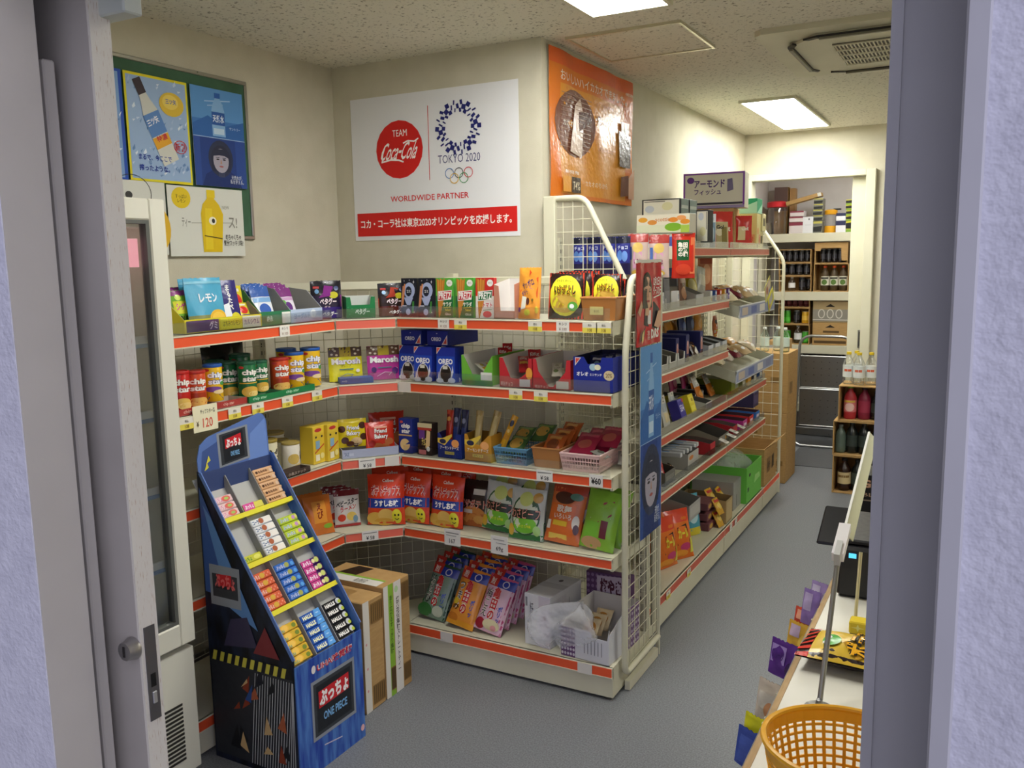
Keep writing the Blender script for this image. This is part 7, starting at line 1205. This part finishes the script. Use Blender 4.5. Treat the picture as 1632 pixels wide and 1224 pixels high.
o, z = sbox('beer_carton', 1294, 515, 1352, 551, 2, .24, M_KRAFT, 'kraft carton with dark hand hole, lower of two on the third storeroom shelf', [('p', [(.36, .78), (.5, .9), (.64, .78)], '#1f1712'), ('r', .05, .08, .95, .2, '#5a4426'), ('r', .3, .55, .75, .64, '#5a4426')], cat='carton'); sbox('beer_carton', 1295, 480, 1352, 514, 2, .24, '#a8926a', 'grey printed kraft carton with dark hand hole, upper of two', [('r', 0, .05, 1, .6, '#8f8a80'), ('o', .5, .4, .1, .22, .008, '#d0ccc0'), ('o', .25, .4, .1, .22, .008, '#d0ccc0'), ('o', .75, .4, .1, .22, .008, '#d0ccc0'), ('p', [(.36, .72), (.5, .86), (.64, .72)], '#1f1712'), ('l', [(0, .12), (1, .12)], .006, '#d8d4c8')], z=z, cat='carton')
BKB2 = bottle('dark_bottle', 'bottle', .034, .25, '#1c1a18', '#3a3836', '#6a6860', kind='l')
x, w, z0, z, h = open_crate('black_crate', 'black crate of dark bottles below the third storeroom shelf', 1278, 566, 1340, 620, YS+.0, .25, ZS[3], mat('#1f1d1c', 'l')); row(BKB2, 4, x, w-.06, YS+.06, z0, 'dark bottle, %s in the black crate', h)
# step stool
YT = 7.56; a = at(1263, 692, 1, YT); c = at(1275, 535, 1, YT); e = at(1360, 535, 1, YT); xm = (c.x+e.x)/2
t = thing('step_stool', 'folded grey steel step stool standing upright inside the storeroom', 'step stool', (xm, YT, 0)); hw = (e.x-c.x)/2; m = mat('#b2b4b2', 'm'); zt = c.z
b = MB(); P = [(-hw-.02, -.03, .03), (-hw, 0, zt-.09)] + [(-hw+.09*(1-math.cos(k*.3927)), 0, zt-.09+.09*math.sin(k*.3927)) for k in range(1, 5)] + [(hw-.09*(1-math.cos(k*.3927)), 0, zt-.09+.09*math.sin(k*.3927)) for k in range(4, 0, -1)] + [(hw, 0, zt-.09), (hw+.02, -.03, .03)]
b.tube(P, .012, m, 10); b.build('rear_frame', t)
for z0, z1, y in ((.50, .765, -.03), (.18, .49, -.05)):
    b = MB(); b.box(-hw+.02, y-.006, z0, hw-.02, y+.006, z1, mat('#85888a', 'm'), .004)
    for i in range(6):
        for j in range(4): b.box(-hw+.06+i*.062, y-.0085, z0+.05+j*.055, -hw+.068+i*.062, y-.006, z0+.058+j*.055, mat('#5a5c5e', 'm'))
    s = b.build('step_plate', t); b = MB(); b.tube([(-hw+.02, y, z0), (hw-.02, y, z0), (hw-.02, y, z1), (-hw+.02, y, z1)], .008, m, 8, closed=True); b.build('plate_rim', s)
b = MB(); b.box(-hw-.01, -.07, .10, hw+.01, -.055, .165, mat('#777a7b', 'm'), .004); b.build('cross_bar', t)
b = MB(); b.tube([(-hw-.015, -.07, .10), (-hw+.0, -.09, .03), (-hw+.04, -.10, .013), (hw-.04, -.10, .013), (hw, -.09, .03), (hw+.015, -.07, .10)], .011, m, 8); b.build('front_foot', t)
b = MB(); b.box(-1.30, 6.75, .0, -.80, 7.42, .005, mat('#5d5e60', 'p')); tag(b.build('floor_mat'), 'dark grey mat on the storeroom floor before the step stool', 'mat')
# kraft cartons stacked past the end of the aisle shelving
o = kraft('drink_carton', .40, .36, .50, [('r', .55, .25, .95, .32, '#8a6a3a'), ('r', .1, .7, .5, .76, '#8a6a3a')], 'lower kraft carton of the stack past the far wire end frame', (-1.375, 6.34, .001), 0); o = kraft('drink_carton', .39, .35, .425, [('r', .7, .5, .9, .6, '#8a6a3a')], 'upper kraft carton of the stack past the far wire end frame', (-1.37, 6.34, .503), 0, (), [('r', .2, .3, .5, .5, '#8a6a3a')])
GPB = bottle('green_tint_bottle', 'bottle', .032, .17, '#b8dcc8', '#e2e6e2', '#cfe0d8')
for i, x in enumerate((-1.36, -1.28, -1.22)): GPB.put(x, 6.26+.06*(i % 2), .93, 'pale green clear bottle with white cap, %s on the kraft carton stack' % nth(i, 3))
RWC = kraft('drink_carton', .14, .3, .33, [('r', 0, .55, 1, .95, '#c83a34'), ('r', .1, .1, .9, .45, '#d8d4d0')], 'lower red and white carton just inside the storeroom doorway', (-1.435, 7.15, .30), 0); RWC = kraft('drink_carton', .14, .3, .30, [('r', 0, .1, 1, .4, '#c83a34'), ('r', 0, .5, 1, .9, '#b8b4b0')], 'upper red and white carton just inside the storeroom doorway', (-1.435, 7.15, .632), 0); kraft('drink_carton', .16, .32, .298, [], 'plain kraft carton under the red and white cartons', (-1.44, 7.15, .001), 0)
# cartons on their sides with bottles, right of the doorway
YC = 6.06
RDB = bottle('red_drink_bottle', 'bottle', .040, .225, '#b8323a', '#7ab83a', '#d8787a', [('e', .5, .4, .25, .35, '#e8c0b8'), ('r', .2, .8, .8, .95, '#d8b848')], kind='l'); PPB = bottle('berry_drink_bottle', 'bottle', .040, .215, '#8a2440', '#2a2024', '#a83a54', kind='l'); WHK = bottle('liquor_bottle', 'bottle', .042, .22, '#2c1610', '#1a1210', '#d8c494', [('r', .2, .55, .8, .75, '#8a6a3a'), ('l', [(.2, .3), (.8, .3)], .003, '#6a4a2a')], kind='g'); DKB_ = bottle('dark_glass_bottle', 'bottle', .038, .215, '#1f2422', '#2a2a2a', '#3a4440', kind='g'); CLB = bottle('grey_glass_bottle', 'bottle', .036, .20, '#5a6a60', '#8a8f8a', kind='g')
x, w, z0, z, h = open_crate('open_carton', 'lowest of three kraft cartons lying on their sides right of the doorway', 1325, 732, 1403, 787, YC, .26, .001); WHK.put(x-w/2+.075, YC+.08, z0+E, 'dark liquor bottle with cream label in the lowest carton'); row(DKB_, 2, x+.04, .19, YC+.09, z0+E, 'dark glass bottle, %s in the lowest carton', h)
x, w, z0, z2, h = open_crate('open_carton', 'middle of three kraft cartons lying on their sides right of the doorway', 1326, 676, 1404, 731.5, YC, .26, z); CLB.put(x-w/2+.055, YC+.07, z0+E, 'grey green glass bottle in the middle carton'); row(DKB_, 3, x+.04, .26, YC+.09, z0+E, 'dark glass bottle, %s in the middle carton', h)
x, w, z0, z3, h = open_crate('open_carton', 'topmost of three kraft cartons lying on their sides right of the doorway', 1335, 618, 1406, 675.5, YC, .26, z2); RDB.put(x-w/2+.065, YC+.08, z0+E, 'red drink bottle with pink label in the topmost carton'); PPB.put(x-w/2+.155, YC+.10, z0+E, 'dark berry drink bottle beside the red one'); DKB_.put(x-w/2+.245, YC+.09, z0+E, 'dark glass bottle at the right in the topmost carton')
PTB = bottle('clear_drink_bottle', 'bottle', .036, .215, '#e4e8e6', '#e2c22a', '#dfe4e2', [('r', .3, .5, .7, .7, '#d8603a')])
for i, (dx, dy) in enumerate(((-.09, .10), (-.02, .07), (.05, .11), (-.05, .18))): PTB.put(x+dx, YC+dy, z3+E, 'clear drink bottle with yellow cap, %s on the topmost carton' % ['leftmost', 'front', 'rightmost', 'rear'][i])
# ================================================================ COUNTER AT THE ENTRANCE
CZ = .72
t = thing('sales_counter', 'white topped counter with wooden edge at the lower right', 'counter', (0, 2.12, 0)); xl = -.327
b = MB(); b.box(xl+.012, -.96, CZ-.022, .45, .84, CZ, mat('#e4e1d4', 'w')); b.build('worktop', t); b = MB(); b.box(xl, -.96, CZ-.026, xl+.012, .84, CZ+.001, surf('pale_wood_edge', '#a98a5e', '#bb9c70', 30, .3, .7, .6, 0, None, 3, (6, 1, 6))); b.build('wooden_edge', t)
b = MB(); b.box(xl+.05, -.9, .0, .44, .80, CZ-.026, mat('#cfcabb', 'w')); b.build('cabinet', t)
# goods clipped along the counter side
PK = lambda W, H, c, art: pouch('hanging_snack_pouch', 'hanging snack pouch', W, H, .016, c, art, 'stand', seed=91)
HP = [(PK(.085, .085, '#5a2a8a', [('p', [(.05, .35), (.55, .35), (.55, .85), (.05, .85)], '#a88ad0'), ('t', 'フルーツ', .1, .45, .5, .7, '#4a2a7a', .03), ('e', .75, .3, .15, .2, '#3a1a5a')]), 1247, 1080, -.372, 'purple snack pouch hanging on the counter side'), (PK(.075, .075, '#d8a83a', [('r', .1, .5, .5, .9, '#c8b0c8'), ('e', .7, .4, .2, .25, '#e8c050')]), 1272, 1040, -.368, 'yellow snack pouch hanging on the counter side above the purple one'),
      (PK(.075, .06, '#c8452f', [('r', .1, .5, .6, .9, '#e8a080')]), 1283, 1008, -.366, 'red snack pouch hanging on the counter side'), (PK(.05, .09, '#8a70b0', [('r', .1, .4, .6, .9, '#b8a8d0')]), 1288, 995, -.358, 'pale violet snack pouch at the far end of the counter side'), (PK(.05, .09, '#9a84b8', [('r', .1, .4, .6, .9, '#c8bcd8')]), 1300, 980, -.357, 'second pale violet snack pouch, farthest along the counter side'),
      (PK(.065, .085, '#d8cbb8', [('r', .1, .3, .7, .7, '#e0d8c8'), ('e', .6, .3, .2, .2, '#d89a6a')]), 1222, 1150, -.356, 'cream snack pouch hanging near the yellow basket'), (PK(.065, .06, '#e0dc1f', [('r', .1, .2, .9, .5, '#e8e840')]), 1203, 1190, -.356, 'bright yellow pouch hanging lower on the counter side'), (PK(.09, .075, '#3a52a8', [('r', .1, .1, .9, .8, '#4a62b8')]), 1198, 1228, -.356, 'blue pouch hanging lowest on the counter side')]
for i, (it, px, py, X, lb) in enumerate(HP):
    p = at(px, py, 0, X); it.put(X, p.y, p.z, lb, R(-28), -R(10), lift=False)
b = MB(); b.tube([(xl-.001, 1.52, .69), (-.3335, 1.52, .700)], .003, mat('#c8c8c4', 'm'), 6); b.tube([(-.3335, 1.35, .700), (-.3335, 2.45, .700)], .003, mat('#c8c8c4', 'm'), 6); b.tube([(xl, 2.4, .69), (-.3335, 2.4, .700)], .003, mat('#c8c8c4', 'm'), 6); 
for Y in [at(px, py, 0, X).y for it, px, py, X, lb in HP]: b.box(-.3385, Y-.004, .50, -.3365, Y+.004, .699, mat('#d8d0a0', 'l'))
tag(b.build('hanging_rail'), 'thin steel rail along the counter side holding snack pouches', 'rail')
b = MB(); p = at(1303, 972, 0, -.336); b.box(-.012, -.001, -.012, .012, .001, .012, mat('#e8c81f')); b.art([('t', '88', .3, .3, .7, .7, '#7a5a1a')], lambda u, v, o: (-.012+.024*u, -.001-o, -.012+.024*v)); o = b.build('price_tag'); o.location = p; o.rotation_euler = (0, 0, R(-40)); tag(o, 'small yellow price tag among the snack pouches on the counter side', 'price tag')
# striped snack bag lying on the counter
FRG = pouch('snack_bag', 'snack bag', .155, .19, .05, '#2c1a18', [('r', 0, .1, 1, .86, '#e2bc3a'), ('r', 0, 0, 1, .1, '#d8d82f')] + stripes('#d8382a', 6, 0, 1, .86, 1) + [('l', [(.1, .3), (.4, .5)], .02, '#c8962a'), ('l', [(.6, .2), (.9, .4)], .02, '#c8962a'), ('e', .38, .66, .17, .1, '#4fae3a'), ('e', .31, .71, .05, .04, '#e8ece8'), ('e', .46, .71, .05, .04, '#e8ece8'), ('e', .31, .71, .02, .016, '#1a1a1a'), ('e', .46, .71, .02, .016, '#1a1a1a'), ('t', 'ポテコ', .1, .2, .9, .5, '#1c1712', .1, 0, .0), ('t', 'ポテコ', .1, .2, .9, .5, '#f0b020', .02, 0, .0)], seed=95)
p = at(1283, 1030, 2, CZ+.02); FRG.put(p.x+.0, p.y+.02, CZ+.03, 'yellow snack bag with red black stripes lying on the counter', R(-98), -R(90)).location = (p.x+.185, p.y-.01, CZ+.029)
FRG.root.rotation_euler = (-R(90), 0, R(86))
# yellow slotted basket
t = thing('yellow_basket', 'bright yellow slotted plastic basket on the counter in the foreground', 'basket', (-.150, 1.338, CZ+.001)); m = mat('#f7b526', 'l'); b = MB(); H = .128; n = 44
def bp(a, z, k=0): s = .80+.20*(z/H)**.8; return ((.125*s+k)*math.cos(a), (.112*s+k)*math.sin(a), z)
def band(z0, z1, k=.0022):
    vs = [bp(6.2832*i/n, z, q) for z, q in ((z0, 0), (z1, 0), (z1, k), (z0, k)) for i in range(n)]
    b.add(vs, [(r_*n+i, r_*n+(i+1) % n, ((r_+1) % 4)*n+(i+1) % n, ((r_+1) % 4)*n+i) for r_ in range(4) for i in range(n)], m)
band(0, .022); band(H-.022, H)
for z in (.036, .049, .062, .075, .088, .10): band(z-.002, z+.002)
for i in range(n): a = 6.2832*i/n; b.bar(bp(a, .02), bp(a, H-.02), .0055, .0022, m, (math.cos(a), math.sin(a), 0))
b.add([bp(6.2832*i/n, .001) for i in range(n)], [tuple(range(n))], m); b.build('body', t)
b = MB(); b.tube([bp(6.2832*i/n, H, .001) for i in range(n)], .0052, m, 8, closed=True); b.build('rim', t)
b = MB(); st = MB(); A0 = 4.0
st.grid(lambda u, v: bp(A0+.5*(u-.5), .03+.055*v, .0036), 6, 2, mat('#e8dcd0')); st.art([('e', .5, .5, .25, .3, '#b86a5a'), ('l', [(.1, .2), (.9, .8)], .004, '#8a5a8a')], lambda u, v, o: bp(A0+.5*(u-.5), .03+.055*v, .0036+o), .06, .055); st.build('sticker', t)
GFP = pouch('green_foil_packet', 'snack packet', .06, .13, .02, '#7ab0a0', [('r', .1, .2, .9, .4, '#3a7a5a'), ('r', .1, .6, .9, .75, '#c8d8d0'), ('l', [(.2, .1), (.3, .9)], .006, '#2a6a4a')], seed=97)
GFP.put(-.150, 1.29, CZ+.02, 'green foil packet lying in the yellow basket', R(-70), -R(75)); GFP.put(-.125, 1.33, CZ+.045, 'second green foil packet crossing the first in the yellow basket', R(-50), -R(78))
# stand with clip and card
p0 = at(1305, 1132, 2, CZ); p1 = at(1337, 880, 0, p0.x); p2 = at(1385, 690, 0, p0.x)
t = thing('card_holder_stand', 'thin steel rod stand with white clip holding a sign card on the counter', 'stand', (p0.x, p0.y, CZ+.002)); D = lambda p: tuple(Vector(p)-Vector((p0.x, p0.y, CZ+.001)))
b = MB(); b.tube([(0, 0, .004), D(p1)], .0055, mat('#a8a8a6', 'm'), 10); b.lathe([(.028, 0), (.028, .004), (.008, .008), (.006, .02)], mat('#8a8a88', 'm'), n=16); b.build('rod', t)
b = MB(); d = (p2-p1).normalized(); c1 = p1-d*.02; c2 = p1+d*.09; b.bar(D(c1), D(c2), .024, .02, mat('#e6e2e2', 'l')); b.bar(D(p1-d*.03), D(p1+d*.02), .012, .03, mat('#c4c4c0', 'l')); b.build('clip', t)
b = MB(); b.bar(D(p1+d*.01), D(p2), .005, .006, mat('#f0efe8', 'l'))
e1 = Vector(D(p1+d*.07)); e2 = Vector(D(p2)); off = Vector((.018, -.0, -.018))
b.add([e1, e2, e2+off, e1+off, e1+Vector((.002, 0, .001)), e2+Vector((.002, 0, .001)), e2+off+Vector((.002, 0, .001)), e1+off+Vector((.002, 0, .001))], [(0, 1, 2, 3), (7, 6, 5, 4), (0, 4, 5, 1), (1, 5, 6, 2), (2, 6, 7, 3), (3, 7, 4, 0)], mat('#d2d1a8')); b.build('sign_card', t)
# dark register things behind
p = at(1343, 985, 2, CZ); 
t = thing('card_terminal', 'black payment terminal with small blue light on the counter', 'payment terminal', (-.255, 2.45, CZ+.001)); b = MB(); b.box(-.045, -.16, 0, .16, .18, .135, mat('#17161a', 'l'), .008); b.build('body', t); b = MB(); b.box(-.04, -.14, .135, .14, .14, .15, mat('#1c1b20', 'l'), .004); b.build('lid', t)
b = MB(); T = Matrix.Translation((-.105, .30, .055)) @ Matrix.Rotation(R(24), 4, 'X'); b.box(-.05, -.10, -.006, .045, .08, .006, mat('#121114', 'l'), .005, T); b.bar((-.07, .28, .05), (.02, .1, .06), .02, .02, mat('#222126', 'l')); b.build('keypad', t)
lt = at(1359, 865, 1, 2.28); b = MB(); b.box(-.009, -.002, -.006, .009, .0, .006, emit('blue_display', (.1, .55, .9, 1), 1.2)); b.build('display', t, tuple(Vector((lt.x, 2.289, min(lt.z, CZ+.115)))-Vector((-.255, 2.45, CZ+.001))))
c = at(1380, 812, 1, 2.92); GEO = carton('coffee_carton', 'carton', .20, .14, max(.2, c.z+.05-CZ), '#15130f', [('t', 'GEORGIA', .08, .80, .92, .93, '#c89a7a', .04), ('t', 'BLACK', .1, .66, .6, .72, '#a88a70'), ('l', [(.1, .6), (.8, .6)], .004, '#8a7a68')]); GEO.put(c.x+.078, 2.88, CZ+E, 'black carton with copper lettering behind the payment terminal')
b = MB(); q0 = at(1362, 1000, 2, CZ); q1 = at(1372, 880, 1, q0.y+.05); b.tube([q0+Vector((0, 0, .002)), q1], .004, mat('#d8cfa0', 'l'), 8); tag(b.build('yellow_stick'), 'pale yellow stick standing at the right edge of the counter', 'stick')
b = MB(); q = at(1355, 985, 2, CZ+.03)
b.box(-.0, -.02, 0, .05, .02, .03, mat('#e0c42a'), .003); b.art([star(.4, .55, .3, '#f0e890', 4, .3)], lambda u, v, o: (.05*u, -.02-o, .03*v)); o = b.build('yellow_box'); o.location = (q.x, q.y, CZ+.001); tag(o, 'small yellow box with star shape on the counter', 'box')

for it in Item.every:            # kinds that were never placed
    if not it.used:
        for c in [g for k in kids(it.root) for g in kids(k)] + kids(it.root) + [it.root]: bpy.data.objects.remove(c)
# small shifts and scalings that keep neighbouring goods from cutting into each other
import zlib
NUDGE = {}
NUDGE = {7470: (-3.5, 0, 0, 100), 7905: (25.7, 21.8, 10.8, 79.6), 15852: (-16.8, 10.8, 6, 88.1), 17137: (8.7, 2.1, 0, 78), 18806: (31.4, -15.5, 15.6, 78), 22500: (-18, 0, 0, 100), 23609: (21.1, 27.9, 30, 78), 30947: (3.7, 0, 0, 98.5), 31006: (0, 2, 0, 100), 37855: (-14, 0, 0, 98.5), 40250: (-4.2, 0, 0, 100), 45657: (21.5, 27.6, 30, 78), 50992: (7.2, 15.8, 11.8, 78), 57842: (15, -31.6, 19.2, 78), 68757: (-12, 0, 0, 100), 74704: (0, -14.8, 0, 100), 74754: (22.9, 26.4, 0, 78), 75371: (9.8, 2.6, 4.8, 90.4), 78919: (0, 1.8, 0, 100), 82821: (4, -8, 0, 100), 85135: (0, -7.3, 0, 100), 87428: (0, -3, 0, 100), 89954: (5.3, -6.5, 2.4, 95.1), 94197: (5.9, 1, 0, 78), 100794: (-7.8, 0, 0, 100), 104351: (18, 0, 0, 78), 110916: (11.9, 1.6, 0, 82.5), 110926: (9, -0.1, 0, 78), 112099: (0, 14.6, 0, 100), 114711: (0, 0, 28, 100), 117378: (-7.2, 10, 0, 100), 130351: (-2, 0, 0, 94.1), 135228: (-35, -0.1, 0, 100), 137260: (-30, 0, 0, 97), 147802: (-6.8, 0, 0, 100), 151123: (-3.6, 0, 0, 100), 155866: (-34.8, -3.9, 0, 78), 163455: (-5.6, -13.2, 6, 81.7), 165167: (1.2, 20.7, 4.1, 90.4), 166705: (8, 4, 0, 100), 176229: (2.3, -11.8, 3.6, 92.7), 177791: (0, -35, 0, 92.7), 199403: (0, 3.7, 0, 87.3), 200737: (11.5, 0, 0, 97), 202184: (14, 0, 0, 98.5), 205148: (-1.1, 0, 0, 100), 208002: (-20.4, 15.8, 0, 90), 218892: (35, -0.6, 0, 78), 220745: (-17.7, 9.5, 9.6, 80.4), 229871: (11.9, 0.9, 0, 80.5), 230836: (-2, 0, 0, 100), 237238: (8, 4, 0, 98.5), 241381: (0, -20.4, 0, 100), 242171: (35, -0.5, 4.8, 78), 245246: (-33.6, 9.9, 0, 94.1), 261597: (-12.5, -7.6, 6, 88.1), 262323: (0, -8, 0, 100), 266075: (-30.4, 17.3, 0, 78), 266557: (-9, 0, 0, 100), 271469: (-6.5, 4.6, 2.4, 95.1), 273585: (0.6, 11.2, 1.2, 97.5), 278341: (11.8, 0, 22, 100), 281012: (-8.8, -10, 0, 100), 295891: (-5.5, 0, 0, 100), 303170: (4, 0, 0, 100), 305592: (-3.9, 0, 0, 98.5), 308597: (2, -10, 0, 100), 313420: (-14, 0, 0, 100), 315079: (11.1, -5.5, 4.8, 86.4), 317131: (0.6, 0, 0, 100), 327290: (0, -19.7, 0, 97), 332788: (35, 0, 0, 100), 340459: (0, 3, 0, 100), 346926: (-6.4, 34.4, 24, 78), 348120: (17.9, 0, 0, 100), 352059: (-7.5, 0, 0, 100), 352715: (0, 14.3, 0, 100), 355211: (0, 6, 0, 100), 355815: (-12, -8, 0, 100), 356035: (10, 0, 0, 100), 357608: (-0.3, -4, 1.2, 97.5), 358944: (2, 0, 0, 100), 361229: (-5.1, 15, 0, 100), 361588: (0, -32.7, 0, 86), 372361: (0, -4, 0, 100), 373458: (0, -10, 0, 100), 373771: (0, 13.3, 0, 100), 388583: (-6, 0, 0, 97), 390247: (0, -13.3, 0, 100), 390633: (6, 0, 0, 100), 400802: (-6.9, 1.2, 0, 100), 402364: (-8.3, -23.2, 9.5, 79.2), 404550: (-5.4, 0, 0, 100), 405930: (-28.2, -20.8, 6.4, 78), 411082: (-21.1, -8.7, 10.5, 78), 412804: (-35, 1.1, 0, 79.7), 418263: (-1.3, 0, 0, 100), 422568: (0, -17.1, 0, 100), 424639: (0, 35, 0, 100), 426731: (0, -2.8, 0, 98.5), 431538: (1.6, 3.7, 1.2, 97.5), 439459: (34.9, -2.7, 2.4, 78), 440010: (0, -35, 0, 87.3), 445526: (-20, 0, 0, 78.5), 451179: (-22.3, -27, 0, 82.2), 456226: (0, -20, 0, 100), 459336: (0, 6, 0, 100), 460996: (18.8, 3.6, 6, 88.1), 461801: (14, 0, 0, 100), 470342: (-8, -0.8, 2.4, 95.1), 473971: (0, 7, 0, 100), 474430: (-6.7, -28.9, 4.5, 88.1), 479692: (6.4, -34.4, 2.4, 78), 481441: (0, 21.4, 0, 98.5), 482130: (-0.7, 0, 0, 98.5), 482233: (-19.7, -24.9, 13.2, 78), 482910: (0, 35, 0, 86), 486021: (15, 31.6, 30, 78), 486708: (-27.2, 12, 0, 100), 489285: (12, -32, 0, 94.1), 489973: (0, 35, 0, 86), 492791: (-19.1, 8.1, 7.2, 85.9), 492878: (-32, 0, 0, 95.6), 492937: (-23.4, 21.8, 9.6, 81.7), 504978: (1.6, 13.1, 7.2, 85.9), 509800: (8.9, 1.2, 0, 81.3), 519364: (3.9, -0.8, 1.2, 97.5), 522954: (15.2, 0, 0, 100), 531283: (7.9, -12.9, 4.6, 90.4), 534676: (6.9, -13.6, 6, 84.2), 537142: (-14.4, 3.9, 2.4, 95.1), 551600: (0, 6, 0, 100), 553503: (-13.7, 0, 0, 100), 553517: (-10.5, -21, 24, 78), 554637: (20.4, 28.4, 30, 78), 556565: (-2, 1.3, 2, 100), 563753: (0, -22.9, 0, 100), 572535: (0, -18.4, 0, 86), 577472: (-26, 0, 0, 100), 578911: (-2, -4, 0, 100), 590029: (9, 1.6, 0, 98.5), 590139: (-1.1, 3.8, 1.2, 97.5), 590802: (-1.1, 3.9, 1.2, 97.5), 592141: (2.7, 1.3, 0, 78), 610815: (1.2, 0, 0, 100), 615062: (16, 0, 0, 97), 621545: (-6.5, 0, 0, 100), 630512: (0, 10, 0, 100), 633210: (-10.8, 10.2, 3.3, 92.7), 635466: (0, 6, 0, 100), 640881: (0, 13.3, 0, 100), 641024: (21.8, -16.1, 14.4, 78), 658303: (-17.9, -30.1, 12, 78), 660448: (0.8, 6.8, 26, 89.5), 666961: (0, 2, 0, 100), 669376: (26, 0, 0, 100), 671760: (0, 3.6, 0, 100), 672009: (-20.8, 0, 0, 90), 681108: (3.4, 0, 0, 98.5), 683589: (2.8, -29.9, 14.9, 78), 683863: (9.9, 0, 0, 98.5), 699245: (11.9, 0.1, 0, 78.4), 707332: (0, 11.7, 0, 100), 710329: (-35, 0, 0, 92.7), 713793: (0, 9.2, 0, 100), 715470: (-7.8, 0, 0, 100), 715714: (0, 2.5, 0, 86), 722583: (-28.2, -20.8, 0, 78), 724035: (9.2, 0, 0, 98.5), 725702: (-4, 2, 0, 98.5), 726670: (-6.7, 0, 0, 97), 727576: (-25, 16.1, 11.8, 78), 727783: (28, 20, 0, 98.5), 728739: (-6, 0, 0, 100), 728835: (8, 8, 0, 100), 728869: (-14.1, 1.5, 4.8, 90.4), 735610: (-33, -9.7, 16.8, 78), 736144: (0, 1.3, 2, 100), 742000: (11.8, 0, 22, 100), 743790: (0, -13.7, 0, 86), 753760: (-5.9, -10.4, 3.6, 92.7), 755886: (-18.2, 0, 0, 100), 758020: (8, 0, 0, 97), 759156: (-15.2, -12.7, 7.2, 85.9), 759495: (2, -4, 0, 100), 782920: (12, 0, 0, 100), 786308: (0, -1.6, 0, 100), 787362: (-1.6, 3.7, 1.2, 97.5), 788521: (0, -9.8, 0, 100), 789305: (0, -35, 0, 86), 802717: (-12, 1, 3.6, 92.7), 810789: (0, -0.7, 0, 100), 812607: (3.3, 2.3, 1.2, 97.5), 813285: (30, 0, 0, 97), 817060: (-10.6, 27.8, 14.4, 78), 820125: (-8, 4, 0, 100), 821194: (-11.9, 0, 0, 78), 842372: (15.2, 0, 0, 100), 848440: (5.1, 0, 0, 100), 850272: (35, -0.4, 0, 78), 850605: (6, -5.8, 3.6, 92.7), 850646: (0, -13.3, 0, 100), 852074: (0, -1.3, 0, 100), 859134: (-24, 8, 0, 98.5), 860435: (30.9, -16.4, 30, 87.8), 862145: (0, 11.6, 0, 100), 862568: (32, 0, 0, 95.6), 863263: (-28, 0, 0, 91.3), 863951: (12, 0, 0, 97), 867770: (-14, 10, 0, 100), 867876: (9, 0.1, 0, 78), 882585: (-17.9, 0, 0, 100), 882779: (18, -2, 0, 100), 885469: (-8, -8, 0, 100), 887642: (7.8, 0, 0, 100), 891019: (-21.6, -4.4, 7.2, 85.9), 912642: (-2, -10, 0, 100), 915713: (0, -28, 0, 98.5), 923623: (0, 17.1, 0, 100), 935775: (0.1, 0, 0, 97), 938375: (-7.8, 26.4, 5.3, 88.1), 945479: (21.9, -5.8, 7.2, 85.9), 950511: (2, -14, 0, 90), 959309: (0, 5, 0, 100), 960919: (3.4, 0, 0, 100), 963216: (11.9, 20.8, 0, 84.6), 970050: (3.9, -0.2, 16.8, 83.8), 970209: (-9.6, 11.7, 3.6, 91.3), 971021: (-0.6, 0, 0, 100), 971334: (0, 0, 28, 100), 987169: (14, 10, 0, 100), 988650: (6, 0, 0, 100), 991877: (0, 2, 0, 100), 993832: (0, -1.3, 0, 100), 999917: (-24.5, 25, 30, 78), 1000000: (0.4, 0, 0, 100)}
for o in bpy.data.objects:
    if o.parent is None and 'label' in o:
        q = NUDGE.get(zlib.crc32(o['label'].encode()) % 1000003)
        if q: o.location.x += q[0]/1000; o.location.y += q[1]/1000; o.location.z += q[2]/1000; o.scale = [k*q[3]/100 for k in o.scale]
# repeats of one kind share a group
stems = {}
for o in bpy.data.objects:
    if o.parent is None and 'label' in o: stems.setdefault(o.name.split('.')[0], []).append(o)
for st, os_ in stems.items():
    if len(os_) > 1:
        ph = st.replace('_', ' '); ph = ph[:-1]+'ies' if ph.endswith('y') else ph+'es' if ph.endswith(('x', 'ch', 'sh')) else ph if ph.endswith(('s', 'shelving')) else ph+'s'
        for o in os_: o['group'] = ph
